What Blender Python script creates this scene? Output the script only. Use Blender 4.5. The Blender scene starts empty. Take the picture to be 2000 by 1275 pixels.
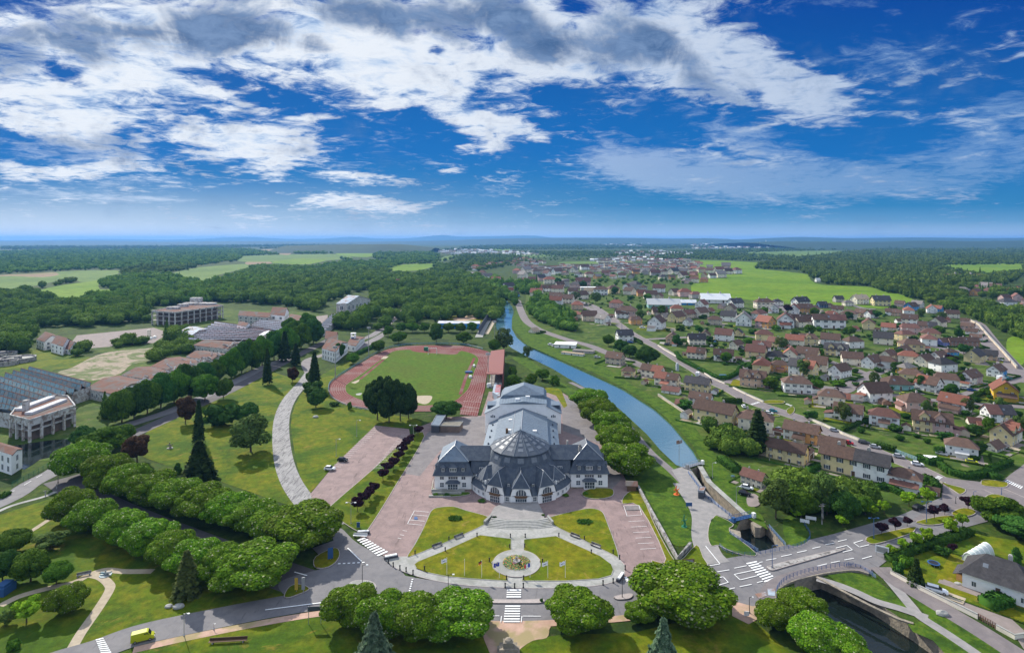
import bpy, bmesh, math, random
import numpy as np
from mathutils import Vector, Matrix
from math import radians, sin, cos, pi, tan, atan2, hypot, sqrt
random.seed(7); rng = np.random.default_rng(7)
SC = bpy.context.scene; COL = SC.collection
F, HC, HZ = 1150.0, 88.0, 468.0          # focal length in photo pixels, camera height, horizon row (photo is 2000 x 1275)
cd = bpy.data.cameras.new('camera'); cam = bpy.data.objects.new('camera', cd); COL.objects.link(cam)
cd.sensor_width = 36; cd.lens = 36*F/2000; cd.shift_y = -(637.5-HZ)/2000; cd.clip_start = 1; cd.clip_end = 200000
cam.location = (0, 0, HC); cam.rotation_euler = (pi/2, 0, 0); SC.camera = cam
SAZ, SEL = radians(-38), radians(35)      # azimuth from +Y (clockwise positive), elevation
sd = bpy.data.lights.new('sun', 'SUN'); sd.energy = 5.0; sd.angle = radians(0.6); sd.color = (1, .95, .86)
so = bpy.data.objects.new('sun', sd); COL.objects.link(so)
sdir = Vector((sin(SAZ)*cos(SEL), cos(SAZ)*cos(SEL), sin(SEL)))
so.rotation_euler = sdir.to_track_quat('Z', 'Y').to_euler(); so.location = (0, 0, 300)
SC.view_settings.view_transform = 'Standard'; SC.view_settings.look = 'None'; SC.view_settings.exposure = 0.36
class NT:
 def __init__(s, tree): s.t = tree; s.n = tree.nodes; s.l = tree.links
 def new(s, typ, **kw):
  n = s.n.new(typ)
  for k, v in kw.items(): setattr(n, k, v)
  return n
 def put(s, sock, v):
  if isinstance(v, bpy.types.NodeSocket): s.l.new(v, sock)
  elif v is not None:
   try: sock.default_value = v
   except Exception:
    sock.default_value = tuple(v)+(1,) if len(v) == 3 else tuple(v)[:3]
 def math(s, op, a, b=None, c=None, clamp=False):
  n = s.new('ShaderNodeMath', operation=op, use_clamp=clamp)
  s.put(n.inputs[0], a)
  if b is not None: s.put(n.inputs[1], b)
  if c is not None: s.put(n.inputs[2], c)
  return n.outputs[0]
 def mix(s, f, a, b, mode='MIX'):
  n = s.new('ShaderNodeMix', data_type='RGBA', blend_type=mode, clamp_factor=True)
  s.put(n.inputs[0], f); s.put(n.inputs[6], a if isinstance(a, bpy.types.NodeSocket) else tuple(a)[:3]+(1,))
  s.put(n.inputs[7], b if isinstance(b, bpy.types.NodeSocket) else tuple(b)[:3]+(1,))
  return n.outputs[2]
 def noise(s, vec, scale, detail=4, rough=.55, dist=0, out=0):
  n = s.new('ShaderNodeTexNoise');
  if vec is not None: s.put(n.inputs['Vector'], vec)
  n.inputs['Scale'].default_value = scale; n.inputs['Detail'].default_value = detail
  n.inputs['Roughness'].default_value = rough; n.inputs['Distortion'].default_value = dist
  return n.outputs[out]
 def ramp(s, f, stops, interp='LINEAR'):
  n = s.new('ShaderNodeValToRGB'); n.color_ramp.interpolation = interp; e = n.color_ramp.elements
  while len(e) < len(stops): e.new(.5)
  for i, (p, c) in enumerate(stops):
   e[i].position = p; e[i].color = tuple(c)+(1,) if len(c) == 3 else c
  s.put(n.inputs[0], f); return n.outputs[0]
 def sstep(s, v, a, b):
  n = s.new('ShaderNodeMapRange', interpolation_type='SMOOTHSTEP')
  s.put(n.inputs[0], v); s.put(n.inputs[1], a); s.put(n.inputs[2], b); return n.outputs[0]
W = bpy.data.worlds.new('World'); SC.world = W; W.use_nodes = True
wt = NT(W.node_tree); wt.n.clear()
tc = wt.new('ShaderNodeTexCoord').outputs['Generated']
sx = wt.new('ShaderNodeSeparateXYZ'); wt.put(sx.inputs[0], tc)
dx, dy, dz = sx.outputs
sky = wt.new('ShaderNodeTexSky', sky_type='NISHITA', sun_disc=False, sun_elevation=SEL, sun_rotation=SAZ, altitude=300)
sky.air_density = 1.0; sky.dust_density = .5; sky.ozone_density = 2.2
ady = wt.math('MAXIMUM', wt.math('ABSOLUTE', dy), .03)
u = wt.math('DIVIDE', dx, ady); v = wt.math('DIVIDE', dz, ady)
vm = wt.math('MAXIMUM', v, .0)
uv = wt.new('ShaderNodeCombineXYZ'); wt.put(uv.inputs[0], u); wt.put(uv.inputs[1], v)
uv = uv.outputs[0]
zz = wt.math('ADD', wt.math('MAXIMUM', dz, 0), .10)
pc = wt.new('ShaderNodeCombineXYZ'); wt.put(pc.inputs[0], wt.math('DIVIDE', dx, zz)); wt.put(pc.inputs[1], wt.math('DIVIDE', dy, zz))
pc = pc.outputs[0]
def blob(cx, cy, rx, ry, rot, a):
 m = wt.new('ShaderNodeMapping', vector_type='TEXTURE'); wt.put(m.inputs[0], uv)
 m.inputs['Location'].default_value = ((cx-1000)/F, (HZ-cy)/F, 0)
 m.inputs['Rotation'].default_value = (0, 0, radians(rot)); m.inputs['Scale'].default_value = (rx/F, ry/F, 1)
 g = wt.new('ShaderNodeTexGradient', gradient_type='SPHERICAL'); wt.put(g.inputs[0], m.outputs[0])
 return wt.math('MULTIPLY', wt.math('SMOOTH_MIN', g.outputs[1], .62, .25), a)
def total(lst, base=0.0):
 t = base
 for b in lst: t = wt.math('ADD', blob(*b), t)
 return t
CW = [(120,60,420,150,-5,1.3),(520,110,420,130,-12,1.4),(880,70,420,150,-14,1.5),(330,215,420,110,-16,1.1),(60,230,260,110,-8,1.1),
  (140,335,230,28,2,1.2),(260,325,160,30,0,.6),(800,150,300,90,-22,1.0),(480,290,200,50,-8,1.3),(560,262,150,30,-4,.7),(945,245,150,36,-10,1.3),(1010,190,120,20,0,.3),
  (905,300,110,30,8,1.2),(880,335,90,14,6,1.1),(730,350,130,20,-3,1.3),(700,398,160,24,-6,1.4),(820,403,70,10,12,.8),(610,230,60,9,2,.8),
  (1180,60,330,150,-14,1.3),(1390,120,300,110,-22,1.35),(1560,170,170,70,-30,1.3),(1640,185,90,60,-20,.9),(1130,120,180,60,-12,.8),
  (1010,250,90,16,-14,.9),(540,354,60,6,-4,.8),
  (120,250,200,60,-20,.5),(600,40,300,70,-5,.6)]
CN = [(130,148,70,24,-24,-1.3),(470,165,150,26,-10,-1.0),(720,165,120,20,-4,-.0),(60,290,190,32,-8,-1.9),(790,280,190,80,-4,-1.2),(560,205,110,22,-10,-.9),
  (380,287,90,9,-3,-1.0),(800,65,60,18,15,-1.2),(850,100,22,14,0,-1.2),(960,175,70,30,0,-.5),(1110,190,110,40,-18,-1.0),(1270,205,150,40,-14,-.8),(1560,60,90,60,20,-.6)]
VEIL = [(1300,345,280,60,-6,1.2),(1500,345,360,60,-4,1.1),(1750,340,420,70,6,1.0),(1230,305,130,60,-24,1.0),(1480,275,160,36,-10,1.1),(1700,125,330,50,4,.9),
  (1960,290,250,120,20,.8),(1380,170,380,120,-14,.6),(1620,10,190,40,8,.7),(1780,215,120,50,-10,.4),(1960,210,120,60,20,.6),(200,385,240,10,-3,.8),(350,388,120,7,-1,.7),
  (760,330,300,30,0,.4),(900,372,220,18,0,.5),(1200,420,300,16,0,.3),(150,300,300,120,-10,.9),(560,300,200,70,-8,.5),(180,445,400,16,0,.5)]
DARK = [(25,105,95,60,20,1.4),(160,60,170,50,-6,1.1),(170,105,90,34,-20,1.0),(375,65,170,62,-4,1.5),(490,65,120,46,-8,.8),(690,25,150,50,-8,1.5),(870,40,80,50,-16,1.4),
  (965,20,90,60,-10,1.4),(1040,70,120,60,-24,1.6),(1150,100,120,50,-18,1.0),(1260,60,100,90,-30,1.2),(1330,120,120,50,-40,1.0),(230,300,230,40,-8,.8),(560,65,100,40,-20,.7),(1540,160,60,40,0,.7),(640,80,80,30,0,.6)]
n1 = wt.noise(pc, 1.9, 9, .62, .35)        # billows
n2 = wt.noise(pc, 7.5, 8, .66, .6)         # fine ragged edges
st = wt.new('ShaderNodeMapping'); wt.put(st.inputs[0], uv); st.inputs['Scale'].default_value = (2.4, 9.0, 1); st.inputs['Rotation'].default_value = (0, 0, radians(9))
n3 = wt.noise(st.outputs[0], 2.2, 10, .62, .9)   # streaky high cloud
n4 = wt.noise(uv, 9.0, 8, .60, .5)
def cen(n, k): return wt.math('MULTIPLY', wt.math('SUBTRACT', n, .5), k)
cov = total(CW+CN, -.34)
fine = wt.math('ADD', wt.math('ADD', cen(n1, 2.0), cen(n2, 2.4)), cen(n3, 2.8))
cov2 = wt.math('ADD', cov, fine)
white = wt.sstep(cov2, -.15, .85)
vcov = wt.math('ADD', wt.math('ADD', total(VEIL, -.30), cen(n3, 2.6)), cen(n2, 2.4))
veil = wt.math('MULTIPLY', wt.sstep(vcov, -.15, .95), .62)
dcov = wt.math('ADD', wt.math('ADD', wt.math('ADD', total(DARK, -.26), cen(n4, 3.4)), cen(n1, 1.6)), cen(n2, 1.4))
dark = wt.math('MULTIPLY', wt.math('MULTIPLY', wt.sstep(dcov, -.25, .85), .95), wt.math('ADD', .25, wt.math('MULTIPLY', white, .75)))
hs = wt.new('ShaderNodeHueSaturation'); hs.inputs['Saturation'].default_value = 1.3; wt.put(hs.inputs['Color'], sky.outputs[0])
bl = wt.mix(1, hs.outputs[0], (.35, .72, 1.2), 'MULTIPLY')
K = 7.9
deep = wt.ramp(wt.math('MULTIPLY', vm, 1.9), [(0, (.66, .77, .88)), (.025, (.42,.59,.78)), (.06, (.15, .37, .60)), (.11, (.025, .24, .50)), (.28, (.004, .165, .50)), (.55, (.004, .11, .40)), (.8, (.002, .065, .34)), (1, (.002, .045, .29))])
deepk = wt.mix(1, deep, (K, K, K), 'MULTIPLY')
clear = wt.mix(1, wt.mix(.95, bl, deepk), (.86, .88, .94), 'MULTIPLY')
leftw = wt.math('MULTIPLY', wt.sstep(u, .35, -.9), wt.sstep(vm, .12, .0))
clear = wt.mix(wt.math('MULTIPLY', leftw, .8), clear, (.80*K, .87*K, .95*K))
shade = wt.math('ADD', wt.math('ADD', cen(n1, 1.3), cen(n4, 1.1)), wt.math('ADD', cen(n2, 1.6), cen(n3, .8)))
sun_side = wt.sstep(u, .75, -.35)
wc = wt.mix(sun_side, (.44*K, .55*K, .74*K), (.84*K, .89*K, .96*K))
wc2 = wt.mix(sun_side, (.20*K, .32*K, .56*K), (.44*K, .60*K, .84*K))
wcol = wt.mix(wt.sstep(wt.math('ADD', wt.math('MULTIPLY', cov2, .35), shade), -.42, .52), wc2, wc)
vcol = wt.mix(sun_side, (.24*K, .40*K, .66*K), (.70*K, .80*K, .95*K))
c = wt.mix(veil, clear, vcol)
c = wt.mix(white, c, wcol)
c = wt.mix(dark, c, wt.mix(wt.sstep(wt.math('ADD', n2, cen(n4, .8)), .3, .75), (.030*K, .105*K, .27*K), (.16*K, .27*K, .48*K)))
over = wt.math('MAXIMUM', wt.sstep(vm, .50, 1.1), wt.sstep(dy, .12, -.25)); over = wt.math('MULTIPLY', over, wt.sstep(dz, .02, .30))  # bright cloud added to the unseen sky overhead and behind the camera, as fill light
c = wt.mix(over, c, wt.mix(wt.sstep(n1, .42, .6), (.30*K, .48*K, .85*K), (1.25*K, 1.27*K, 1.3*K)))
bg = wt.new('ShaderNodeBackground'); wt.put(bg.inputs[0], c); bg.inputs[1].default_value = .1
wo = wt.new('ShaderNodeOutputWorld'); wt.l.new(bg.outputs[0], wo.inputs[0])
W.cycles.sampling_method = 'MANUAL'; W.cycles.sample_map_resolution = 512
CR = {'3':(700,960,3.704),'4':(1160,960,3.704),'L':(0,960,4.0475),'M':(360,960,4.0475),'I':(0,680,4.25),'J':(240,560,4.25),'R':(1600,960,4.0475),
  'B':(1180,760,4.552),'C':(1580,740,4.552),'A':(1180,560,4.762),'D':(1580,560,4.762),'E':(850,450,4),'Fc':(0,450,4),'G':(450,450,4),
  'H':(1350,450,3.077),'T':(580,640,4.545),'K':(800,720,4.545),'P':(0,0,1)}
def px(c, pts):
 ox, oy, s = CR[c]; return [(ox+x/s, oy+y/s) for x, y in pts]
def at(x, y, h=0.0):
 Y = (HC-h)*F/(y-HZ); return ((x-1000)*Y/F, Y)
def g(c, pts, h=0.0): return [at(x, y, h) for x, y in px(c, pts)]
def smooth(pts, closed=True, n=5):
 P = [Vector(p) for p in pts]; out = []; m = len(P); rngi = range(m if closed else m-1)
 for i in rngi:
  p0 = P[(i-1) % m] if closed or i > 0 else P[i]; p1 = P[i]; p2 = P[(i+1) % m]; p3 = P[(i+2) % m] if closed or i+2 < m else p2
  for k in range(n):
   t = k/n; t2 = t*t; t3 = t2*t
   out.append(.5*((2*p1)+(p2-p0)*t+(2*p0-5*p1+4*p2-p3)*t2+(3*p1-p0-3*p2+p3)*t3))
 if not closed: out.append(P[-1])
 return [tuple(q) for q in out]
LABELS = {}
def tag(o, label=None, cat=None, group=None, kind=None):
 if label:
  o['label'] = label; LABELS.setdefault(label, []).append((o.name, group))
 if cat: o['category'] = cat
 if group: o['group'] = group
 if kind: o['kind'] = kind
 return o
def thing(name, label, cat, loc=(0,0,0), rz=0, group=None):
 o = bpy.data.objects.new(name, None); COL.objects.link(o); o.empty_display_size = .2
 o.location = loc if len(loc) == 3 else (loc[0], loc[1], 0); o.rotation_euler = (0, 0, rz)
 return tag(o, label, cat, group)
class MB:
 def __init__(s): s.v = []; s.f = []; s.m = []
 def add(s, vs, fs, m=0):
  b = len(s.v); s.v += [tuple(p) for p in vs]; s.f += [tuple(b+i for i in f) for f in fs]; s.m += [m]*len(fs); return s
 def box(s, x0, y0, z0, x1, y1, z1, m=0, rz=0, c=None):
  vs = [(x, y, z) for z in (z0, z1) for x, y in ((x0,y0),(x1,y0),(x1,y1),(x0,y1))]
  if rz:
   cx, cy = c if c else ((x0+x1)/2, (y0+y1)/2); cs, sn = cos(rz), sin(rz)
   vs = [(cx+(x-cx)*cs-(y-cy)*sn, cy+(x-cx)*sn+(y-cy)*cs, z) for x, y, z in vs]
  return s.add(vs, [(0,3,2,1),(4,5,6,7),(0,1,5,4),(1,2,6,5),(2,3,7,6),(3,0,4,7)], m)
 def prism(s, pts, z0, z1, m=0, mt=None):
  n = len(pts); A = sum(pts[i][0]*pts[(i+1)%n][1]-pts[(i+1)%n][0]*pts[i][1] for i in range(n))
  if A < 0: pts = pts[::-1]
  b = len(s.v); s.v += [(p[0], p[1], z0) for p in pts]+[(p[0], p[1], z1) for p in pts]
  s.f += [tuple(b+n+i for i in range(n)), tuple(b+i for i in range(n))[::-1]]; s.m += [m if mt is None else mt, m]
  for i in range(n):
   j = (i+1) % n; s.f.append((b+i, b+j, b+n+j, b+n+i)); s.m.append(m)
  return s
 def tube(s, pts, r, n=8, m=0, r1=None, cap=True):
  pts = [Vector(p) for p in pts]; b = len(s.v); N = len(pts)
  for i, p in enumerate(pts):
   d = (pts[min(i+1, N-1)]-pts[max(i-1, 0)]).normalized()
   a = Vector((0,0,1)) if abs(d.z) < .9 else Vector((1,0,0)); e1 = d.cross(a).normalized(); e2 = d.cross(e1)
   rr = r if r1 is None else r+(r1-r)*i/(N-1)
   for k in range(n):
    q = p+e1*cos(2*pi*k/n)*rr+e2*sin(2*pi*k/n)*rr; s.v.append(tuple(q))
  for i in range(N-1):
   for k in range(n):
    k2 = (k+1) % n; s.f.append((b+i*n+k, b+i*n+k2, b+(i+1)*n+k2, b+(i+1)*n+k)); s.m.append(m)
  if cap:
   s.f.append(tuple(b+k for k in range(n))); s.f.append(tuple(b+(N-1)*n+k for k in range(n))); s.m += [m, m]
  return s
 def lathe(s, prof, n=16, m=0, c=(0,0,0)):
  b = len(s.v)
  for r, z in prof:
   for k in range(n): s.v.append((c[0]+r*cos(2*pi*k/n), c[1]+r*sin(2*pi*k/n), c[2]+z))
  for i in range(len(prof)-1):
   for k in range(n):
    k2 = (k+1) % n; s.f.append((b+i*n+k, b+i*n+k2, b+(i+1)*n+k2, b+(i+1)*n+k)); s.m.append(m)
  return s
 def mesh(s, name, mats, sm=False):
  me = bpy.data.meshes.new(name); me.from_pydata(s.v, [], s.f)
  for mm in (mats if isinstance(mats, (list, tuple)) else [mats]): me.materials.append(mm)
  me.polygons.foreach_set('material_index', s.m)
  if sm: me.polygons.foreach_set('use_smooth', [True]*len(s.f))
  me.update(); return me
 def build(s, name, mats, parent=None, loc=None, rz=0, sm=False):
  o = bpy.data.objects.new(name, s.mesh(name, mats, sm)); COL.objects.link(o)
  if parent: o.parent = parent
  if loc: o.location = loc if len(loc) == 3 else (loc[0], loc[1], 0)
  if rz: o.rotation_euler = (0, 0, rz)
  return o
def inst(name, me, parent=None, loc=(0,0,0), rz=0, sc=None, mat=None, slot=0):
 o = bpy.data.objects.new(name, me); COL.objects.link(o)
 if parent: o.parent = parent
 o.location = loc; o.rotation_euler = (0, 0, rz) if not isinstance(rz, tuple) else rz
 if sc is not None: o.scale = sc if isinstance(sc, tuple) else (sc, sc, sc)
 if mat is not None:
  o.material_slots[slot].link = 'OBJECT'; o.material_slots[slot].material = mat
 return o
def kids(o): return [c for c in COL.objects if c.parent == o]
def dup(root, children, loc, rz, label, group=None, cat=None, sc=None):
 r = root.copy(); COL.objects.link(r); r.location = loc if len(loc) == 3 else (loc[0], loc[1], 0); r.rotation_euler = (0, 0, rz)
 tag(r, label, cat, group)
 if sc: r.scale = sc if isinstance(sc, tuple) else (sc, sc, sc)
 for ch, subs in children:
  c = ch.copy(); COL.objects.link(c); c.parent = r
  for q in subs:
   d = q.copy(); COL.objects.link(d); d.parent = c
 return r
ORD = 'first second third fourth fifth sixth seventh eighth ninth tenth eleventh twelfth thirteenth fourteenth fifteenth sixteenth seventeenth eighteenth nineteenth twentieth'.split()
def ordn(i):
 if i < 20: return ORD[i]
 t = 'twenty thirty forty fifty sixty seventy'.split(); q, r = divmod(i+1, 10)
 return ({20:'twentieth',30:'thirtieth',40:'fortieth',50:'fiftieth',60:'sixtieth',70:'seventieth'}[i+1]) if r == 0 else t[q-2]+'-'+ORD[r-1]
def bsdf(name, col, rough=.8, metal=0, spec=.3, **kw):
 m = bpy.data.materials.new(name); m.use_nodes = True; t = NT(m.node_tree); b = t.n['Principled BSDF']
 if not isinstance(col, bpy.types.NodeSocket) and col is not None: b.inputs['Base Color'].default_value = tuple(col)+(1,)
 b.inputs['Roughness'].default_value = rough; b.inputs['Metallic'].default_value = metal; b.inputs['Specular IOR Level'].default_value = spec
 for k, v2 in kw.items(): b.inputs[k].default_value = v2
 return m, t, b
def wpos(t): return t.new('ShaderNodeNewGeometry').outputs['Position']
def opos(t): return t.new('ShaderNodeTexCoord').outputs['Object']
def bump(t, b, h, strength=.3, dist=.1):
 n = t.new('ShaderNodeBump'); n.inputs['Strength'].default_value = strength; n.inputs['Distance'].default_value = dist
 t.put(n.inputs['Height'], h); t.l.new(n.outputs[0], b.inputs['Normal'])
def mottled(name, c1, c2, scale=1.0, rough=.85, c3=None, s2=None, bmp=0, w=True, spec=.25, lo=.35, hi=.65, dist=.3):
 m, t, b = bsdf(name, c1, rough, spec=spec); p = wpos(t) if w else opos(t)
 n = t.noise(p, scale, 6, .6, dist); c = t.ramp(n, [(lo, c1), (hi, c2)])
 if c3:
  n2 = t.noise(p, s2 or scale*.2, 4, .6, dist); c = t.mix(t.sstep(n2, .46, .62), c, c3)
 t.l.new(c, b.inputs['Base Color'])
 if bmp: bump(t, b, t.noise(p, scale*3, 4), bmp, .3/scale if scale > 1 else .3)
 return m
def plain(name, c, rough=.6, metal=0, spec=.4): return bsdf(name, c, rough, metal, spec)[0]
def grass(name, cs, s=(.45, .09, .02), fine=3.0):
 m, t, b = bsdf(name, cs[0], .95, spec=.1); p = wpos(t)
 a = t.noise(p, s[0], 6, .65, .4); bb = t.noise(p, s[1], 5, .6, .6); f = t.noise(p, fine*.14, 8, .85)
 c = t.mix(t.sstep(a, .38, .66), cs[0], cs[1]); c = t.mix(t.sstep(bb, .44, .62), c, cs[2])
 if len(cs) > 3: c = t.mix(t.sstep(t.noise(p, s[1]*2.3, 6, .7, 1.0), .58, .7), c, cs[3])
 c = t.mix(.85, c, t.mix(t.sstep(f, .25, .75), (.45, .45, .45), (1.5, 1.5, 1.5)), 'MULTIPLY')
 t.l.new(c, b.inputs['Base Color']); bump(t, b, f, .5, .3); return m
M = {}
M['ground'] = grass('rough_grass', [(.035,.070,.008),(.065,.090,.014),(.026,.048,.010),(.11,.095,.05)])
M['lawn'] = grass('lawn_grass', [(.125,.135,.004),(.175,.160,.008),(.085,.120,.004),(.25,.185,.045)], (.35,.09,.02))
M['park'] = grass('park_grass', [(.080,.120,.004),(.135,.140,.007),(.045,.090,.005),(.17,.135,.02)], (.25,.05,.015))
M['pitch'] = grass('pitch_grass', [(.060,.120,.008),(.080,.125,.010),(.072,.110,.010)], (.2,.05,.02))
M['field'] = grass('field_crop', [(.115,.20,.010),(.145,.215,.016),(.095,.175,.010)], (.02,.006,.003), .5)
M['field2'] = grass('field_dull', [(.105,.17,.030),(.13,.19,.045),(.09,.15,.03)], (.02,.005,.003), .5)
M['soil'] = grass('field_soil', [(.23,.16,.10),(.27,.19,.12),(.20,.17,.08)], (.02,.005,.003), .5)
M['bank'] = grass('bank_grass', [(.050,.105,.008),(.085,.130,.012),(.034,.075,.008)], (.9,.2,.05))
M['garden'] = grass('garden_ground', [(.055,.10,.012),(.095,.12,.025),(.040,.075,.012),(.17,.14,.10)], (.16,.05,.02), 1.2)
def asphalt(name, c1, c2, crack=.4, worn=None):
 m, t, b = bsdf(name, c1, .85, spec=.3); p = wpos(t)
 n = t.noise(p, .25, 6, .65, .6); c = t.mix(t.sstep(n, .35, .7), c1, c2)
 mp = t.new('ShaderNodeMapping'); t.put(mp.inputs[0], p); mp.inputs['Scale'].default_value = (.9, .12, 1)
 n2 = t.noise(mp.outputs[0], .9, 5, .7, 1.2); c = t.mix(t.math('MULTIPLY', t.sstep(n2, .58, .68), crack), c, tuple(x*.45 for x in c1))
 if worn: c = t.mix(t.sstep(t.noise(mp.outputs[0], 1.6, 4, .7, .8), .52, .56), c, worn)
 f = t.noise(p, .9, 6, .8); c = t.mix(.5, c, t.mix(f, (.5,.5,.5), (1.4,1.4,1.4)), 'MULTIPLY')
 t.l.new(c, b.inputs['Base Color']); return m
M['road'] = asphalt('road_asphalt', (.185,.175,.175), (.14,.135,.14), .5)
M['road_shaded'] = asphalt('shaded_asphalt', (.10,.09,.095), (.075,.07,.07), .3)  # tree shade of the avenues put into the asphalt colour
M['street'] = asphalt('street_asphalt', (.20,.172,.165), (.155,.135,.135), .4)
M['red_asphalt'] = asphalt('reddish_asphalt', (.275,.195,.18), (.195,.14,.13), .85)
M['grey_asphalt'] = asphalt('grey_asphalt', (.20,.18,.175), (.15,.135,.135), .5)
M['worn'] = asphalt('worn_concrete', (.30,.29,.275), (.23,.22,.215), .6, (.135,.13,.128))
M['path'] = mottled('path_gravel', (.42,.35,.25), (.34,.28,.20), .8, .95)
M['pink'] = mottled('pink_gravel', (.50,.33,.25), (.40,.26,.19), .5, .95, (.30,.24,.12), .12)
M['paving'] = mottled('pale_stone_paving', (.37,.36,.33), (.27,.27,.25), 1.2, .85, (.25,.25,.22), .2)
M['slab'] = mottled('grey_slab_paving', (.29,.27,.255), (.22,.21,.20), .5, .85)
M['kerb'] = mottled('kerb_stone', (.42,.36,.33), (.34,.30,.28), 1.5)
M['paint'] = mottled('road_paint', (.78,.78,.76), (.60,.60,.58), 2.5, .7, lo=.45, hi=.75)
M['rubble'] = mottled('rubble_ground', (.36,.29,.21), (.20,.16,.11), .35, .95, (.09,.12,.03), .06, dist=1)
M['stone'] = mottled('lock_masonry', (.33,.28,.21), (.17,.15,.12), .9, .95, bmp=.5)
M['concrete'] = mottled('weathered_concrete', (.40,.38,.35), (.24,.23,.22), .5, .9, (.13,.12,.11), .7)
M['yard'] = mottled('yard_ground', (.27,.22,.20), (.20,.17,.15), .3, .95)
def water(name, c, rough=.03):
 m, t, b = bsdf(name, c, rough, spec=.8); b.inputs['IOR'].default_value = 1.33
 bump(t, b, t.noise(wpos(t), .35, 4, .6), .06, .5); return m
M['water'] = water('canal_water', (.065,.15,.21), .09); M['water'].node_tree.nodes['Principled BSDF'].inputs['IOR'].default_value = 2.1; M['water_dark'] = water('still_dark_water', (.008,.014,.012), .02)
M['white'] = plain('white_paint', (.78,.78,.76), .5); M['black'] = plain('black_paint', (.02,.02,.022), .5)
M['bluep'] = plain('blue_paint', (.025,.085,.22), .6); M['steel'] = plain('grey_steel', (.42,.43,.44), .4, .6)
M['glass'] = plain('window_glass', (.05,.07,.09), .12, 0, .7); M['wood'] = plain('brown_wood', (.12,.065,.03), .7)
M['greenp'] = plain('green_paint', (.02,.16,.08), .5); M['redp'] = plain('red_paint', (.45,.03,.02), .5)
M['orangep'] = plain('orange_paint', (.65,.14,.02), .6); M['rubber'] = plain('tyre_rubber', (.015,.015,.016), .8)
M['trunk'] = mottled('bark', (.10,.075,.05), (.05,.038,.026), 2.0, .95, w=False)
LEV = [0]
def sheet(name, pts, mat, label, z=None, kerb=0, kind='structure', cat='ground', kw=.18, km='kerb'):
 LEV[0] += 1
 z = z if z is not None else .02+.0018*LEV[0]
 n = len(pts); A = sum(pts[i][0]*pts[(i+1)%n][1]-pts[(i+1)%n][0]*pts[i][1] for i in range(n))
 if A < 0: pts = pts[::-1]
 from mathutils.geometry import delaunay_2d_cdt
 cx0 = sum(p[0] for p in pts)/n; cy0 = sum(p[1] for p in pts)/n
 vv, _, ff, _, _, _ = delaunay_2d_cdt([Vector((p[0]-cx0, p[1]-cy0)) for p in pts], [], [list(range(n))], 1, 1e-4)
 me = bpy.data.meshes.new(name); me.from_pydata([(p.x+cx0, p.y+cy0, z+kerb*.9) for p in vv], [], [tuple(f) for f in ff]); me.materials.append(M[mat]); me.update()
 o = bpy.data.objects.new(name, me); COL.objects.link(o); tag(o, label, cat, kind=kind)
 if kerb:
  mb = MB(); strip(mb, pts+[pts[0], pts[1]], kw, z-.02, z+kerb); k = mb.build('kerb', M[km], o)
 return o
def offs(pts, w):
 out = []
 for i, p in enumerate(pts):
  a = pts[max(i-1, 0)]; b = pts[min(i+1, len(pts)-1)]; d = Vector((b[0]-a[0], b[1]-a[1]));
  if d.length < 1e-6: d = Vector((1, 0))
  d.normalize(); out.append((p[0]-d.y*w, p[1]+d.x*w))
 return out
def strip(mb, pts, w, z0, z1, m=0):
 L = offs(pts, w/2); R = offs(pts, -w/2)
 for i in range(len(pts)-1):
  q = [R[i], R[i+1], L[i+1], L[i]]
  mb.add([(x, y, z0) for x, y in q]+[(x, y, z1) for x, y in q], [(4,5,6,7),(0,1,5,4),(1,2,6,5),(2,3,7,6),(3,0,4,7)], m)
def ribbon(name, pts, w, mat, label, z=None, sm=True, cat='road', kerbs=False):
 if sm: pts = smooth(pts, False, 5)
 LEV[0] += 1; z = z if z is not None else .02+.0018*LEV[0]
 L = offs(pts, w/2); R = offs(pts, -w/2); mb = MB()
 for i in range(len(pts)-1): mb.add([(x, y, z) for x, y in (R[i], R[i+1], L[i+1], L[i])], [(0,1,2,3)])
 o = mb.build(name, M[mat]); tag(o, label, cat, kind='structure')
 if kerbs:
  mb = MB()
  for e in (offs(pts, w/2+.1), offs(pts, -w/2-.1)): strip(mb, e, .2, 0, z+.1)
  mb.build('kerb', M['kerb'], o)
 return o
# ================================================================== GROUND with real cuttings for canal, lock and basin
canal = px('E', [(560,545),(600,590),(615,630),(600,690),(598,760),(640,830),(700,880),(800,930),(950,1000)])+px('A', [(0,865),(180,950),(480,1140)])+ \
  px('B', [(330,80),(480,200),(600,310),(700,430),(790,540),(850,640)])+px('B', [(720,700),(640,672),(500,540),(380,400),(240,270),(130,170),(0,80)])+ \
  px('K', [(1400,80),(1270,0)])+px('E', [(700,975),(600,920),(540,870),(490,800),(470,740),(485,660),(515,600),(520,540)])
H_canal = [at(x, y) for x, y in canal]
H_lock = g('B', [(775,705),(842,688),(925,830),(1250,1128),(1140,1150),(900,905)])
H_basin = g('4', [(1035,262),(1060,205),(1130,192),(1240,232),(1262,250),(1395,405),(1190,447),(975,305)])
H_low = [at(x, y) for x, y in [(1548,1128),(1590,1118),(1640,1140),(1700,1168),(1783,1222),(1860,1275),(2010,1390),(1830,1420),(1690,1275),(1600,1200),(1556,1160)]]
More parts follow.
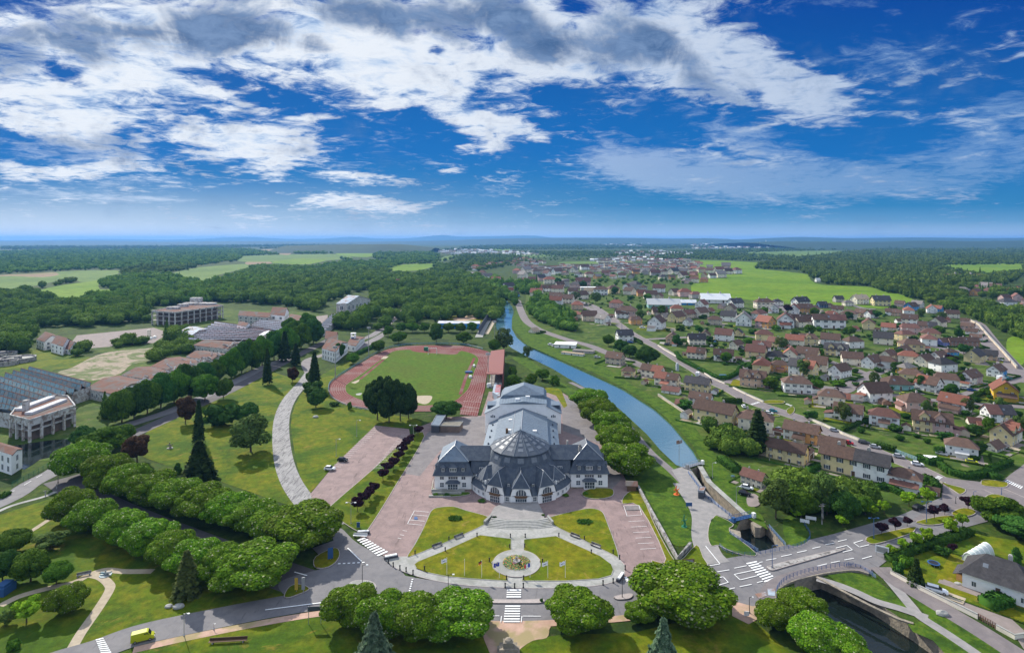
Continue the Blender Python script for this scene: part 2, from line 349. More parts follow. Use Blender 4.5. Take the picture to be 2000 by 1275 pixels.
def hole_ground():
 bm = bmesh.new()
 def loop(pts):
  vs = [bm.verts.new((x, y, 0)) for x, y in pts]; return [bm.edges.new((vs[i], vs[(i+1) % len(vs)])) for i in range(len(vs))]
 E = loop([(-3500,40),(3500,40),(3500,4000),(-3500,4000)])
 for h in (H_canal, H_lock, H_basin, H_low): E += loop(h)
 bmesh.ops.triangle_fill(bm, use_beauty=True, use_dissolve=False, edges=E)
 for f in bm.faces:
  if f.normal.z < 0: f.normal_flip()
 vs = [bm.verts.new(p) for p in ((-3500,40,0),(3500,40,0),(3500,4000,0),(-3500,4000,0),(-34000,-3000,0),(34000,-3000,0),(34000,30000,0),(-34000,30000,0))]
 for q in ((4,5,1,0),(5,6,2,1),(6,7,3,2),(7,4,0,3)): bm.faces.new([vs[i] for i in q])
 bmesh.ops.remove_doubles(bm, verts=bm.verts, dist=.001)
 me = bpy.data.meshes.new('ground'); bm.to_mesh(me); bm.free(); me.materials.append(M['ground'])
 o = bpy.data.objects.new('ground', me); COL.objects.link(o); tag(o, 'rough green ground under everything, out to the horizon', 'ground', kind='structure')
hole_ground()
def cut(name, pts, depth, wall, wat, label, wl):
 mb = MB(); n = len(pts); A = sum(pts[i][0]*pts[(i+1)%n][1]-pts[(i+1)%n][0]*pts[i][1] for i in range(n))
 if A < 0: pts = pts[::-1]
 for i in range(n):
  a, b = pts[i], pts[(i+1) % n]
  mb.add([(a[0],a[1],-depth-1),(b[0],b[1],-depth-1),(b[0],b[1],.02),(a[0],a[1],.02)], [(3,2,1,0)])
 tag(mb.build('embankment_wall', M[wall]), wl, 'bank wall', kind='structure')
 sheet(name, pts, wat, label, z=-depth, cat='water')
cut('water', H_canal, .7, 'bank', 'water', 'wide blue canal reach reflecting the sky', 'low earth edge of the upper canal')
cut('water', H_lock, 4.2, 'stone', 'water_dark', 'dark water in the narrow lock chamber', 'stone side walls of the lock chamber')
cut('water', H_basin, 3.2, 'stone', 'water_dark', 'dark water in the basin below the lock', 'stone sides of the basin below the lock')
cut('water', H_low, 3.4, 'stone', 'water_dark', 'dark lower canal running out of the bottom right corner', 'stone sides of the lower canal')
sheet('water', g('E', [(215,330),(232,318),(275,322),(250,334)]), 'water', 'far thin bright reach of the canal', cat='water')
FIELDS = [
 ('field', 'P', [(1352,535),(1375,520),(1480,512),(1475,523),(1530,530),(1578,536),(1582,545),(1605,556),(1695,560),(1765,577),(1785,590),(1745,602),(1600,600),(1500,588),(1430,585),(1352,572),(1290,566),(1250,556),(1340,553)], 'large bright green field above the right-hand village'),
 ('field', 'P', [(1350,508),(1470,512),(1476,524),(1440,526),(1352,518)], 'narrow green meadow behind the large bright field'),
 ('field2', 'P', [(1470,492),(1640,490),(1650,498),(1540,503),(1470,500)], 'dull olive clearing in front of the far factory'),
 ('soil', 'Fc', [(0,350),(250,338),(450,326),(560,345),(330,370),(0,400)], 'brown ploughed strip at the left edge'),
 ('field2', 'Fc', [(0,360),(330,365),(460,345),(470,320),(900,312),(920,340),(760,400),(620,400),(560,360),(420,400),(0,470)], 'pale green field beyond the left tree row'),
 ('field', 'Fc', [(250,490),(460,430),(700,400),(770,390),(780,460),(920,450),(900,480),(720,500),(560,560),(430,570),(400,500)], 'bright green slope field on the left'),
 ('field2', 'Fc', [(1350,335),(1550,290),(1900,262),(2000,270),(1900,300),(1700,350),(1600,395),(1500,380)], 'green field between the left woods'),
 ('soil', 'G', [(130,245),(280,240),(320,258),(140,268)], 'brown patch among the middle fields'),
 ('field2', 'G', [(100,200),(480,188),(800,185),(960,215),(760,235),(640,255),(320,245),(60,240)], 'dull green plateau field in the middle distance'),
 ('field', 'G', [(320,250),(500,222),(740,228),(700,245),(600,265),(420,262)], 'light green strip field in the middle distance'),
 ('soil', 'G', [(230,150),(470,146),(470,185),(400,190),(260,170)], 'tan field beyond the plateau'),
 ('field', 'G', [(820,182),(945,158),(1118,152),(1112,200),(960,205)], 'yellow green field on the skyline plateau'),
 ('field', 'G', [(945,140),(1120,140),(1120,155),(945,156)], 'pale field strip on the skyline plateau'),
 ('field', 'G', [(1180,310),(1360,265),(1640,262),(1560,290),(1440,315)], 'green meadow in the valley left of the canal'),
 ('field2', 'G', [(1610,230),(1700,200),(1790,200),(1660,240)], 'small pale meadow beyond the valley wood'),
 ('field', 'E', [(440,148),(570,140),(580,155),(470,158)], 'yellow green meadow near the far town'),
 ('field2', 'E', [(480,188),(780,185),(940,200),(700,212),(500,200)], 'wide pale meadow before the far town'),
 ('field2', 'E', [(1020,245),(1500,240),(1510,256),(1010,262)], 'long meadow behind the far houses'),
 ('field', 'E', [(1500,440),(2000,425),(2000,452),(1680,468),(1500,465)], 'green strip between the two villages'),
 ('field2', 'E', [(560,192),(830,190),(830,206),(560,204)], 'light strip of meadow near the horizon'),
 ('field', 'H', [(1500,205),(2000,200),(2000,260),(1800,280),(1600,260)], 'light green clearing in the right forest'),
 ('field', 'D', [(1850,480),(2000,470),(2050,600),(1960,740),(1850,640)], 'green meadow past the walled street at the right edge'),
]
for mt, c, pts, lab in FIELDS: sheet('field', smooth(g(c, pts), True, 3), mt, lab, cat='field')
garden = [(1030,560),(1100,520),(1350,540),(1350,572),(1500,590),(1745,604),(1900,640),(1960,700),(2100,760),(2300,940),(2050,925),(1850,935),(1760,985),(1450,985),(1380,880),(1270,780),(1180,730),(1080,680),(1020,640)]
sheet('garden_ground', [at(*p) for p in garden], 'garden', 'gardens and yards under the right-hand village')
sheet('lawn', smooth(g('P', [(445,745),(500,720),(560,735),(590,742),(548,790),(540,830),(556,900),(575,960),(600,985),(560,985),(430,940),(300,900),(270,880),(290,840),(350,805)]), True, 3), 'park', 'sunny park lawn left of the pale curved drive', cat='lawn')
sheet('lawn', smooth(g('P', [(598,760),(640,775),(700,800),(735,832),(650,912),(606,962),(592,950),(575,880),(570,810)]), True, 3), 'park', 'sunny lawn between the curved drive and the car park', cat='lawn')
sheet('lawn', smooth(g('P', [(600,755),(650,720),(690,705),(660,745),(650,770),(700,798),(812,818),(812,834),(735,832),(690,800),(630,780)]), True, 3), 'park', 'grass margin around the near bend of the running track', cat='lawn')
sheet('lawn', g('P', [(-600,1010),(0,1005),(95,975),(130,960),(620,1120),(590,1165),(350,1215),(180,1258),(120,1290),(-900,1300)]), 'park', 'park lawn in the lower left corner', cat='lawn')
sheet('lawn', g('P', [(230,1278),(330,1240),(560,1208),(680,1196),(950,1215),(960,1290),(930,1340),(100,1340)]), 'park', 'grass below the lower road', cat='lawn')
sheet('lawn', g('P', [(1000,1275),(1040,1248),(1090,1240),(1240,1235),(1430,1190),(1460,1200),(1560,1290),(1600,1360),(1000,1350)]), 'park', 'shaded grass under the trees at the bottom', cat='lawn')
sheet('lawn', g('P', [(20,690),(60,680),(190,700),(160,718),(100,722),(0,700)]), 'park', 'green patch beside the round tanks', cat='lawn')
sheet('lawn', g('P', [(0,700),(110,720),(50,760),(-50,760)]), 'park', 'rough grass at the left edge by the saw-tooth sheds', cat='lawn')
sheet('rubble', g('P', [(130,660),(300,640),(370,600),(620,610),(640,640),(560,680),(440,700),(330,720),(220,700)]), 'garden', 'weedy ground around the old factory')
sheet('rubble', g('P', [(-100,760),(140,720),(300,700),(440,690),(340,790),(190,850),(150,900),(-100,900)]), 'garden', 'weedy ground under the saw-tooth sheds')
sheet('rubble', smooth(g('I', [(480,200),(600,160),(800,60),(1000,20),(1350,0),(1300,90),(1100,130),(1000,210),(760,270),(560,230)]), True, 3), 'rubble', 'cleared rubble yard among the derelict works')
sheet('rubble', g('P', [(150,655),(300,640),(330,650),(300,670),(180,680),(140,668)]), 'yard', 'pale yard behind the left farm buildings')
sheet('rubble', g('P', [(440,650),(560,625),(640,615),(640,640),(560,670),(460,690)]), 'yard', 'grey yard along the striped factory')
sheet('water', g('I', [(-50,830),(180,800),(400,765),(600,750),(560,850),(450,900),(330,925),(280,960),(200,1010),(180,1000)]), 'water_dark', 'dark mill pond beside the ruined works', cat='water')
def rb(c, pts, w, mat, lab, **k): return ribbon(k.pop('nm', 'road'), g(c, pts), w, mat, lab, **k)
rb('P', [(-250,1085),(0,982),(60,945),(115,915),(150,880),(205,845),(340,800),(450,750),(520,715),(590,690)], 7.5, 'road', 'road climbing from the left edge past the ruins')
rb('P', [(120,935),(200,985),(330,1040),(460,1090),(600,1140)], 11, 'road_shaded', 'shaded avenue between the two rows of chestnuts')
rb('P', [(228,862),(340,812),(450,762),(560,705),(610,680),(650,660)], 8, 'road_shaded', 'shaded drive behind the second tree row')
rb('P', [(652,1030),(600,985),(566,935),(551,880),(550,820),(565,780),(592,748),(606,728)], 7.2, 'worn', 'pale patched drive curving up through the park', nm='drive')
rb('P', [(606,728),(600,705),(640,690),(700,665),(735,650),(785,610),(800,590)], 7, 'grey_asphalt', 'road behind the running track', kerbs=False)
rb('L', [(0,905),(150,830),(380,765),(580,720),(700,660),(830,620),(980,632),(1210,630)], 2.2, 'path', 'light gravel path across the park', nm='path')
rb('L', [(560,1260),(640,1120),(780,920),(865,780),(860,730),(800,680),(720,660)], 2.2, 'path', 'gravel path down to the crossing', nm='path')
rb('L', [(185,350),(290,285),(405,210)], 1.6, 'path', 'short straight gravel path near the road', nm='path')
rb('L', [(-60,180),(100,110),(350,40),(440,0)], 1.6, 'paving', 'pavement along the road at the left edge', nm='pavement')
low = [(-200,1420),(60,1310),(180,1272),(260,1243),(350,1222),(500,1192),(620,1172),(690,1168),(800,1185),(1000,1192),(1160,1185),(1300,1172),(1450,1142),(1510,1125)]
rb('P', low, 8.2, 'road', 'lower carriageway of the main road')
rb('P', [(x, y+27) for x, y in low[3:9]]+[(1000,1219),(1160,1212),(1240,1205)], 2.2, 'pink', 'pink gravel footway below the road', nm='footway')
rb('P', [(640,1060),(700,1112),(760,1140),(880,1160),(1000,1166),(1150,1162),(1290,1140),(1420,1112),(1560,1085),(1650,1065),(1760,1030),(1850,990),(1930,955)], 9.2, 'road', 'upper carriageway of the main road')
sheet('road', smooth(g('P', [(625,1000),(665,1030),(700,1062),(770,1100),(800,1150),(760,1190),(700,1200),(640,1190),(590,1185),(545,1150),(560,1130),(640,1105),(655,1070),(640,1030)]), True, 4), 'road', 'open asphalt of the roundabout', cat='road')
sheet('road', g('P', [(1380,1105),(1470,1080),(1620,1045),(1745,1010),(1850,985),(1960,1010),(1830,1045),(1745,1085),(1700,1120),(1620,1115),(1540,1125),(1485,1190),(1440,1190),(1430,1130)]), 'road', 'wide road junction at the canal bridge', cat='road')
sheet('pink_gravel', g('4', [(1000,790),(1150,830),(1290,800),(1350,830),(1120,960),(1000,900)]), 'pink', 'pink gravel corner beside the bridge')
sheet('pink_gravel', smooth(g('3', [(880,960),(1350,955),(1380,1000),(1360,1060),(1260,1080),(1150,1160),(1120,1250),(1000,1250),(930,1120),(900,1040)]), True, 3), 'pink', 'pink gravel clearing between the bottom trees')
sheet('car_park', g('P', [(829,852),(812,836),(870,815),(940,812),(955,765),(1100,768),(1150,800),(1185,860),(1228,950),(1268,1010),(1312,1092),(1222,1128),(1180,1142),(1000,1148),(860,1135),(790,1115),(745,1083),(702,1052),(722,1030)]), 'red_asphalt', 'reddish forecourt and drives around the domed hall', cat='car park')
sheet('car_park', g('P', [(733,831),(799,838),(801,851),(646,998),(664,1020),(655,1030),(620,1000),(606,965),(650,912)]), 'red_asphalt', 'reddish car park with painted bays left of the hall', cat='car park')
sheet('yard', g('P', [(835,845),(870,822),(946,812),(955,880),(900,870),(860,880),(820,930),(790,925)]), 'grey_asphalt', 'grey service yard left of the hall', cat='yard')
sheet('yard', g('P', [(1095,770),(1145,800),(1180,860),(1215,935),(1190,960),(1180,870),(1100,842)]), 'grey_asphalt', 'grey yard right of the hall', cat='yard')
sheet('lawn', smooth(g('P', [(801,852),(829,852),(775,945),(722,1030),(705,1040),(672,1022),(645,997),(650,985),(725,920)]), True, 3), 'park', 'grass strip with dark plum trees between the car parks', kerb=.12, cat='lawn')
c3 = {'nw':[(355,470),(400,400),(460,290),(500,200),(530,140),(580,118),(690,112),(780,140),(950,190),(915,240),(700,340),(560,400),(400,465)],
  'ne':[(1372,200),(1450,170),(1640,128),(1720,130),(1770,158),(1800,230),(1845,350),(1882,472),(1840,460),(1600,340),(1410,245)],
  'sw':[(405,530),(430,510),(650,420),(860,325),(880,318),(1105,345),(1105,440),(1010,470),(965,515),(975,560),(1010,590),(1082,610),(1078,650),(900,640),(650,620),(500,590),(420,560)],
  'se':[(1198,350),(1430,325),(1450,335),(1620,410),(1750,470),(1830,530),(1845,570),(1830,610),(1740,635),(1500,650),(1185,650),(1190,608),(1270,590),(1318,545),(1312,495),(1270,462),(1195,440)]}
sheet('paving', smooth(g('3', [(200,480),(355,472),(400,467),(700,342),(915,242),(960,190),(1000,215),(1340,215),(1380,195),(1412,247),(1600,342),(1890,490),(1925,570),(1920,610),(1860,650),(1700,685),(1400,700),(1100,698),(800,682),(550,645),(350,590),(230,530)]), True, 2), 'paving', 'pale stone paving round the four lawns', kerb=.05, cat='paving')
for k, lab in (('nw','lawn panel left of the entrance steps'),('ne','lawn panel right of the entrance steps'),('sw','lawn panel with three flags left of the flower bed'),('se','lawn panel with flags right of the flower bed')):
 sheet('lawn', smooth(g('3', c3[k]), True, 3) if k in ('nw','ne') else g('3', c3[k]), 'lawn', lab, kerb=.14, cat='lawn', km='paving')
sheet('paving', g('3', [(985,130),(1060,95),(1300,95),(1345,190),(1345,216),(1000,216),(950,190)]), 'slab', 'grey slab terrace before the entrance', cat='paving')
sheet('verge', smooth(g('4', [(205,90),(240,15),(330,0),(420,200),(520,400),(610,510),(740,390),(790,480),(820,545),(700,575),(600,590),(480,570),(415,500),(520,490),(330,110)]), True, 3), 'lawn', 'dry grass verge beside the right car park', kerb=.12, cat='verge')
sheet('verge', smooth(g('B', [(300,420),(420,560),(640,800),(720,930),(800,1060),(830,1275),(700,1400),(540,1330),(430,1130),(330,950),(280,860),(230,700),(140,500)]), True, 3), 'bank', 'lush green slope between the hall and the towpath', cat='verge')
sheet('verge', g('K', [(1180,165),(1340,175),(1400,330),(1370,350),(1300,240),(1150,190)]), 'lawn', 'grass corner behind the hall', cat='verge')
sheet('verge', g('P', [(1020,690),(1080,738),(1180,792),(1250,862),(1322,912),(1330,935),(1240,860),(1190,860),(1140,790),(1060,740),(1000,700)]), 'bank', 'green bank between the canal and the towpath', cat='verge')
sheet('verge', g('E', [(600,690),(620,660),(700,720),(800,770),(880,850),(1050,960),(1100,1010),(1000,1020),(700,885),(600,770)])[:0] or g('P', [(1000,622),(1010,600),(1035,625),(1080,655),(1130,690),(1180,716),(1250,762),(1330,800),(1400,890),(1440,950),(1490,1010),(1500,1035),(1455,1010),(1400,950),(1369,900),(1350,865),(1300,815),(1250,775),(1160,728),(1087,700),(1030,675),(1000,640)]), 'bank', 'mown grass bank on the far side of the canal', cat='verge')
sheet('verge', smooth(g('4', [(870,185),(900,180),(1010,240),(980,290),(1180,455),(1060,455),(960,420),(900,390),(850,395),(825,330),(835,240)]), True, 3), 'bank', 'small grass island beside the basin', kerb=.1, cat='verge')
sheet('verge', smooth(g('4', [(1380,190),(1480,170),(1520,250),(1555,320),(1530,370),(1420,390),(1370,290)]), True, 3), 'bank', 'grass patch right of the basin', cat='verge')
sheet('verge', g('R', [(60,660),(250,640),(430,690),(560,780),(700,920),(620,910),(450,850),(310,790),(160,730)]), 'bank', 'grass wedge between bridge ramp and lower canal', cat='verge')
sheet('verge', g('R', [(720,830),(830,870),(1000,960),(1150,1090),(1500,1290),(1640,1400),(1300,1400),(1090,1180),(900,1040),(800,930)]), 'bank', 'weedy strip between the two lanes at lower right', cat='verge')
sheet('verge', g('R', [(700,1050),(800,1030),(1000,1140),(1200,1275),(1300,1400),(1100,1400),(900,1180),(740,1110)]), 'bank', 'grass edge of the lower canal', cat='verge')
sheet('lawn', g('R', [(560,560),(700,450),(1200,320),(1300,350),(1900,440),(1900,700),(1500,600),(1300,850),(1000,720),(860,740),(700,700),(600,650)]), 'park', 'garden lawn of the hip-roofed house', cat='lawn')
sheet('yard', g('R', [(980,770),(1060,725),(1120,700),(1320,840),(1500,990),(1619,1100),(1619,1250),(1560,1160),(1000,830)]), 'yard', 'driveway in front of the hip-roofed house', cat='yard')
rb('B', [(-300,-60),(-60,60),(60,170),(190,300),(300,430),(420,570),(600,730),(700,830)], 3.2, 'grey_asphalt', 'towpath along the near side of the canal', nm='towpath')
rb('4', [(640,-60),(740,80),(790,190),(795,330),(830,440),(900,520)], 7, 'slab', 'widening towpath running to the road', nm='towpath')
sheet('quay', g('B', [(600,720),(700,690),(760,700),(900,905),(1140,1150),(1160,1180),(1000,1120),(930,1200),(830,1200),(780,1010)]), 'slab', 'paved quay along the lock', cat='quay')
rb('R', [(-20,690),(150,740),(300,800),(450,870),(620,920),(740,960),(860,1000)], 2.6, 'slab', 'towpath of the lower canal', nm='towpath')
rb('R', [(500,640),(620,780),(720,900),(800,990),(1000,1120),(1250,1290),(1500,1480)], 2.6, 'slab', 'cycle path going down to the lower right', nm='path')
rb('R', [(480,600),(600,700),(800,820),(1000,940),(1250,1090),(1500,1250),(1800,1450)], 5.5, 'street', 'lane past the hip-roofed house')
rb('A', [(-300,120),(-100,180),(80,310),(230,420),(370,500),(530,580),(700,690),(870,790),(1000,880),(1170,960),(1330,1050),(1450,1100),(1905,1253)], 8.5, 'street', 'main street through the village', kerbs=True)
rb('C', [(0,400),(150,470),(450,590),(700,690),(900,770),(1050,840),(1180,900),(1400,940),(1600,970),(1912,1100)], 7.5, 'street', 'lower end of the main street', kerbs=True)
rb('E', [(640,545),(675,640),(715,710),(800,770),(900,810),(1050,860),(1200,900),(1350,960),(1500,1010),(1620,1060),(1750,1120),(1850,1180),(1980,1250)], 9, 'street', 'street beside the grass bank of the canal')
rb('A', [(1150,900),(1270,840),(1335,770),(1310,700),(1200,655)], 8, 'street', 'short curved side street')
rb('A', [(1310,700),(1420,680),(1550,640),(1800,600)], 8, 'street', 'side street past the turning circle')
rb('A', [(380,490),(500,485),(800,470),(1060,465),(1400,470),(2000,490)], 7, 'street', 'street at the foot of the long embankment')
rb('C', [(-150,150),(0,70),(200,100),(300,115),(400,60),(560,-40)], 7, 'street', 'cross street between the gardens')
rb('D', [(0,920),(200,945),(310,950),(480,870),(620,800),(760,750),(860,720)], 9, 'street', 'broad street curving behind the cream houses')
rb('D', [(60,630),(200,700),(350,740),(520,810)], 7, 'street', 'narrow street past the twin-gabled villa')
rb('D', [(800,370),(880,410),(1000,490),(1100,545),(1250,575),(1420,610),(1520,650),(1620,730)], 8, 'street', 'winding street below the upper houses')
rb('D', [(1480,310),(1560,350),(1620,430),(1700,540),(1790,650),(1870,740),(1960,820),(2100,900)], 14, 'street', 'wide street running down beside the pale wall')
rb('D', [(1380,1040),(1560,980),(1720,920),(1880,880),(2050,830)], 8, 'street', 'street past the yellow house')
rb('D', [(690,1000),(900,1025),(1100,1050),(1450,1085),(2100,1125)], 7, 'street', 'back lane between two rows of gardens')
rb('D', [(400,170),(500,200),(620,210)], 8, 'street', 'short street by the upper field')
rb('H', [(520,455),(620,500),(640,520)], 14, 'street', 'short lane at the field edge')
rb('E', [(1060,540),(1160,590),(1300,650),(1420,710)], 10, 'street', 'upper end of the village street')
rb('E', [(290,325),(400,400),(520,480),(610,530),(650,560)], 10, 'street', 'far towpath bend', nm='towpath')
rb('E', [(340,835),(400,720),(455,640)], 7, 'paving', 'long pale strip beside the tennis court', nm='path')
rb('E', [(400,810),(440,740),(505,610)], 4, 'path', 'towpath left of the bright canal', nm='towpath')
sheet('yard', g('C', [(1190,910),(1420,930),(1600,960),(1700,930),(1780,860),(1912,760),(2100,700),(2300,1200),(1912,1180),(1700,1220),(1480,1180),(1380,1160),(1250,1200),(1150,1240),(900,1275),(1000,1200),(1200,1130),(1180,1050)]), 'street', 'asphalt of the right-hand roundabout', cat='road')
sheet('yard', smooth(g('B', [(1270,960),(1330,930),(1390,980),(1370,1040),(1280,1040)]), True, 3), 'yard', 'gravel parking by the lock house', cat='yard')
sheet('sports_ground', g('E', [(70,700),(190,630),(400,645),(440,640),(350,730),(60,735)]), 'lawn', 'green surround of the tennis court', cat='sports ground')
sheet('sports_ground', smooth(g('E', [(135,695),(240,660),(400,650),(380,675),(230,708)]), True, 3), 'pink', 'sandy court by the bright canal', cat='sports ground')
sheet('yard', g('G', [(930,940),(1190,800),(1200,830),(1000,960)]), 'grey_asphalt', 'parking beside the fire station', cat='yard')
for c, pts, lab, mt in (('M', [(1305,765),(1310,730),(1350,712),(1430,708),(1490,725),(1515,760),(1480,790),(1380,800)], 'small round island of the roundabout', 'paving'),
 ('M', [(1360,770),(1365,745),(1400,735),(1445,745),(1450,770),(1410,785)], 'green centre of the small roundabout', 'lawn'),
 ('M', [(1030,600),(1110,610),(1190,570),(1228,500),(1190,450),(1040,520)], 'kerbed grass tip under the avenue end', 'lawn'),
 ('M', [(790,830),(830,760),(900,738),(975,760),(978,785),(900,820),(820,845)], 'kerbed grass tip at the lower avenue end', 'lawn'),
 ('R', [(370,375),(450,345),(740,285),(755,310),(700,345),(480,412),(400,415)], 'planted median with two plum trees', 'lawn'),
 ('R', [(775,240),(960,200),(1080,200),(1060,240),(900,270),(800,260)], 'planted median before the roundabout', 'lawn'),
 ('R', [(1050,170),(1140,135),(1240,160),(1200,195),(1090,205)], 'grass island beside the roundabout', 'lawn'),
 ('C', [(1160,912),(1230,940),(1390,985),(1350,1030),(1290,1000)], 'triangular traffic island at the crossing', 'lawn'),
 ('C', [(1530,930),(1560,900),(1740,920),(1770,950),(1720,970),(1560,955)], 'rounded grass island by the hedge', 'lawn'),
 ('C', [(1565,1085),(1580,1045),(1650,1030),(1760,1060),(1800,1130),(1740,1160),(1620,1150)], 'centre of the right-hand roundabout', 'lawn'),
 ('4', [(1260,560),(1300,535),(1760,425),(1780,435),(1400,545),(1290,575)], 'long stony median of the bridge road', 'concrete'),
 ('3', [(330,745),(400,735),(700,770),(1000,788),(1200,790),(1330,785),(1330,808),(1200,812),(850,808),(500,782),(420,765)], 'narrow reddish median of the main road', 'kerb'),
 ('4', [(150,765),(260,745),(278,760),(250,780),(170,785)], 'rounded end of the reddish median', 'kerb'),
 ('K', [(195,1080),(215,980),(230,1100),(520,1100),(500,1130),(300,1145),(215,1120)], 'planted bed under the left wing ramp', 'bank'),
 ('K', [(1530,1110),(1620,1070),(1780,1070),(1812,1100),(1790,1140),(1680,1162),(1570,1150)], 'rounded grass bed by the right wing', 'lawn'),
 ('B', [(1310,190),(1350,175),(1430,210),(1550,235),(1540,245),(1400,240)], 'traffic island on the main street', 'lawn'),
 ('B', [(1420,110),(1500,100),(1600,110),(1580,130),(1440,130)], 'grass oval at the street corner', 'lawn'),
 ('B', [(1620,190),(1680,160),(1690,200),(1650,230)], 'grass wedge at the street fork', 'lawn'),
 ('A', [(670,620),(760,650),(880,650),(1230,720),(1265,760),(1240,820),(1110,870),(1060,850),(900,760),(700,680)], 'large green corner garden', 'garden'),
 ('A', [(1640,605),(1700,560),(1760,590),(1690,612)], 'grass in the turning circle', 'lawn')):
 sheet('grass_island' if mt in ('lawn','bank') else 'median' if mt != 'garden' else 'garden_ground', smooth(g(c, pts), True, 3), mt, lab, kerb=.14, cat='island')
def quads(name, lst, lab, mat='paint', z=.42):
 LEV[0] += .2; mb = MB()
 zz2 = .02+.0018*LEV[0]+.004
 for q in lst: mb.add([(x, y, zz2) for x, y in q], [(0,1,2,3)])
 o = mb.build(name, M[mat]); tag(o, lab, 'road marking', kind='structure'); return o
def zebra(c, a0, a1, b0, b1, n, lab, fill=.55):
 A0, A1, B0, B1 = [Vector(g(c, [p])[0]) for p in (a0, a1, b0, b1)]; q = []
 for i in range(n):
  t0 = i/n; t1 = (i+fill)/n
  q.append([tuple(A0.lerp(A1, t0)), tuple(B0.lerp(B1, t0)), tuple(B0.lerp(B1, t1)), tuple(A0.lerp(A1, t1))])
 quads('zebra_crossing', q, lab)
zebra('3', (1075,712), (1070,778), (1178,712), (1176,778), 4, 'zebra crossing on the upper carriageway below the flower bed')
zebra('3', (1063,828), (1048,958), (1172,828), (1166,958), 7, 'zebra crossing on the lower carriageway below the flower bed')
zebra('3', (-10,355), (150,478), (45,335), (225,445), 9, 'zebra crossing at the left forecourt entry')
zebra('4', (220,622), (470,590), (235,655), (492,618), 8, 'zebra crossing at the right forecourt entry')
zebra('4', (1100,522), (1245,668), (1175,506), (1325,640), 9, 'zebra crossing on the bridge road')
zebra('L', (755,1175), (800,1290), (815,1160), (885,1285), 8, 'zebra crossing at the bottom left edge')
zebra('C', (1085,905), (1150,860), (1130,920), (1195,875), 6, 'zebra crossing where the main street meets the junction', .5)
zebra('C', (1740,915), (1890,985), (1765,900), (1912,965), 8, 'zebra crossing right of the rounded hedge')
zebra('B', (1300,135), (1370,113), (1320,143), (1395,120), 5, 'zebra crossing on the main street by the island')
zebra('B', (1610,135), (1660,155), (1625,130), (1680,150), 5, 'zebra crossing at the cross street')
def lines(c, segs, w, lab):
 q = []
 for (a, b) in segs:
  A, B = Vector(g(c, [a])[0]), Vector(g(c, [b])[0]); d = (B-A).normalized(); nn = Vector((-d.y, d.x))*w/2
  q.append([tuple(A-nn), tuple(B-nn), tuple(B+nn), tuple(A+nn)])
 quads('road_marking', q, lab)
lines('4', [((780,607),(855,598)),((890,585),(980,570)),((1015,558),(1105,540)),((1245,500),(1320,488)),((1355,473),(1430,458)),((1470,445),(1540,430)),((1580,415),(1640,402)),((1675,388),(1740,376)),((1765,365),(1828,350)),
 ((945,718),(1020,700)),((1055,692),(1140,675)),((1310,625),(1375,610)),((1405,602),(1475,585)),((1505,572),(1585,553)),((1615,543),(1685,526)),((1715,518),(1780,506)),((1812,498),(1880,486)),((1195,517),(1220,512)),((1180,662),(1222,652))], .22, 'dashed lane lines across the bridge road')
lines('4', [((800,650),(935,620)),((935,620),(972,660)),((972,660),(905,680)),((1015,603),(1150,574)),((1015,603),(1058,643)),((1058,643),(1190,610)),((1750,412),(1830,392)),((1830,392),(1870,425)),((1870,425),(1800,442)),((1880,375),(1945,355)),((1880,375),(1920,405)),((1920,405),(1990,388)),
 ((838,540),(912,527)),((912,527),(808,398)),((1940,490),(2010,470))], .22, 'outlined lane boxes on the bridge road')
lines('M', [((640,940),(1105,880)),((1290,450),(1400,555)),((870,640),(970,668))], .35, 'solid arrow-tipped lines at the roundabout')
lines('M', [((1215+i*38,575-i*2),(1235+i*38,574-i*2)) for i in range(6)]+[((1125+i*40,898-i*2),(1140+i*40,897-i*2)) for i in range(2)], .5, 'dotted give-way line at the roundabout')
lines('3', [((385+i*-4,640+i*16),(397+i*-4,640+i*16)) for i in range(6)], .5, 'dotted line across the upper carriageway')
lines('3', [((945,903),(1020,903)),((1190,905),(1320,906)),((1035,905),(1030,950)),((1183,905),(1178,950))], .18, 'thin bay lines beside the lower crossing')
bays = []
for i in range(22):
 t = i/21
 for (ax, ay, bx, by, ex) in ((690,878,310,1235,62), (985,950,760,1250,-62)):
  x = ax+(bx-ax)*t; y = ay+(by-ay)*t; bays.append(((x, y), (x+ex*(1+.3*t), y+4)))
lines('T', bays, .1, 'faint painted bays of the left car park')
lines('4', [((220,105),(328,102)),((205+30,180),(345,172)),((215,105),(240,180)),((325,102),(345,172))]+[((250+i*17,220+i*40),(365+i*17,214+i*40)) for i in range(6)], .12, 'painted bays of the right car park')
lines('3', [((405,142),(510,152)),((385,170),(500,180)),((370,208),(480,218)),((355,236),(462,246)),((405,142),(355,236)),((320,285),(350,290)),((300,315),(330,320)),((285,340),(310,345))], .14, 'painted disabled bays left of the lawns')
sheet('painted_bay', g('3', [(405,185),(425,185),(430,205),(402,205)]), 'bluep', 'blue disabled-bay square left of the lawns', cat='road marking')
sheet('painted_bay', g('4', [(225,108),(325,105),(335,136),(233,140)]), 'grey_asphalt', 'dark bay at the top of the right car park', cat='road marking')
lines('I', [((40,1225),(120,1185)),((200,1140),(260,1105)),((300,1080),(350,1052))], .2, 'broken line on the road at the left edge')
tro = [(280,560),(300,490),(420,405),(560,320),(690,245),(800,195),(900,175),(1000,163),(1200,158),(1450,162),(1560,180),(1650,200),(1715,230),(1700,340),(1680,460),(1655,590),(1560,695),(1400,735),(1200,745),(900,745),(650,722),(480,695),(370,655),(300,605)]
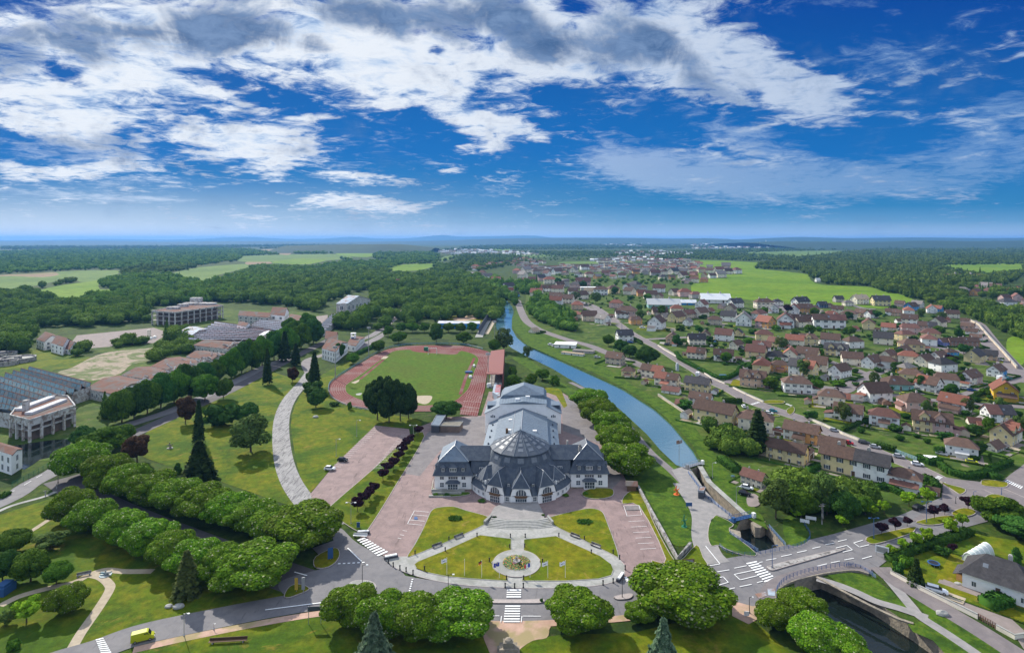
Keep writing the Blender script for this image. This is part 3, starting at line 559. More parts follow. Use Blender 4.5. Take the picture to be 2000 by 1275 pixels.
tri = [(432,545),(440,510),(500,465),(600,395),(700,320),(790,255),(850,215),(940,200),(1100,198),(1390,200),(1460,207),(1560,235),(1608,275),(1600,320),(1560,430),(1520,540),(1465,600),(1390,655),(1200,690),(900,690),(650,668),(560,640),(490,610),(445,580)]
M['track'] = mottled('red_track', (.13,.022,.018), (.155,.036,.030), .12, .9, (.17,.08,.07), .05)
O_, I_ = smooth(g('T', tro), True, 4), smooth(g('T', tri), True, 4)
sheet('running_track', O_, 'track', 'red athletics track with white lane lines', cat='running track')
sheet('running_track', g('T', [(1530,560),(1655,590),(1602,788),(1445,772),(1470,660)]), 'track', 'straight red start lanes of the track', cat='running track')
sheet('pitch', I_, 'pitch', 'green football pitch inside the red track', cat='pitch')
sheet('running_track', smooth(g('T', [(1040,195),(1450,195),(1440,215),(1400,240),(1250,232),(1060,218)]), True, 3), 'track', 'red apron behind the far goal', cat='running track')
segs = []; mb = MB(); LEV[0] += 1
for k in range(8):
 t = .06+k*.13; L = [tuple(Vector(a).lerp(Vector(b), t)) for a, b in zip(O_, I_)]; L.append(L[0])
 for i in range(len(L)-1):
  A, B = Vector(L[i]), Vector(L[i+1])
  if (B-A).length < .01: continue
  d = (B-A).normalized(); nn = Vector((-d.y, d.x))*.04; z = .02+.0018*LEV[0]
  mb.add([(x, y, z) for x, y in (A-nn, B-nn, B+nn, A+nn)], [(0,1,2,3)])
for k in range(8):
 t = .04+k*.13; A = Vector(g('T', [(1655,590)])[0]).lerp(Vector(g('T', [(1510,570)])[0]), t); B = Vector(g('T', [(1602,788)])[0]).lerp(Vector(g('T', [(1445,772)])[0]), t)
 d = (B-A).normalized(); nn = Vector((-d.y, d.x))*.04; mb.add([(x, y, z) for x, y in (A-nn, B-nn, B+nn, A+nn)], [(0,1,2,3)])
for a, b in (((1458,700),(1620,715)),((1450,735),(1612,750)),((1475,655),(1635,662))):
 A, B = Vector(g('T', [a])[0]), Vector(g('T', [b])[0]); d = (B-A).normalized(); nn = Vector((-d.y, d.x))*.2; mb.add([(x, y, z) for x, y in (A-nn, B-nn, B+nn, A+nn)], [(0,1,2,3)])
tag(mb.build('lane_lines', M['kerb']), 'white lane lines of the running track', 'road marking', kind='structure')
sheet('sand_pit', smooth(g('T', [(985,620),(1180,605),(1195,640),(1150,680),(1080,670)]), True, 3), 'path', 'pale throwing circle and sand at the near end of the pitch', cat='sand pit')
sheet('sand_pit', g('T', [(770,258),(815,256),(790,278),(745,280)]), 'path', 'far sand pit of the left long jump', cat='sand pit')
sheet('sand_pit', g('T', [(480,490),(555,462),(550,480),(515,500)]), 'path', 'near sand pit of the left long jump', cat='sand pit')
ribbon('running_track', g('T', [(560,460),(670,370),(770,285)]), 2, 'track', 'left long-jump runway', sm=False, cat='runway')
ribbon('running_track', g('T', [(1450,595),(1500,440),(1575,270)]), 2, 'track', 'right long-jump runway', sm=False, cat='runway')
sheet('sand_pit', smooth(g('T', [(525,590),(575,582),(565,600),(530,602)]), True, 3), 'paving', 'small white shot-put pad', cat='sand pit')
def hills(name, pts, Y0, depth, mat, label):
 P = smooth(pts, False, 8); mb = MB(); n = len(P)
 rows = [(-1.0, 0.0), (-.6, .5), (-.25, .9), (0, 1.0), (.4, .8), (1, 0)]
 for k, (o, hh) in enumerate(rows):
  for (x, y) in P:
   Z = HC+(HZ-y)*(1.5 if y < HZ else 1)*Y0/F; X = (x-1000)*Y0/F; mb.v.append((X+random.uniform(-1,1)*Y0*.001, Y0+o*depth, max(0, Z)*hh))
 for k in range(len(rows)-1):
  for i in range(n-1): mb.f.append((k*n+i, k*n+i+1, (k+1)*n+i+1, (k+1)*n+i)); mb.m.append(0)
 tag(mb.build(name, M[mat], sm=True), label, 'hills', kind='structure')
M['hill'] = mottled('wooded_hill', (.014,.040,.020), (.026,.058,.028), .004, .95)
hills('hills', [(-400,466),(-100,469),(100,468.5),(200,467),(330,468),(420,466.5),(480,464.5),(560,467),(640,466.5),(690,464.5),(740,466.5),(800,466),(860,462.3),(900,464),(960,463.5),(1040,462.8),(1080,465.5),(1150,465.6),(1250,465.8),(1400,466.5)], 24000, 4000, 'hill', 'pale blue far ridge on the left skyline')
hills('hills', [(-400,472),(0,471),(180,470),(300,472),(500,471),(620,473),(760,471.5),(850,470),(930,467.5),(1000,466.5),(1100,465.6),(1250,466),(1300,467.5),(1380,466.2),(1430,468),(1520,465.5),(1570,464.7),(1650,466),(1800,465.2),(1900,466),(2000,465.8),(2300,465),(2500,467)], 13000, 3000, 'hill', 'blue wooded ridge along the whole skyline')
hills('hills', [(1450,474),(1530,471.5),(1700,472.5),(1800,470),(1900,471),(2000,469.5),(2200,468.5),(2400,470)], 6500, 1500, 'hill', 'dark wooded rise at the right skyline')
hills('hills', [(560,480),(640,478),(740,477),(790,477.5),(850,484)], 4200, 400, 'hill', 'low wooded plateau in the middle distance')
m = bpy.data.materials.new('haze'); m.use_nodes = True; t = NT(m.node_tree); t.n.clear()
vo = t.new('ShaderNodeVolumePrincipled'); vo.inputs['Density'].default_value = HAZE = 5.5e-5; vo.inputs['Color'].default_value = (.17,.46,.95,1); vo.inputs['Anisotropy'].default_value = .2
t.l.new(vo.outputs[0], t.new('ShaderNodeOutputMaterial').inputs[1])
mb = MB(); mb.box(-34500,-3100,-8,34500,30500,225); tag(mb.build('haze', m), 'thin blue haze over the whole valley', 'haze', kind='stuff')
# ================================================================== TREES
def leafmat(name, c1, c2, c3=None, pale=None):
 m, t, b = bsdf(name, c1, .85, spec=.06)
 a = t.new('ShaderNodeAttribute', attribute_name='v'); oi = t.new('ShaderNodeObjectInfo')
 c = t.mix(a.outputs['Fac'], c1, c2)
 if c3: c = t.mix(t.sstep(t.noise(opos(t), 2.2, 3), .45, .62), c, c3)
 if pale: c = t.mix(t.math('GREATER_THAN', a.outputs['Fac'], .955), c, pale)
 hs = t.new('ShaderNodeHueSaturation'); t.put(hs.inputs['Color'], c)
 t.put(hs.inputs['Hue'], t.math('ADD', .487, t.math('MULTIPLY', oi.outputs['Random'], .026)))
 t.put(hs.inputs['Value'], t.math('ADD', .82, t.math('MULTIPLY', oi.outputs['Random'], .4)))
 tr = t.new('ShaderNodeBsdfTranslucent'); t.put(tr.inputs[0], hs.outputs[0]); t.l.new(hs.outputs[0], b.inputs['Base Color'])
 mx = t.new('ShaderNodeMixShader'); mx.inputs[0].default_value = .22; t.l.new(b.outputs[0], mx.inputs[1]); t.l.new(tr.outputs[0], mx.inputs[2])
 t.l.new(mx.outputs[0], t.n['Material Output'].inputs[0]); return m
LM = {'chestnut': leafmat('chestnut_leaves', (.042,.12,.006), (.18,.30,.014), (.10,.17,.012), (.36,.38,.20)),
  'green': leafmat('green_leaves', (.040,.115,.008), (.11,.20,.016)),
  'deep': leafmat('deep_green_leaves', (.030,.090,.014), (.065,.145,.022)),
  'soft': leafmat('soft_green_leaves', (.055,.10,.020), (.11,.165,.035)),
  'lime': leafmat('yellow_green_leaves', (.12,.24,.010), (.25,.36,.02)),
  'plum': leafmat('plum_leaves', (.020,.008,.014), (.045,.016,.026)),
  'copper': leafmat('copper_beech_leaves', (.045,.022,.014), (.09,.045,.022)),
  'conifer': leafmat('conifer_needles', (.016,.042,.010), (.050,.085,.018)),
  'blue': leafmat('blue_spruce_needles', (.06,.11,.055), (.16,.22,.13)),
  'olive': leafmat('olive_leaves', (.06,.085,.02), (.11,.13,.035)),
  'forest': leafmat('forest_leaves', (.038,.10,.013), (.25,.36,.05), (.10,.18,.024)),
  'hedge': leafmat('hedge_leaves', (.025,.075,.010), (.06,.13,.016))}
def quads_mesh(C, N, S, jit=.5, asp=1.0, up=None):
 n = len(C); N = N+rng.normal(0, jit, (n, 3)); N /= np.linalg.norm(N, axis=1)[:, None]+1e-9
 A = rng.normal(0, 1, (n, 3)) if up is None else up+rng.normal(0, .25, (n, 3))
 U = np.cross(N, A); U /= np.linalg.norm(U, axis=1)[:, None]+1e-9; V = np.cross(N, U)
 S = np.asarray(S)[:, None] if np.ndim(S) else np.full((n, 1), S)
 r = lambda: rng.uniform(.75, 1.25, (n, 1))
 P = np.stack([C-U*S*r()-V*S*asp*r(), C+U*S*r()-V*S*asp*r(), C+U*S*r()+V*S*asp*r(), C-U*S*r()+V*S*asp*r()], 1).reshape(-1, 3)
 return P, np.arange(n*4).reshape(n, 4)
def ico(sub, rad=1.0):
 bm = bmesh.new(); bmesh.ops.create_icosphere(bm, subdivisions=sub, radius=rad)
 v = np.array([q.co[:] for q in bm.verts]); f = np.array([[q.index for q in p.verts] for p in bm.faces]); bm.free(); return v, f
ICO = {k: ico(k) for k in (1, 2, 3)}
def mk_mesh(name, V, tris, quads, vals, mat):
 me = bpy.data.meshes.new(name); nt, nq = len(tris), len(quads); me.vertices.add(len(V)); me.vertices.foreach_set('co', np.asarray(V, 'f').ravel())
 me.loops.add(nt*3+nq*4); li = np.concatenate([np.asarray(tris, 'i').ravel(), np.asarray(quads, 'i').ravel()]); me.loops.foreach_set('vertex_index', li)
 me.polygons.add(nt+nq); ls = np.concatenate([np.arange(nt)*3, nt*3+np.arange(nq)*4]).astype('i'); me.polygons.foreach_set('loop_start', ls)
 at_ = me.attributes.new('v', 'FLOAT', 'FACE'); at_.data.foreach_set('value', np.asarray(vals, 'f'))
 me.materials.append(mat); me.update(calc_edges=True); return me
def broad(n, leaf, lobes=14, H=1.0, squash=.62, seed=0, core=True, gap=0.0, low=.12, spread=.62):
 r = np.random.default_rng(seed); L = []
 zc = (H+low)/2; zr = (H-low)/2
 for i in range(lobes):
  ph = i*2.399+r.uniform(-.7, .7); cz = 1-2*(i+.5)/lobes; s = sqrt(max(0, 1-cz*cz))
  k = spread*r.uniform(.78, 1.22); L.append((cos(ph)*s*k, sin(ph)*s*k, zc+cz*zr*k, r.uniform(.20, .44)))
 L.append((0, 0, zc, .55)); L = np.array(L)
 P = []; Nn = []
 w = L[:, 3]**2; w /= w.sum(); need = n
 while need > 0:
  idx = r.choice(len(L), need*2, p=w); d = r.normal(0, 1, (need*2, 3)); d /= np.linalg.norm(d, axis=1)[:, None]
  rad = L[idx, 3]*r.uniform(.80, 1.07, need*2)
  q = L[idx, :3]+d*rad[:, None]*np.array([1, 1, max(.6, zr)])
  ok = np.ones(len(q), bool)
  for l in L:
   dd = (q-l[:3])/np.array([1, 1, max(.6, zr)]); ok &= (np.linalg.norm(dd, axis=1) > l[3]*.80)
  ok &= q[:, 2] > low*.5
  if gap: ok &= (np.sin(q[:, 0]*5+seed)*np.sin(q[:, 1]*5.3+seed*2)*np.sin(q[:, 2]*6) < 1-gap)
  q = q[ok][:need]; P.append(q); Nn.append(d[ok][:need]); need -= len(q)
 P = np.concatenate(P); Nn = np.concatenate(Nn); Nn[:, 2] += .25
 S = leaf*r.uniform(.6, 1.35, len(P)); V, Q = quads_mesh(P, Nn, S, .45)
 vals = r.uniform(0, 1, len(P)); T = np.zeros((0, 3), int)
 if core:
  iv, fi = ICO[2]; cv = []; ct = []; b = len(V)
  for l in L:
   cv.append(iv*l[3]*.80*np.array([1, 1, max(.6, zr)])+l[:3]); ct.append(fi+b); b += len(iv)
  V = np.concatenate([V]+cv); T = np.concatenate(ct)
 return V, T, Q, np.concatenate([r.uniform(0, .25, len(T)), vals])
def conifer(n, H=3.2, seed=0, droop=.35, leaf=.06, tiers=26, pw=.85, base=.08, ragged=.16):
 r = np.random.default_rng(seed); P = []; Nn = []; U = []; per = max(4, n//(tiers*9))
 for t in range(tiers):
  f = t/tiers; z0 = H*(base+(1-base)*f); R = (1-f)**pw*r.uniform(1-ragged, 1+ragged)
  nb = 9 if f < .7 else 6
  for k in range(nb):
   a = k*2*pi/nb+t*.7+r.uniform(-.2, .2); Rk = R*r.uniform(.8, 1.1)+.03; s = r.uniform(.1, 1, per)**.7
   lat = r.normal(0, .10, per)*(1.1-s)*Rk*1.6+r.normal(0, .02, per)
   x = s*Rk; P.append(np.stack([cos(a)*x-sin(a)*lat, sin(a)*x+cos(a)*lat, z0-droop*Rk*s**1.5+r.normal(0, .02, per)], 1))
   Nn.append(np.tile([cos(a)*.5, sin(a)*.5, 1.0], (per, 1))); U.append(np.tile([-sin(a), cos(a), 0], (per, 1)))
 P = np.concatenate(P); V, Q = quads_mesh(P, np.concatenate(Nn), leaf*r.uniform(.6, 1.3, len(P)), .35, 1.7, np.concatenate(U))
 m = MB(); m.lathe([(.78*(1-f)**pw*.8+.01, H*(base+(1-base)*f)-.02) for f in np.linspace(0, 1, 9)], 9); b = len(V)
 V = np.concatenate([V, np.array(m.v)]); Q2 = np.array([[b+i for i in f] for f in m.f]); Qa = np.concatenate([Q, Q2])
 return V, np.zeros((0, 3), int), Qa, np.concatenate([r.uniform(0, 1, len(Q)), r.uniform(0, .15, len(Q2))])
def column(n, H=4, seed=0, leaf=.10, R=1.0):
 r = np.random.default_rng(seed); z = r.uniform(.02, 1, n); a = r.uniform(0, 2*pi, n)
 rad = R*np.sin(np.clip(z, .02, 1)**.55*pi*.97)**.55*(1+.18*np.sin(a*3+z*9)+.12*np.sin(z*31+a*2)); rad *= r.uniform(.82, 1.08, n)
 P = np.stack([np.cos(a)*rad, np.sin(a)*rad, z*H], 1); N = np.stack([np.cos(a), np.sin(a), np.full(n, .5)], 1)
 V, Q = quads_mesh(P, N, leaf*r.uniform(.6, 1.4, n), .4, 1.3); m = MB()
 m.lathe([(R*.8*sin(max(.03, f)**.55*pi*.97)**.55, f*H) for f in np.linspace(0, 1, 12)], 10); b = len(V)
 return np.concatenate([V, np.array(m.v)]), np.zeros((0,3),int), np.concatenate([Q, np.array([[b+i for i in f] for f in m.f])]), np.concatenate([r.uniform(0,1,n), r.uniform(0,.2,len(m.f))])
TM = {}
def variant(kind, mat, geo):
 TM.setdefault(kind, []).append(mk_mesh(kind+'_crown', *geo, LM[mat]))
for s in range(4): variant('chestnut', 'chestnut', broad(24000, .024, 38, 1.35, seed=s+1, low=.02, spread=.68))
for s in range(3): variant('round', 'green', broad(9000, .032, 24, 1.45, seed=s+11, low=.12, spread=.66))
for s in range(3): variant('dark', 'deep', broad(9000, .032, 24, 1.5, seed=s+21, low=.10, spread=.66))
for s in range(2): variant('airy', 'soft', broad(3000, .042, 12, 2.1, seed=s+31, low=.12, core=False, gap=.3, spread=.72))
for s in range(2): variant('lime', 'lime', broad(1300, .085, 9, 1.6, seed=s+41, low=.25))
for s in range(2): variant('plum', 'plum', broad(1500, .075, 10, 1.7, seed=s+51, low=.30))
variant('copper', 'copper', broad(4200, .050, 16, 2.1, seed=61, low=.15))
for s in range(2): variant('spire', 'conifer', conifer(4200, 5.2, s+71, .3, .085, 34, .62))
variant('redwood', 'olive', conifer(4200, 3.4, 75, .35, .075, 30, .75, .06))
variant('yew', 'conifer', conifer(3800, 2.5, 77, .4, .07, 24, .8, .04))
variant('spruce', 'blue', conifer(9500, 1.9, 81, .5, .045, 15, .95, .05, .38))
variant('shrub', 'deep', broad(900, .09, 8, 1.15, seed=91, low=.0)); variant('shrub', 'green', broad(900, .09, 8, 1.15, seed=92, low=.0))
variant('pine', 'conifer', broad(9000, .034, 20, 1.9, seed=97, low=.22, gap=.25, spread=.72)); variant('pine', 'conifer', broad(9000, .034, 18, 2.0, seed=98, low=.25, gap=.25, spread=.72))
variant('poplar', 'deep', column(1500, 4.4, 95, .14))
tk = MB(); tk.tube([(0,0,-.02),(.015,0,.25),(0,.02,.55),(0,0,1)], .05, 8, r1=.02)
for k in range(5):
 a = k*1.257; tk.tube([(0,0,.35+k*.06),(cos(a)*.18,sin(a)*.18,.58+k*.05),(cos(a)*.42,sin(a)*.42,.80+k*.04)], .02, 5, r1=.006)
TRUNK = tk.mesh('trunk', M['trunk'], True)
TNAME = {'chestnut':('chestnut_tree','chestnut tree'),'round':('broadleaf_tree','tree'),'dark':('broadleaf_tree','tree'),'airy':('airy_tree','tree'),'lime':('young_maple','tree'),
   'plum':('plum_tree','tree'),'copper':('copper_beech','tree'),'spire':('conifer','conifer'),'redwood':('conifer','conifer'),'yew':('conifer','conifer'),'spruce':('blue_spruce','conifer'),'pine':('pine_tree','conifer'),
   'shrub':('shrub','shrub'),'poplar':('columnar_tree','tree')}
THIN = {'spire': 1, 'poplar': 1}
NTREE = [0]
def tree(kind, x, y, wpx, hpx, label, group=None, lift=0.0):
 td = (y-HZ)/F; kb = kind in ('chestnut','round','dark','copper','airy') and wpx > 16
 if kb: y -= .30*wpx*td; hpx = max(hpx*.68, hpx-wpx*td*.42)
 X, Y = at(x, y); s = Y/F; c = cos(atan2(abs(X), Y)); R = wpx*s/2*(.55+.45*c); Hh = hpx*s
 me = TM[kind][NTREE[0] % len(TM[kind])]; NTREE[0] += 1
 zmax = max(v.co.z for v in me.vertices) if 'zmax' not in me else me['zmax']; me['zmax'] = zmax
 nm, cat = TNAME[kind]; rz = random.uniform(0, 6.28)
 t = thing(nm, label, cat, (X, Y, 0), rz, group)
 tall = kind not in ('shrub', 'poplar', 'yew')
 z0 = Hh*(.12 if kind in ('chestnut','round','dark','copper','airy') else .22 if kind in ('lime','plum') else .05) if tall else 0
 if group and 'long tree row' in group: z0 = Hh*.02; R *= 1.18
 rn = R/1.02
 inst('crown', me, t, (0, 0, z0+lift), 0, (rn, rn*random.uniform(.92, 1.08), (Hh-z0)/zmax))
 if kind != 'shrub': inst('trunk', TRUNK, t, (0, 0, 0), 0, (max(R, Hh*.12)*1.0, max(R, Hh*.12)*1.0, Hh*(.8 if kind in THIN else .62)))
 return t
def row(kind, pts, wpx, hpx, desc, where, group, jx=3, c='P'):
 P = px(c, pts); P.sort()
 for i, p in enumerate(P):
  w = wpx[i] if isinstance(wpx, list) else wpx*random.uniform(.9, 1.1); h = hpx[i] if isinstance(hpx, list) else hpx*random.uniform(.92, 1.08)
  tree(kind, p[0], p[1], w, h, f'{desc}, {ordn(i)} from left {where}', group)
A1 = [(160,945,95,88),(205,968,92,84),(250,985,92,84),(300,1000,92,84),(345,1015,96,86),(395,1030,98,88),(445,1043,98,86),(490,1055,95,84),(538,1068,92,84),(600,1088,140,112)]
A2 = [(140,1032,84,84),(182,1052,84,82),(235,1078,94,88),(292,1100,96,88),(335,1120,90,88),(385,1138,96,90),(432,1150,96,90),(500,1172,138,112)]
for i, q in enumerate(A1): tree('chestnut', q[0], q[1], q[2]*1.08, q[3], f'big chestnut tree, {ordn(i)} from left in the far row of the shaded avenue', 'chestnuts along the shaded avenue')
for i, q in enumerate(A2): tree('chestnut', q[0], q[1], q[2]*1.08, q[3], f'big chestnut tree, {ordn(i)} from left in the near row of the shaded avenue', 'chestnuts along the shaded avenue')
A3 = [(690,1240,102,102),(748,1262,92,108),(812,1268,98,110),(895,1262,118,98)]
for i, q in enumerate(A3): tree('chestnut', q[0], q[1], q[2]*1.15, q[3], f'big chestnut, {ordn(i)} from left in the clump at the bottom, left of the gravel clearing', 'bottom chestnuts')
for q, lab in (((1128,1250,128,98),'wide chestnut just right of the pink gravel clearing'),((1330,1232,190,112),'widest chestnut of all, under the main road right of centre'),
    ((1515,1242,78,72),'chestnut left of the lower canal, the smaller one by the bridge'),((1570,1222,90,74),'chestnut overhanging the lower canal below the bridge'),
    ((1600,1300,120,95),'chestnut at the bottom edge left of the lower canal'),((1650,1325,110,88),'chestnut cut by the bottom edge beside the lower canal'),((1250,1225,60,52),'small chestnut crown left of the widest chestnut')):
 tree('chestnut', *q, lab, 'bottom chestnuts')
tree('spruce', 730, 1305, 98, 112, 'blue-grey spruce at the bottom edge in front of the left chestnut clump'); tree('spruce', 1296, 1310, 82, 106, 'blue-grey spruce at the bottom edge in front of the widest chestnut')
R1 = [(1150,805,62,44),(1168,832,66,52),(1190,862,70,56),(1205,893,72,60),(1224,935,86,66)]
for i, q in enumerate(R1): tree('chestnut', q[0], q[1], q[2]*1.15, q[3]*1.1, f'chestnut, {ordn(i)} from the back in the row between the domed hall and canal', 'chestnuts beside the hall')
for kind, q, lab in (('redwood',(365,1165,62,92),'tall olive conifer at the foot of the chestnut row in the park'),('round',(110,1152,60,62),'round tree above the path bend in the left park'),
  ('chestnut',(132,1210,82,74),'round grey-green tree inside the path bend'),('round',(60,1150,84,82),'dark green tree left of the path bend, behind the round trees'),
  ('round',(20,1095,80,68),'tree at the left edge above the park path'),('dark',(5,1150,70,80),'dark tree cut by the left edge of the picture'),('lime',(52,1215,70,46),'low yellow-green tree below the park path'),
  ('airy',(98,1085,72,48),'thin pale birch-like tree beside the short park path'),('airy',(10,1230,40,40),'small loose tree at the left edge of the lower park'),('shrub',(28,1268,36,20),'brown-green bush in the bottom left corner'),
  ('copper',(268,908,60,62),'dark copper beech in front of the round park trees'),('round',(200,900,86,72),'round tree left of the dark copper beech'),('round',(235,880,60,54),'round tree behind the dark copper beech'),
  ('dark',(160,880,52,50),'dark tree by the mill pond bank'),
  ('copper',(362,832,44,60),'copper-brown tree standing behind the park conifer'),('spire',(388,868,24,88),'slim dark conifer beside the copper-brown tree'),('yew',(388,940,78,82),'broad dark conifer in the middle of the park'),
  ('poplar',(347,925,13,22),'small clipped dark column on the park lawn'),
  ('shrub',(430,832,74,46),'wide weeping evergreen in the park'),('dark',(478,830,58,46),'rounded dark tree behind the weeping evergreen'),('airy',(490,892,90,86),'feathery pale green tree near the curved drive'),
  ('spire',(522,752,20,72),'slender conifer on the lawn left of the curved drive'),('copper',(571,748,26,32),'small reddish tree by the top of the drive'),('spire',(614,758,27,72),'dense dark conifer beside the drive near the track'),
  ('round',(608,752,22,28),'light bush behind the dense dark conifer'),('dark',(617,800,42,42),'dark round tree on the lawn inside the drive'),('shrub',(612,770,50,26),'light green bush on the lawn inside the drive'),
  ('round',(400,790,56,62),'round green tree behind the copper-brown tree'),('round',(436,782,36,46),'smaller round tree right of the larger one behind the copper-brown tree'),
  ('spire',(556,706,26,60),'dark conifer at the end of the long clipped tree row'),('spire',(578,714,22,44),'second dark conifer at the end of the long clipped tree row'),
  ('shrub',(683,800,12,16),'small dark ball bush at the near bend of the track'),
  ('dark',(872,822,58,42),'round dark tree behind the flat kiosk'),
  ('round',(1002,760,32,30),'round tree, left one of two behind the hall'),('round',(1038,756,28,28),'round tree, right one of two behind the hall'),
  ('shrub',(1000,735,22,20),'bush beside the red grandstand'),('round',(1060,745,34,26),'tree left of the canal behind the hall'),('shrub',(1085,752,24,20),'low bush by the canal behind the hall'),
  ('airy',(984,688,40,50),'loose tree leaning over the canal behind the grandstand'),('airy',(1030,700,22,26),'small thin tree on the canal bank'),('round',(965,690,26,30),'round tree behind the grandstand'),
  ('round',(905,672,32,26),'round tree behind the far end of the track'),('dark',(852,672,28,38),'dark cedar behind the far end of the track'),('round',(778,672,30,26),'round bush-like tree left behind the track'),
  ('round',(758,658,22,24),'round tree by the road behind the track'),('round',(740,690,30,26),'light tree beside the fence of the track'),('round',(690,712,28,24),'light tree at the left bend of the track'),
  ('dark',(663,702,24,34),'dark tree in front of the white building with a tower'),
  ('airy',(1515,1022,70,92),'tall loose willow by the lock'),('airy',(1615,1015,72,98),'bright tall birch behind the bridge road'),('dark',(1650,1030,60,78),'dark round tree next to the bright tall birch'),
  ('round',(1565,1020,60,62),'green tree between the willow and the birch'),('round',(1690,1010,40,44),'tree behind the first plum trees of the right road'),
  ('lime',(1645,1027,26,22),'small lime-yellow tree by the bridge road'),('lime',(1556,1015,24,24),'yellowish young tree near the basin'),
  ('spire',(1480,886,46,88),'tall dark spruce among the terraced houses by the canal'),
  ('dark',(1265,718,48,44),'big dark round tree by the main village street'),('dark',(1230,700,34,28),'dark round tree left of the big one on the village street'),('dark',(1212,690,30,28),'dark tree above the canal street'),
  ('round',(1955,1040,98,78),'large green tree at the right edge by the roundabout'),('dark',(2000,1070,110,62),'dark tree mass cut by the right edge'),
  ('yew',(1790,1142,38,54),'yellowish conical conifer in the garden by the blue trampoline'),('shrub',(1755,1122,30,26),'clipped dark shrub left of the conical conifer'),('shrub',(1770,1105,46,20),'wide shrub mass behind the conical conifer'),
  ('poplar',(1985,1100,18,32),'small yellow conifer at the right edge'),('plum',(1860,1080,20,20),'dark purple bush by the garden lawn'),('shrub',(1840,1085,34,20),'light shrub beside the purple bush')):
 if lab: tree(kind, *q, lab)
for i, q in enumerate([(737,824,54,82),(760,830,58,88),(782,826,54,80),(798,822,44,66)]):
 tree('pine', q[0], q[1]-4, q[2], q[3]+4, f'tall dark pine, {ordn(i)} from left of four in front of the track', 'pines before the track')
for i, q in enumerate([(1741,1085,24,22),(1765,1076,26,24),(1788,1068,30,30),(1810,1062,32,32),(1857,1045,34,34),(1880,1030,28,28)]):
 tree('lime', *q, f'bright young maple, {ordn(i)} from left below the right main road', 'young maples')
for i, q in enumerate([(1702,1010,26,26),(1727,1005,28,28),(1775,988,34,28),(1812,985,38,32)]):
 tree('lime', *q, f'bright young maple, {ordn(i)} from left above the right main road', 'young maples')
for i, q in enumerate([(1722,1045,26,26),(1749,1037,26,26),(1772,1028,22,20),(1825,1014,28,26),(1845,1006,22,22),(1891,996,30,26)]):
 tree('plum', *q, f'dark plum tree, {ordn(i)} from left on the medians of the right main road', 'median plum trees')
for i, q in enumerate([(698,1000,29,30),(711,987,29,28),(722,976,27,26),(730,965,24,24),(748,938,27,24),(757,926,28,25),(768,916,28,25),(778,902,24,22),(786,890,27,24),(795,878,25,23),(801,868,20,20),(816,852,22,20)]):
 tree('plum', *q, f'dark plum tree, {ordn(i)} from the front on the strip between the car parks', 'car park plum trees')
cl = [(238,830,54,72),(262,822,50,76),(288,812,50,76),(314,802,50,76),(340,792,52,76),(368,782,52,76)]
for i, q in enumerate(cl): tree('dark' if i % 2 else 'round', *q, f'tall tree, {ordn(i)} from left in the long row hiding the ruins', 'long tree row by the ruins')
cl = [(398,752,40,48),(425,745,40,46),(452,740,40,64),(472,732,40,66),(492,724,40,66),(512,716,38,64),(535,705,38,60),(560,690,40,56),(588,682,38,54),(612,672,38,52),(572,660,36,42),(600,652,34,44)]
for i, q in enumerate(cl): tree('round' if i % 3 else 'dark', *q, f'leafy tree, {ordn(i)} from front in the rear part of the long row by the ruins', 'long tree row by the ruins')
row('round', [(1330+i*93, 800-i*0) for i in range(7)], 24, 22, 'small round tree', 'in the row behind the track', 'row behind the track', c='G')
def inpoly(x, y, P):
 r = False; j = len(P)-1
 for i in range(len(P)):
  if (P[i][1] > y) != (P[j][1] > y) and x < (P[j][0]-P[i][0])*(y-P[i][1])/(P[j][1]-P[i][1])+P[i][0]: r = not r
  j = i
 return r
def scatter(poly, n, mind, avoid=()):
 xs = [p[0] for p in poly]; ys = [p[1] for p in poly]; out = []; tries = 0
 while len(out) < n and tries < n*60:
  tries += 1; x, y = random.uniform(min(xs), max(xs)), random.uniform(min(ys), max(ys))
  if not inpoly(x, y, poly): continue
  md = mind*(.3+.7*(y-HZ)/400);
  if any(abs(x-a) < md and abs(y-b) < md*.6 for a, b in out): continue
  if any(abs(x-a[0]) < a[2] and abs(y-a[1]) < a[3] for a in avoid): continue
  out.append((x, y))
 return out
def lumps(nleaf, seed, kind='b', sub=1):
 r = np.random.default_rng(seed); iv, fi = ICO[2] if sub == 2 else ICO[1]
 if kind == 'b':
  V = iv.copy(); d = 1+.16*np.sin(V[:, 0]*4+seed)*np.cos(V[:, 1]*5+seed)+.1*np.sin(V[:, 2]*7+seed); V *= d[:, None]*.86
  P = r.normal(0, 1, (nleaf, 3)); P /= np.linalg.norm(P, axis=1)[:, None]; P[:, 2] = np.abs(P[:, 2])*1.0-.15*r.uniform(0,1,nleaf)
  N = P.copy(); dd = 1+.16*np.sin(P[:, 0]*4+seed)*np.cos(P[:, 1]*5+seed)+.1*np.sin(P[:, 2]*7+seed); P = P*dd[:, None]*r.uniform(.85, 1.08, (nleaf, 1))
  zs = .95; V[:, 2] = V[:, 2]*zs+.85; P[:, 2] = P[:, 2]*zs+.85
 else:
  V = iv.copy(); V[:, 2] = (V[:, 2]+1)/2; V[:, :2] *= (1.05-V[:, 2:3])*.8; V[:, 2] *= 3.0
  z = r.uniform(0, 1, nleaf)**1.4; a = r.uniform(0, 2*pi, nleaf); rr = (1-z)*r.uniform(.7, 1.1, nleaf)
  P = np.stack([np.cos(a)*rr*.9, np.sin(a)*rr*.9, z*3.0], 1); N = np.stack([np.cos(a), np.sin(a), np.full(nleaf, .6)], 1)
 Q, qi = quads_mesh(P, N, .17*(60/nleaf)**.4*r.uniform(.7, 1.3, nleaf), .4)
 return V, fi, Q, qi, r
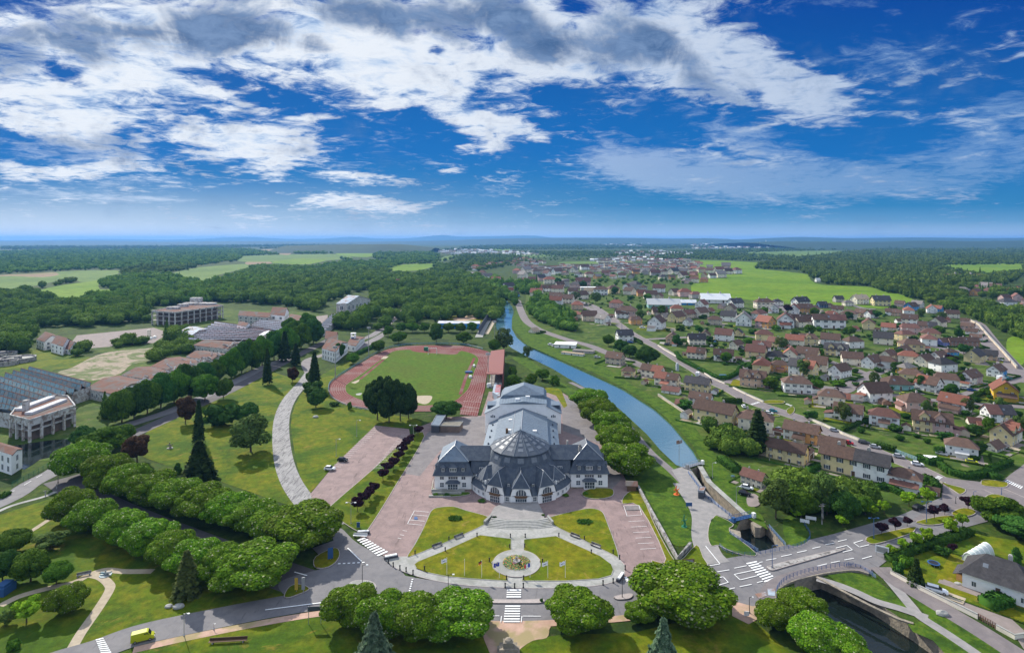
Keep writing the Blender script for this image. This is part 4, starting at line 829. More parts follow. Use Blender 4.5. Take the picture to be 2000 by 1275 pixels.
FAV = [px(c, pts) for mt, c, pts, lab in FIELDS if c in ('Fc', 'G') and 'soil' not in mt]
LB = {k: [lumps(n, s+i, kd, sub) for i in range(3)] for k, n, s, kd, sub in (('far', 26, 1, 'b', 1), ('mid', 90, 5, 'b', 1), ('near', 420, 9, 'b', 2), ('con', 60, 13, 'c', 1), ('conn', 200, 17, 'c', 1))}
def forest(name, label, polys, dens=1.0, conif=.1, mat='forest', size=1.0, hk=1.15, avoid=(), cat='forest', hgt=None):
 VV = []; TT = []; QQ = []; vt = []; vq = []; base = 0
 for poly in polys:
  xs = [p[0] for p in poly]; y0, y1 = min(p[1] for p in poly), max(p[1] for p in poly); y = y0
  while y < y1:
   d = (1.9+.135*(y-HZ))*size
   stp_ = max(.5, d*.20/dens); y += stp_; x = min(xs)+random.uniform(0, d)
   while x < max(xs):
    x += d*random.uniform(.45, .95)/dens; yy = y+random.uniform(-.7, .7)*stp_
    if yy <= HZ+2 or not inpoly(x, yy, poly): continue
    if any(inpoly(x, yy, a) for a in avoid) or (yy < 600 and any(inpoly(x, yy, a) or inpoly(x, yy-8, a) for a in FAV)): continue
    X, Y = at(x, yy); s = Y/F; R = d*s*.5*random.uniform(.75, 1.25); con = random.random() < conif
    key = ('conn' if d > 11 else 'con') if con else ('far' if d < 7 else 'mid' if d < 14 else 'near')
    V, fi, Qv, qi, r = random.choice(LB[key]); a = random.uniform(0, 6.28); ca, sa = cos(a), sin(a); Rm = np.array([[ca, sa, 0], [-sa, ca, 0], [0, 0, 1]])
    z = R*hk*random.uniform(.75, 1.2)*(.72 if y < 545 else .9); S = np.array([R, R, z if not con else z*.8])
    if con: S = np.array([R*.6, R*.6, z*.95])
    h0 = hgt(X, Y) if hgt else 0
    o = np.array([X, Y, h0]); VV += [(V*S)@Rm+o, (Qv*S)@Rm+o]
    TT.append(fi+base); base += len(V); QQ.append(qi+base); base += len(Qv)
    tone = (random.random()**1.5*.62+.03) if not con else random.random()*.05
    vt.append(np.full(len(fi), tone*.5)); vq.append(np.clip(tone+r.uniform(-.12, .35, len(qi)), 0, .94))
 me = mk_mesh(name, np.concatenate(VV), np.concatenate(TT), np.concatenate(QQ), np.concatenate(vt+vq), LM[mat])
 o = bpy.data.objects.new(name, me); COL.objects.link(o); tag(o, label, cat, kind='stuff'); print(name, len(me.polygons)); return o
FP = lambda c, pts: px(c, pts)
forest('forest', 'wide dark wood across the far left plateau', [FP('Fc', [(-400,215),(0,170),(150,165),(300,158),(480,150),(700,150),(1000,152),(1300,142),(1600,138),(1900,150),(2000,160),(2050,190),(1930,215),(1820,240),(1650,265),(1540,275),(1380,300),(1100,290),(920,310),(700,310),(440,320),(300,325),(0,345),(-400,360)])], .95, .03)
forest('forest', 'long narrow wood in front of the far left plateau', [FP('Fc', [(930,320),(1150,272),(1380,262),(1530,285),(1540,305),(1300,330),(1050,355),(960,350)]), FP('Fc', [(240,470),(330,400),(560,360),(720,360),(735,390),(560,425),(380,450)])], 1, .05)
forest('forest', 'rolling woods along the left valley side', [FP('Fc', [(770,455),(780,410),(930,370),(1250,345),(1500,370),(1620,420),(1900,330),(2000,300),(2000,470),(1700,560),(1600,580),(900,600),(650,640),(540,600),(700,540),(930,460)]),
   FP('G', [(0,340),(130,290),(300,270),(640,270),(800,250),(1080,250),(1250,235),(1500,160),(1620,200),(1640,240),(1500,250),(1350,270),(1180,305),(1000,320),(700,330),(460,380),(300,430),(0,480)])], 1, .01)
forest('forest', 'woods on the skyline plateau', [FP('G', [(475,185),(475,160),(640,135),(940,120),(1300,118),(1420,140),(1620,185),(1640,210),(1500,200),(1250,230),(1090,225),(1115,150),(945,145),(820,178),(700,188)]), FP('G', [(-50,140),(120,148),(300,175),(400,190),(280,200),(120,235),(0,250)]), FP('G', [(730,215),(780,195),(900,200),(960,238),(860,245)])], 1, .03)
avoid_f = [px('J', [(200,330),(230,180),(600,120),(850,130),(900,220),(1240,170),(1400,170),(1700,230),(1650,330),(1300,400),(600,480),(480,330)]), [(650,585),(720,565),(735,605),(690,625),(618,650),(612,610)], [(50,690),(80,640),(180,640),(330,625),(330,690)],
 [(800,600),(700,660),(690,650),(770,600)]]
forest('forest', 'broad valley wood behind the old factory', [[(0,575),(60,570),(120,590),(240,585),(330,575),(420,562),(470,535),(560,520),(700,528),(850,512),(940,545),(985,590),(975,628),(900,622),(860,632),(830,625),(800,640),(775,622),(740,650),(700,650),(640,640),(620,640),(560,600),(440,590),(430,608),(300,600),(295,640),(250,640),(170,658),(120,655),(80,672),(60,690),(0,695),(-150,700),(-150,570)]], 1, .012, avoid=avoid_f, mat='forest')
forest('forest', 'scattered woods in the far middle valley', [[(850,490),(940,480),(1100,478),(1300,476),(1470,478),(1460,482),(1300,486),(1000,488)], [(845,505),(930,497),(1000,500),(1060,512),(1000,520),(960,526),(925,532),(880,520)], [(1000,492),(1300,492),(1480,486),(1800,480),(1800,484),(1500,492),(1340,500),(1100,502)], [(1240,508),(1340,500),(1480,496),(1560,503),(1480,510),(1340,506)], [(0,482),(300,481),(600,478),(700,479),(400,485),(0,488)],[(500,486),(600,480),(700,478),(620,486)],
   [(1580,478),(1700,474),(2400,473),(2400,482),(1700,484)]], .75, .03, size=.9)
forest('forest', 'great dark forest on the right', [[(1472,520),(1520,508),(1600,500),(1700,488),(1800,480),(2000,474),(2500,474),(2500,520),(2100,530),(2000,540),(1960,560),(1900,566),(1880,590),(1850,606),(1790,585),(1740,574),(1700,560),(1610,556),(1580,540),(1560,528),(1478,526)]], 1, .10, mat='forest', avoid=[px('H', [(1500,212),(2000,205),(2000,250),(1800,268),(1600,255)])])
forest('forest', 'grove of deep green trees by the walled street', [px('D', [(1180,90),(1300,100),(1500,170),(1540,180),(1680,190),(1900,240),(2100,260),(2300,500),(2050,600),(1990,480),(1860,470),(1800,460),(1700,360),(1500,300),(1400,240),(1260,230),(1200,140)]), px('D', [(1500,110),(1560,60),(1800,40),(2100,60),(2100,100),(1900,90),(1760,130),(1640,100)])], 1, .1, size=.85)
forest('woodland', 'belt of trees between canal street and village', [px('E', [(700,600),(720,560),(800,510),(870,530),(930,600),(1000,650),(1080,690),(1120,740),(1100,800),(1000,800),(900,760),(780,690)]), px('E', [(440,430),(420,370),(460,360),(540,420),(700,430),(800,420),(800,470),(740,500),(660,500),(560,440)]), px('E', [(590,640),(570,580),(610,560),(640,600),(620,650)]), px('E', [(480,520),(330,400),(280,330),(420,420),(620,530),(600,560)])], 1.1, .1, size=.9)
forest('woodland', 'thickets among the derelict works', [px('J', [(280,500),(300,380),(480,350),(560,400),(580,470),(480,500),(380,520)]), px('J', [(80,620),(330,540),(560,490),(640,520),(480,580),(330,600),(200,640)]), px('Fc', [(500,930),(560,900),(640,910),(700,960),(620,985),(520,970)]), px('Fc', [(780,930),(860,880),(1000,860),(1200,870),(1100,900),(920,930),(820,990)]), px('Fc', [(300,880),(330,850),(400,870),(400,930),(330,920)]), px('I', [(640,430),(700,400),(740,440),(700,470)]), px('I', [(660,560),(760,480),(900,500),(900,640),(800,640)])], 1.1, .02, size=.8, hk=.9)
forest('woodland', 'trees and hedges hiding the lane above the canal lock', [px('B', [(820,300),(900,310),(1000,380),(1160,460),(1300,540),(1340,620),(1200,640),(1100,620),(1000,590),(960,520),(840,400)]), px('B', [(1450,720),(1640,800),(1800,900),(1900,1000),(1700,1100),(1500,1050),(1380,950)]), px('4', [(1280,150),(1400,60),(1600,20),(2000,20),(2000,150),(1750,190),(1500,200)])], .9, .05, size=.62, hk=1.0)
# ================================================================== DOMED HALL
def slate(name, c1, c2, rough=.6, band=2.2, spec=.25):
 m, t, b = bsdf(name, c1, rough, spec=spec); p = wpos(t); n = t.noise(p, .6, 6, .65, .5)
 c = t.mix(t.sstep(n, .38, .66), c1, c2); w = t.new('ShaderNodeTexWave', bands_direction='Z'); w.inputs['Scale'].default_value = band; t.put(w.inputs[0], p)
 c = t.mix(.25, c, t.mix(w.outputs[1], (.55,.55,.55), (1.25,1.25,1.25)), 'MULTIPLY'); t.l.new(c, b.inputs['Base Color']); return m
M['slate'] = slate('slate_roof', (.052,.068,.095), (.088,.105,.125)); M['zinc'] = slate('zinc_roof', (.16,.205,.25), (.125,.16,.20), .55)
M['plaster'] = mottled('white_plaster', (.86,.85,.82), (.76,.75,.72), .5, .85, lo=.45, hi=.8)
M['plaster_old'] = mottled('dirty_plaster', (.62,.61,.57), (.44,.43,.40), .35, .9, (.28,.27,.25), .8)
M['skylight'] = mottled('skylight_glass', (.10,.12,.145), (.15,.17,.195), 1.2, .5, spec=.6)
WCACHE = {}
def winmesh(w, h, cols=2, rows=1, arch=False, frame='white', sh=None):
 k = (round(w,2), round(h,2), cols, rows, arch, frame, sh)
 if k in WCACHE: return WCACHE[k]
 mb = MB(); f = min(.12, w*.09)
 if arch:
  n = 10; P = [(-w/2, 0)]+[(-w/2*cos(pi*i/n), h*.35+h*.65*sin(pi*i/n)) for i in range(n+1)]+[(w/2, 0)]
  b = len(mb.v); mb.v += [(x, -.04, z) for x, z in P]; mb.f.append(tuple(range(b, b+len(P)))); mb.m.append(1)
  mb.tube([(x, -.06, z) for x, z in P]+[(P[0][0], -.06, P[0][1])], f*.7, 4, 0)
  for i in range(1, cols): x = -w/2+w*i/cols; mb.box(x-f/2, -.10, 0, x+f/2, -.05, h*(.35+.65*sqrt(max(0, 1-(2*x/w)**2))), 0)
 else:
  mb.box(-w/2, -.05, 0, w/2, 0, h, 1)
  for x0, x1, z0, z1 in ((-w/2-f, -w/2, -f, h+f), (w/2, w/2+f, -f, h+f), (-w/2, w/2, -f, 0), (-w/2, w/2, h, h+f)): mb.box(x0, -.11, z0, x1, 0, z1, 0)
  for i in range(1, cols): x = -w/2+w*i/cols; mb.box(x-f*.45, -.09, 0, x+f*.45, -.051, h, 0)
  for i in range(1, rows): z = h*i/rows; mb.box(-w/2, -.085, z-f*.4, w/2, -.052, z+f*.4, 0)
  if sh:
   for s_ in (-1, 1): mb.box(s_*(w/2+f)+(0 if s_ > 0 else -w*.42), -.10, -f, s_*(w/2+f)+(w*.42 if s_ > 0 else 0), -.02, h+f, 2)
 mats = [M[frame], M['glass']]+([M[sh]] if sh else [])
 WCACHE[k] = mb.mesh('window', mats); return WCACHE[k]
HO = (3.0, 214.0)
hall = thing('domed_hall', 'large white hall with faceted slate dome, two mansard wings and a long metal-roofed nave', 'hall', (HO[0], HO[1], 0))
def hip(mb, x0, y0, x1, y1, z0, rx0, ry0, rx1, ry1, z1, m=0, t=.0):
 vs = [(x0,y0,z0),(x1,y0,z0),(x1,y1,z0),(x0,y1,z0),(rx0,ry0,z1),(rx1,ry1,z1)]
 if abs(ry1-ry0) >= abs(rx1-rx0): fs = [(0,1,4),(1,2,5,4),(2,3,5),(3,0,4,5)]
 else: fs = [(0,1,5,4),(1,2,5),(2,3,4,5),(3,0,4)]
 mb.add(vs, fs+[(3,2,1,0)], m)
def frus(mb, a, z0, b, z1, m=0):
 (x0,y0,x1,y1), (p0,q0,p1,q1) = a, b
 mb.add([(x0,y0,z0),(x1,y0,z0),(x1,y1,z0),(x0,y1,z0),(p0,q0,z1),(p1,q0,z1),(p1,q1,z1),(p0,q1,z1)], [(0,1,5,4),(1,2,6,5),(2,3,7,6),(3,0,4,7),(3,2,1,0),(4,5,6,7)], m)
def win(parent, w, h, x, y, z, rz=0, **k):
 return inst(k.pop('name', 'window'), winmesh(w, h, **k), parent, (x, y, z), rz)
def wing(x0, x1, y0, y1, left):
 w = MB(); w.box(x0, y0, 0, x1, y1, 5.5); wl = w.build('wing_wall', M['plaster'], hall)
 s_ = MB(); s_.box(x0-.06, y0-.06, 0, x1+.06, y1+.06, .5); s_.build('plinth', M['stone'], hall)
 r = MB(); frus(r, (x0-.7, y0-.7, x1+.7, y1+.7), 5.35, (x0+1.5, y0+1.5, x1-1.5, y1-1.5), 9.6); ml = r.build('mansard_roof', M['slate'], hall)
 r = MB(); cx = (x0+x1)/2; hip(r, x0+1.1, y0+1.1, x1-1.1, y1-1.1, 9.62, cx, y0+6.2, cx, y1-5.5, 13.7); hr = r.build('hip_roof', M['zinc' if left else 'slate'], hall)
 rd = MB(); P = [(x0+1.1,y0+1.1,9.7),(cx,y0+6.2,13.78),(cx,y1-5.5,13.78)]; rd.tube(P, .12, 5); rd.tube([(x1-1.1,y0+1.1,9.7),(cx,y0+6.2,13.78)], .12, 5); rd.build('ridge_capping', M['steel'], hr)
 for fx in (.2, .8): win(wl, 1.3, 1.5, x0+(x1-x0)*fx, y0, 1.3, cols=2, rows=2)
 for fx in (.2, .78): win(wl, 1.3, 1.0, x0+(x1-x0)*fx, y0, 3.9, cols=2)
 win(wl, 3.2, .9, cx, y0, 4.0, cols=4)
 b = MB(); b.box(cx-2.0, y0-1.0, 0, cx+2.0, y0-.01, 2.9); bb = b.build('bay', M['plaster'], hall); win(bb, 3.4, 2.1, cx, y0-1.0, .5, cols=4, rows=2)
 b = MB(); hip(b, cx-2.6, y0-1.7, cx+2.6, y0+.3, 2.95, cx-1.4, y0-.1, cx+1.4, y0-.1, 3.8); b.build('bay_roof', M['slate'], hall)
 for fx, ww in ((.23, 1.0), (.5, 2.6), (.77, 1.0)):
  X = x0+(x1-x0)*fx; d = MB(); d.box(X-ww/2-.25, y0-.05, 6.3, X+ww/2+.25, y0+1.6, 8.1); dd = d.build('dormer', M['slate'], hall)
  d = MB(); hip(d, X-ww/2-.5, y0-.35, X+ww/2+.5, y0+1.9, 8.12, X, y0+.7, X, y0+1.6, 8.9); d.build('dormer_roof', M['slate'], dd)
  win(dd, ww*.8, 1.1, X, y0-.05, 6.75, cols=2 if ww < 2 else 4)
 sx = x0 if left else x1
 for k in range(4):
  y = y0+2.5+k*4; rz = -pi/2 if left else pi/2
  for z in (1.3, 3.8): win(wl, 1.2, 1.2, sx, y, z, rz)
  d = MB(); d.box(sx-.1 if not left else sx, y-.8, 6.4, sx if not left else sx+.1, y+.8, 8.0);
  if k in (0, 2):
   d = MB(); xa, xb = (sx+.1, sx+1.5) if left else (sx-1.5, sx-.1); d.box(xa, y-.9, 6.3, xb, y+.9, 8.1); dd = d.build('dormer', M['slate'], hall)
   d = MB(); hip(d, xa-.3, y-1.1, xb+.3, y+1.1, 8.12, xa+.5, y, xb, y, 8.9); d.build('dormer_roof', M['slate'], dd); win(dd, 1.2, 1.1, xa if left else xb, y, 6.75, rz)
wing(-30.2, -17.2, -7.3, 10.0, True); wing(17.8, 30.9, -5.6, 11.6, False)
ch = MB(); ch.box(21.0, -1.6, 9.5, 21.9, -.6, 13.4); ch.box(21.15, -1.45, 13.4, 21.75, -.75, 13.9); ch.build('chimney', M['concrete'], hall)
ch = MB(); ch.box(17.0, 2.2, 10, 17.7, 3, 14.2); ch.build('chimney', M['concrete'], hall)
for x0, x1, y0, y1 in ((-17.2, -8.5, -5.6, 6.0), (8.5, 17.8, -4.6, 6.8)):      # connecting blocks
 w = MB(); w.box(x0, y0, 0, x1, y1, 5.5); wl = w.build('connecting_wall', M['plaster'], hall)
 r = MB(); r.add([(x0-.3, y0-.9, 5.4),(x1, y0-.9, 5.4),(x1, y0+1.1, 9.5),(x0-.3, y0+1.1, 9.5),(x1, y1+.9, 5.4),(x0-.3, y1+.9, 5.4),(x1, y1-1.1, 9.5),(x0-.3, y1-1.1, 9.5)], [(0,1,2,3),(4,5,7,6),(0,3,7,5),(3,2,6,7)]); r.build('mansard_roof', M['slate'], hall)
 r = MB(); cy = (y0+y1)/2; r.add([(x0-4.5, y0+.7, 9.55),(x1, y0+.7, 9.55),(x1, cy, 13.2),(x0-4.5, cy, 13.2),(x1, y1-.7, 9.55),(x0-4.5, y1-.7, 9.55)] if x0 < 0 else [(x0, y0+.7, 9.55),(x1+4.5, y0+.7, 9.55),(x1+4.5, cy, 13.2),(x0, cy, 13.2),(x1+4.5, y1-.7, 9.55),(x0, y1-.7, 9.55)], [(0,1,2,3),(4,5,3,2)]); r.build('connecting_roof', M['slate'], hall)
 d = MB(); cx = (x0+x1)/2; d.box(cx-1.9, y0-.1, 6.4, cx+1.9, y0+1.2, 7.7); dd = d.build('dormer', M['slate'], hall); win(dd, 3.2, .7, cx, y0-.1, 6.7, cols=5)
 win(wl, 2.4, 1.1, cx, y0, 3.7, cols=3)
def pol(R, a): return (R*sin(radians(a)), -R*cos(radians(a)))      # a = degrees from the front, clockwise to the right
NF = 14; AV = [360/NF*(k+.5) for k in range(NF)]
drum = MB(); n = NF
drum.v = [(*pol(12.5, a), 8.4) for a in AV]+[(*pol(10.3, a), 13.2) for a in AV]; drum.f = [(k, (k+1)%n, n+(k+1)%n, n+k) for k in range(n)]; drum.m = [0]*n
dr = drum.build('dome_drum', M['slate'], hall)
cap = MB(); cap.v = [(*pol(10.95, a), 13.0) for a in AV]+[(*pol(10.95, a), 13.25) for a in AV]+[(*pol(.35, a), 18.7) for a in AV]
cap.f = [(k, (k+1)%n, n+(k+1)%n, n+k) for k in range(n)]+[(n+k, n+(k+1)%n, 2*n+(k+1)%n, 2*n+k) for k in range(n)]+[tuple(range(n))[::-1], tuple(range(2*n, 3*n))]; cap.m = [0]*len(cap.f)
cp = cap.build('dome_roof', M['slate'], hall)
fin = MB(); fin.lathe([(.45,18.5),(.4,18.9),(.12,19.3),(.05,20.2)], 8); fin.build('finial', M['zinc'], hall)
rb_ = MB()
for a in AV: rb_.tube([(*pol(10.95, a), 13.30), (*pol(.35, a), 18.76)], .06, 4)
rb_.build('dome_ribs', M['zinc'], cp)
for k in range(NF):
 am = AV[k]+180/NF
 for f, hw in ((.16, .30), (.36, .30), (.54, .30), (.70, .28)):
  f1 = f+.115; mb = MB(); q = []
  for ff, s_ in ((f, -1), (f, 1), (f1, 1), (f1, -1)):
   R = (10.95+(.35-10.95)*ff)*cos(pi/NF); z = 13.25+(18.7-13.25)*ff+.07; off = s_*R*tan(pi/NF)*hw*1.6
   x, y = pol(R, am); tx, ty = cos(radians(am)), sin(radians(am)); q.append((x+tx*off, y+ty*off, z))
  mb.add(q+[(x, y, z-.1) for x, y, z in q], [(0,1,2,3),(0,4,5,1),(1,5,6,2),(2,6,7,3),(3,7,4,0)]); mb.build('skylight', M['skylight'], cp)
 if abs((am+180) % 360-180) < 100:
  mb = MB(); q = []
  for ff, s_ in ((.5, -1), (.5, 1), (.82, 1), (.82, -1)):
   R = (12.5+(10.3-12.5)*ff)*cos(pi/NF)+.06; z = 8.4+4.8*ff+.03; x, y = pol(R, am); tx, ty = cos(radians(am)), sin(radians(am)); q.append((x+tx*s_*1.05, y+ty*s_*1.05, z))
  bx, by = pol(-.15, am); mb.add(q+[(x+bx, y+by, z) for x, y, z in q], [(0,1,2,3),(0,4,5,1),(1,5,6,2),(2,6,7,3),(3,7,4,0)]); mb.build('skylight', M['skylight'], dr)
ang = list(np.linspace(-74, 74, 25))
w = MB(); w.prism([pol(18.3, a) for a in ang]+[pol(6, 74), pol(6, -74)], 0, 3.0); rot = w.build('curved_wall', M['plaster'], hall)
r = MB(); N_ = len(ang); r.v = [(*pol(18.95, a), 2.85) for a in ang]+[(*pol(16.0, a), 5.4) for a in ang]+[(*pol(11.8, a), 9.6) for a in ang]+[(*pol(18.3, a), 2.7) for a in ang]
r.f = [(i, i+1, N_+i+1, N_+i) for i in range(N_-1)]+[(N_+i, N_+i+1, 2*N_+i+1, 2*N_+i) for i in range(N_-1)]+[(3*N_+i+1, 3*N_+i, i, i+1)[::-1] for i in range(N_-1)]; r.m = [0]*len(r.f)
r.build('skirt_roof', M['slate'], hall)
def local(parent_a, R, mb):      # place a piece built facing -Y at radius R and angle a
 x, y = pol(R, parent_a); return (x, y, 0), radians(parent_a)
for a, hw in ((0, 2.75), (-28, 2.75), (28, 2.75)):
 loc, rz = local(a, 18.6, None)
 w = MB(); w.add([(-hw-.75,0,0),(hw+.75,0,0),(hw+.75,0,2.9),(hw,0,5.5),(-hw,0,5.5),(-hw-.75,0,2.9),(-hw-.75,8,0),(hw+.75,8,0),(hw+.75,8,2.9),(hw,8,5.5),(-hw,8,5.5),(-hw-.75,8,2.9)],
  [(0,1,2,3,4,5),(1,7,8,2),(2,8,9,3),(4,10,11,5),(5,11,6,0),(3,9,10,4)]); wl = w.build('gable_wall', M['plaster'], hall, loc, rz)
 r = MB(); e = .35; z1 = 9.8
 r.add([(-hw-.3,-e,5.45),(hw+.3,-e,5.45),(0,2.2,z1),(0,10.5,z1-.2),(hw+.3,9.5,5.45),(-hw-.3,9.5,5.45),(hw+1.05,-.12,2.75),(hw+1.05,7,2.75),(-hw-1.05,-.12,2.75),(-hw-1.05,7,2.75),(hw+.3,.05,5.45),(-hw-.3,.05,5.45),(0,0,5.3)],
  [(0,1,2),(1,4,3,2),(5,0,2,3),(10,6,7,4),(11,5,9,8),(0,12,1)]); rr = r.build('gable_roof', M['slate'], hall, loc, rz)
 cpb = MB(); cpb.tube([(-hw-.3,-e,5.5),(0,2.2,z1+.06),(0,10,z1-.12)], .09, 4); cpb.tube([(hw+.3,-e,5.5),(0,2.2,z1+.06)], .09, 4); cpb.build('ridge_capping', M['steel'], rr)
 inst('arched_window', winmesh(3.5, 2.1, 4, 1, True), wl, (0, -.02, 3.05))
 bc = MB(); bc.add([(-2.1,0,2.55),(2.1,0,2.55),(1.7,-.9,2.55),(-1.7,-.9,2.55),(-2.1,0,3.1),(2.1,0,3.1),(1.7,-.9,3.1),(-1.7,-.9,3.1)], [(3,2,1,0),(0,1,5,4)[::-1],(1,2,6,5),(2,3,7,6),(3,0,4,7),(4,5,6,7)]); bc.build('balcony', M['wood'], wl)
 win(wl, 3.6, 1.9, 0, -.02, .15, name='glass_door', cols=5, rows=2)
for a, hw in ((-55, 3.2), (55, 3.2)):
 loc, rz = local(a, 17.0, None)
 w = MB(); w.box(-hw, 0, 3.4, hw, 6, 5.5); wl = w.build('pavilion_wall', M['plaster'], hall, loc, rz)
 r = MB(); P = [(-hw-.5,.8),(-hw+1.2,-.6),(hw-1.2,-.6),(hw+.5,.8),(hw+.5,7),(-hw-.5,7)]; z0, z1 = 5.4, 9.0
 r.v = [(x, y, z0) for x, y in P]+[(0, 2.6, z1), (0, 7, z1)]; r.f = [(0,1,6),(1,2,6),(2,3,6),(3,4,7,6),(5,0,6,7),(5,4,3,2,1,0)]; r.m = [0]*6
 rr = r.build('pavilion_roof', M['slate'], hall, loc, rz); cpb = MB(); cpb.tube([(-hw-.5,.8,z0+.05),(0,2.6,z1+.06),(0,7,z1+.06)], .09, 4); cpb.tube([(hw-1.2,-.6,z0+.05),(0,2.6,z1+.06)], .07, 4); cpb.build('ridge_capping', M['steel'], rr)
 for k in range(4): win(wl, .9, .8, -2.3+k*1.53, 0, 4.2, cols=2)
for a in (-14.5, 14.5, -44, 44, -52, 52, -60, 60):
 x, y = pol(18.35, a); win(rot, 1.1 if abs(a) < 20 else .8, 1.3 if abs(a) < 20 else .9, x, y, 1.0, radians(a), cols=2, rows=2)
for a in (-14.5, 14.5, -42, 42):
 loc, rz = local(a, 16.4, None); d = MB(); d.box(-.55, 0, 4.6, .55, 1.8, 6.0); dd = d.build('dormer', M['slate'], hall, loc, rz); win(dd, .7, .9, 0, 0, 4.9, cols=2)
en = MB(); en.box(-3.2, -19.9, .02, 3.2, -18.6, .18); en.build('door_step', M['paving'], hall)
sh_ = lambda x, y: (x+.042*(y-5), y)
def sprism(mb, x0, y0, x1, y1, z0, z1, m=0): mb.prism([sh_(x0, y0), sh_(x1, y0), sh_(x1, y1), sh_(x0, y1)], z0, z1, m)
def gable(mb, x0, y0, x1, y1, z0, z1, xr=None, m=0):
 xr = (x0+x1)/2 if xr is None else xr
 a = [(*sh_(x0,y0),z0),(*sh_(xr,y0),z1),(*sh_(x1,y0),z0),(*sh_(x0,y1),z0),(*sh_(xr,y1),z1),(*sh_(x1,y1),z0)]
 mb.add(a, [(0,1,4,3)[::-1],(1,2,5,4)[::-1],(0,2,1),(3,4,5)], m)
w = MB(); sprism(w, -10.6, 6, 10.6, 53, 0, 7.75); w.build('nave_wall', M['plaster'], hall)
r = MB(); gable(r, -10.9, 5, 10.9, 53.2, 7.8, 11.7); nr = r.build('nave_roof', M['zinc'], hall)
sm_ = MB()
for k in range(23):
 for s_ in (-1, 1):
  y = 8+k*2; P0 = sh_(0, y); P1 = sh_(s_*10.9, y); sm_.tube([(*P0, 11.74), (*P1, 7.84)], .035, 3, cap=False)
for s_ in (-3.5, 0): sm_.tube([(*sh_(s_, 6), 11.8-abs(s_)*.358), (*sh_(s_, 53), 11.8-abs(s_)*.358)], .10, 4)
sm_.build('roof_seams', M['steel'], nr)
for x, y in ((-5.2, 41), (-5.0, 27), (5.4, 26.5)):
 q = sh_(x, y); z = 11.7-abs(x)*.358; mb = MB(); mb.box(q[0]-.8, q[1]-.7, z-.1, q[0]+.8, q[1]+.7, z+.45); mb.build('roof_hatch', M['white'], nr)
q = sh_(-5.9, 25); mb = MB(); mb.box(q[0]-.5, q[1]-.5, 9, q[0]+.5, q[1]+.5, 11.4); mb.build('chimney', M['wood'], nr)
for s_ in (-1, 1):
 w = MB(); sprism(w, *(sorted((s_*10.6, s_*15.0))[0], 16, sorted((s_*10.6, s_*15.0))[1], 52), 0, 5.0); aw = w.build('aisle_wall', M['plaster'], hall)
 r = MB(); a = [(*sh_(s_*10.5, 15.5), 7.3), (*sh_(s_*15.4, 15.5), 5.0), (*sh_(s_*15.4, 53), 5.0), (*sh_(s_*10.5, 53), 7.3)]; r.add(a+[(x, y, z-.3) for x, y, z in a], [(0,1,2,3),(0,4,5,1),(1,5,6,2),(2,6,7,3)]); ar = r.build('aisle_roof', M['zinc'], hall)
 for k in range(4): q = sh_(s_*13.2, 22+k*8); mb = MB(); mb.box(q[0]-.3, q[1]-.4, 5.6, q[0]+.3, q[1]+.4, 6.7); mb.build('roof_vent', M['slate'], ar)
 for k in range(5): q = sh_(s_*15.0, 20+k*7); win(aw, 1.6, 1.2, q[0], q[1], 2.6, s_*pi/2, cols=2)
 x0, x1 = sorted((s_*10.6, s_*17.2)); w = MB(); sprism(w, x0, 53, x1, 69, 0, 9.3)
 a, b = (x0, x1) if s_ > 0 else (x1, x0); w.add([(*sh_(a, 53), 9.3), (*sh_(b, 53), 9.3), (*sh_(a, 53), 12.6)], [(0,1,2)]); bw = w.build('side_block_wall', M['plaster'], hall)
 r = MB(); q4 = [(*sh_(a, 52.6), 12.75), (*sh_(b+s_*.4, 52.6), 9.3), (*sh_(b+s_*.4, 69.4), 9.3), (*sh_(a, 69.4), 12.75)]; r.add(q4+[(x, y, z-.25) for x, y, z in q4], [(0,1,2,3),(0,4,5,1),(1,5,6,2),(2,6,7,3)]); br = r.build('side_block_roof', M['zinc'], hall)
 q = sh_(s_*14.8, 61); mb = MB(); mb.box(q[0]-1.9, q[1]-3.2, 9.4, q[0]+1.9, q[1]+3.2, 11.5); dd = mb.build('roof_box', M['slate'], br); mb = MB(); mb.box(q[0]-2.1, q[1]-3.4, 11.5, q[0]+2.1, q[1]+3.4, 11.75); mb.build('roof_box_lid', M['zinc'], dd)
 q = sh_(s_*13.7, 53)
 for k in (-1, 0, 1): win(bw, .5, 1.3 if k == 0 else 1.0, q[0]+k*.75, q[1], 7.4, cols=1)
 for k in (0, 1): win(bw, .7, .9, q[0]+s_*1.6, q[1], 2.2+k*1.8, cols=1)
w = MB(); sprism(w, -10.6, 53.1, 10.6, 76, 0, 13.5); w.add([(*sh_(-10.6, 53.1), 13.5), (*sh_(10.6, 53.1), 13.5), (*sh_(0, 53.1), 14.5)], [(0,1,2)]); w.build('stage_tower_wall', M['plaster'], hall)
r = MB(); gable(r, -10.9, 52.7, 10.9, 62.5, 13.55, 14.75); tr_ = r.build('stage_roof_front', M['zinc'], hall)
r = MB(); a = [(*sh_(-10.9, 62), 13.6), (*sh_(10.9, 62), 13.6), (*sh_(10.9, 76.5), 13.6), (*sh_(-10.9, 76.5), 13.6), (*sh_(-9.6, 62), 15.2), (*sh_(9.6, 62), 15.2), (*sh_(0, 67.5), 18.6), (*sh_(0, 73), 18.6), (*sh_(9.6, 76), 15.2), (*sh_(-9.6, 76), 15.2)]
r.add(a, [(0,1,5,4),(1,2,8,5),(2,3,9,8),(3,0,4,9),(4,5,6),(5,8,7,6),(8,9,7),(9,4,6,7)]); r.build('stage_roof_hip', M['zinc'], hall)
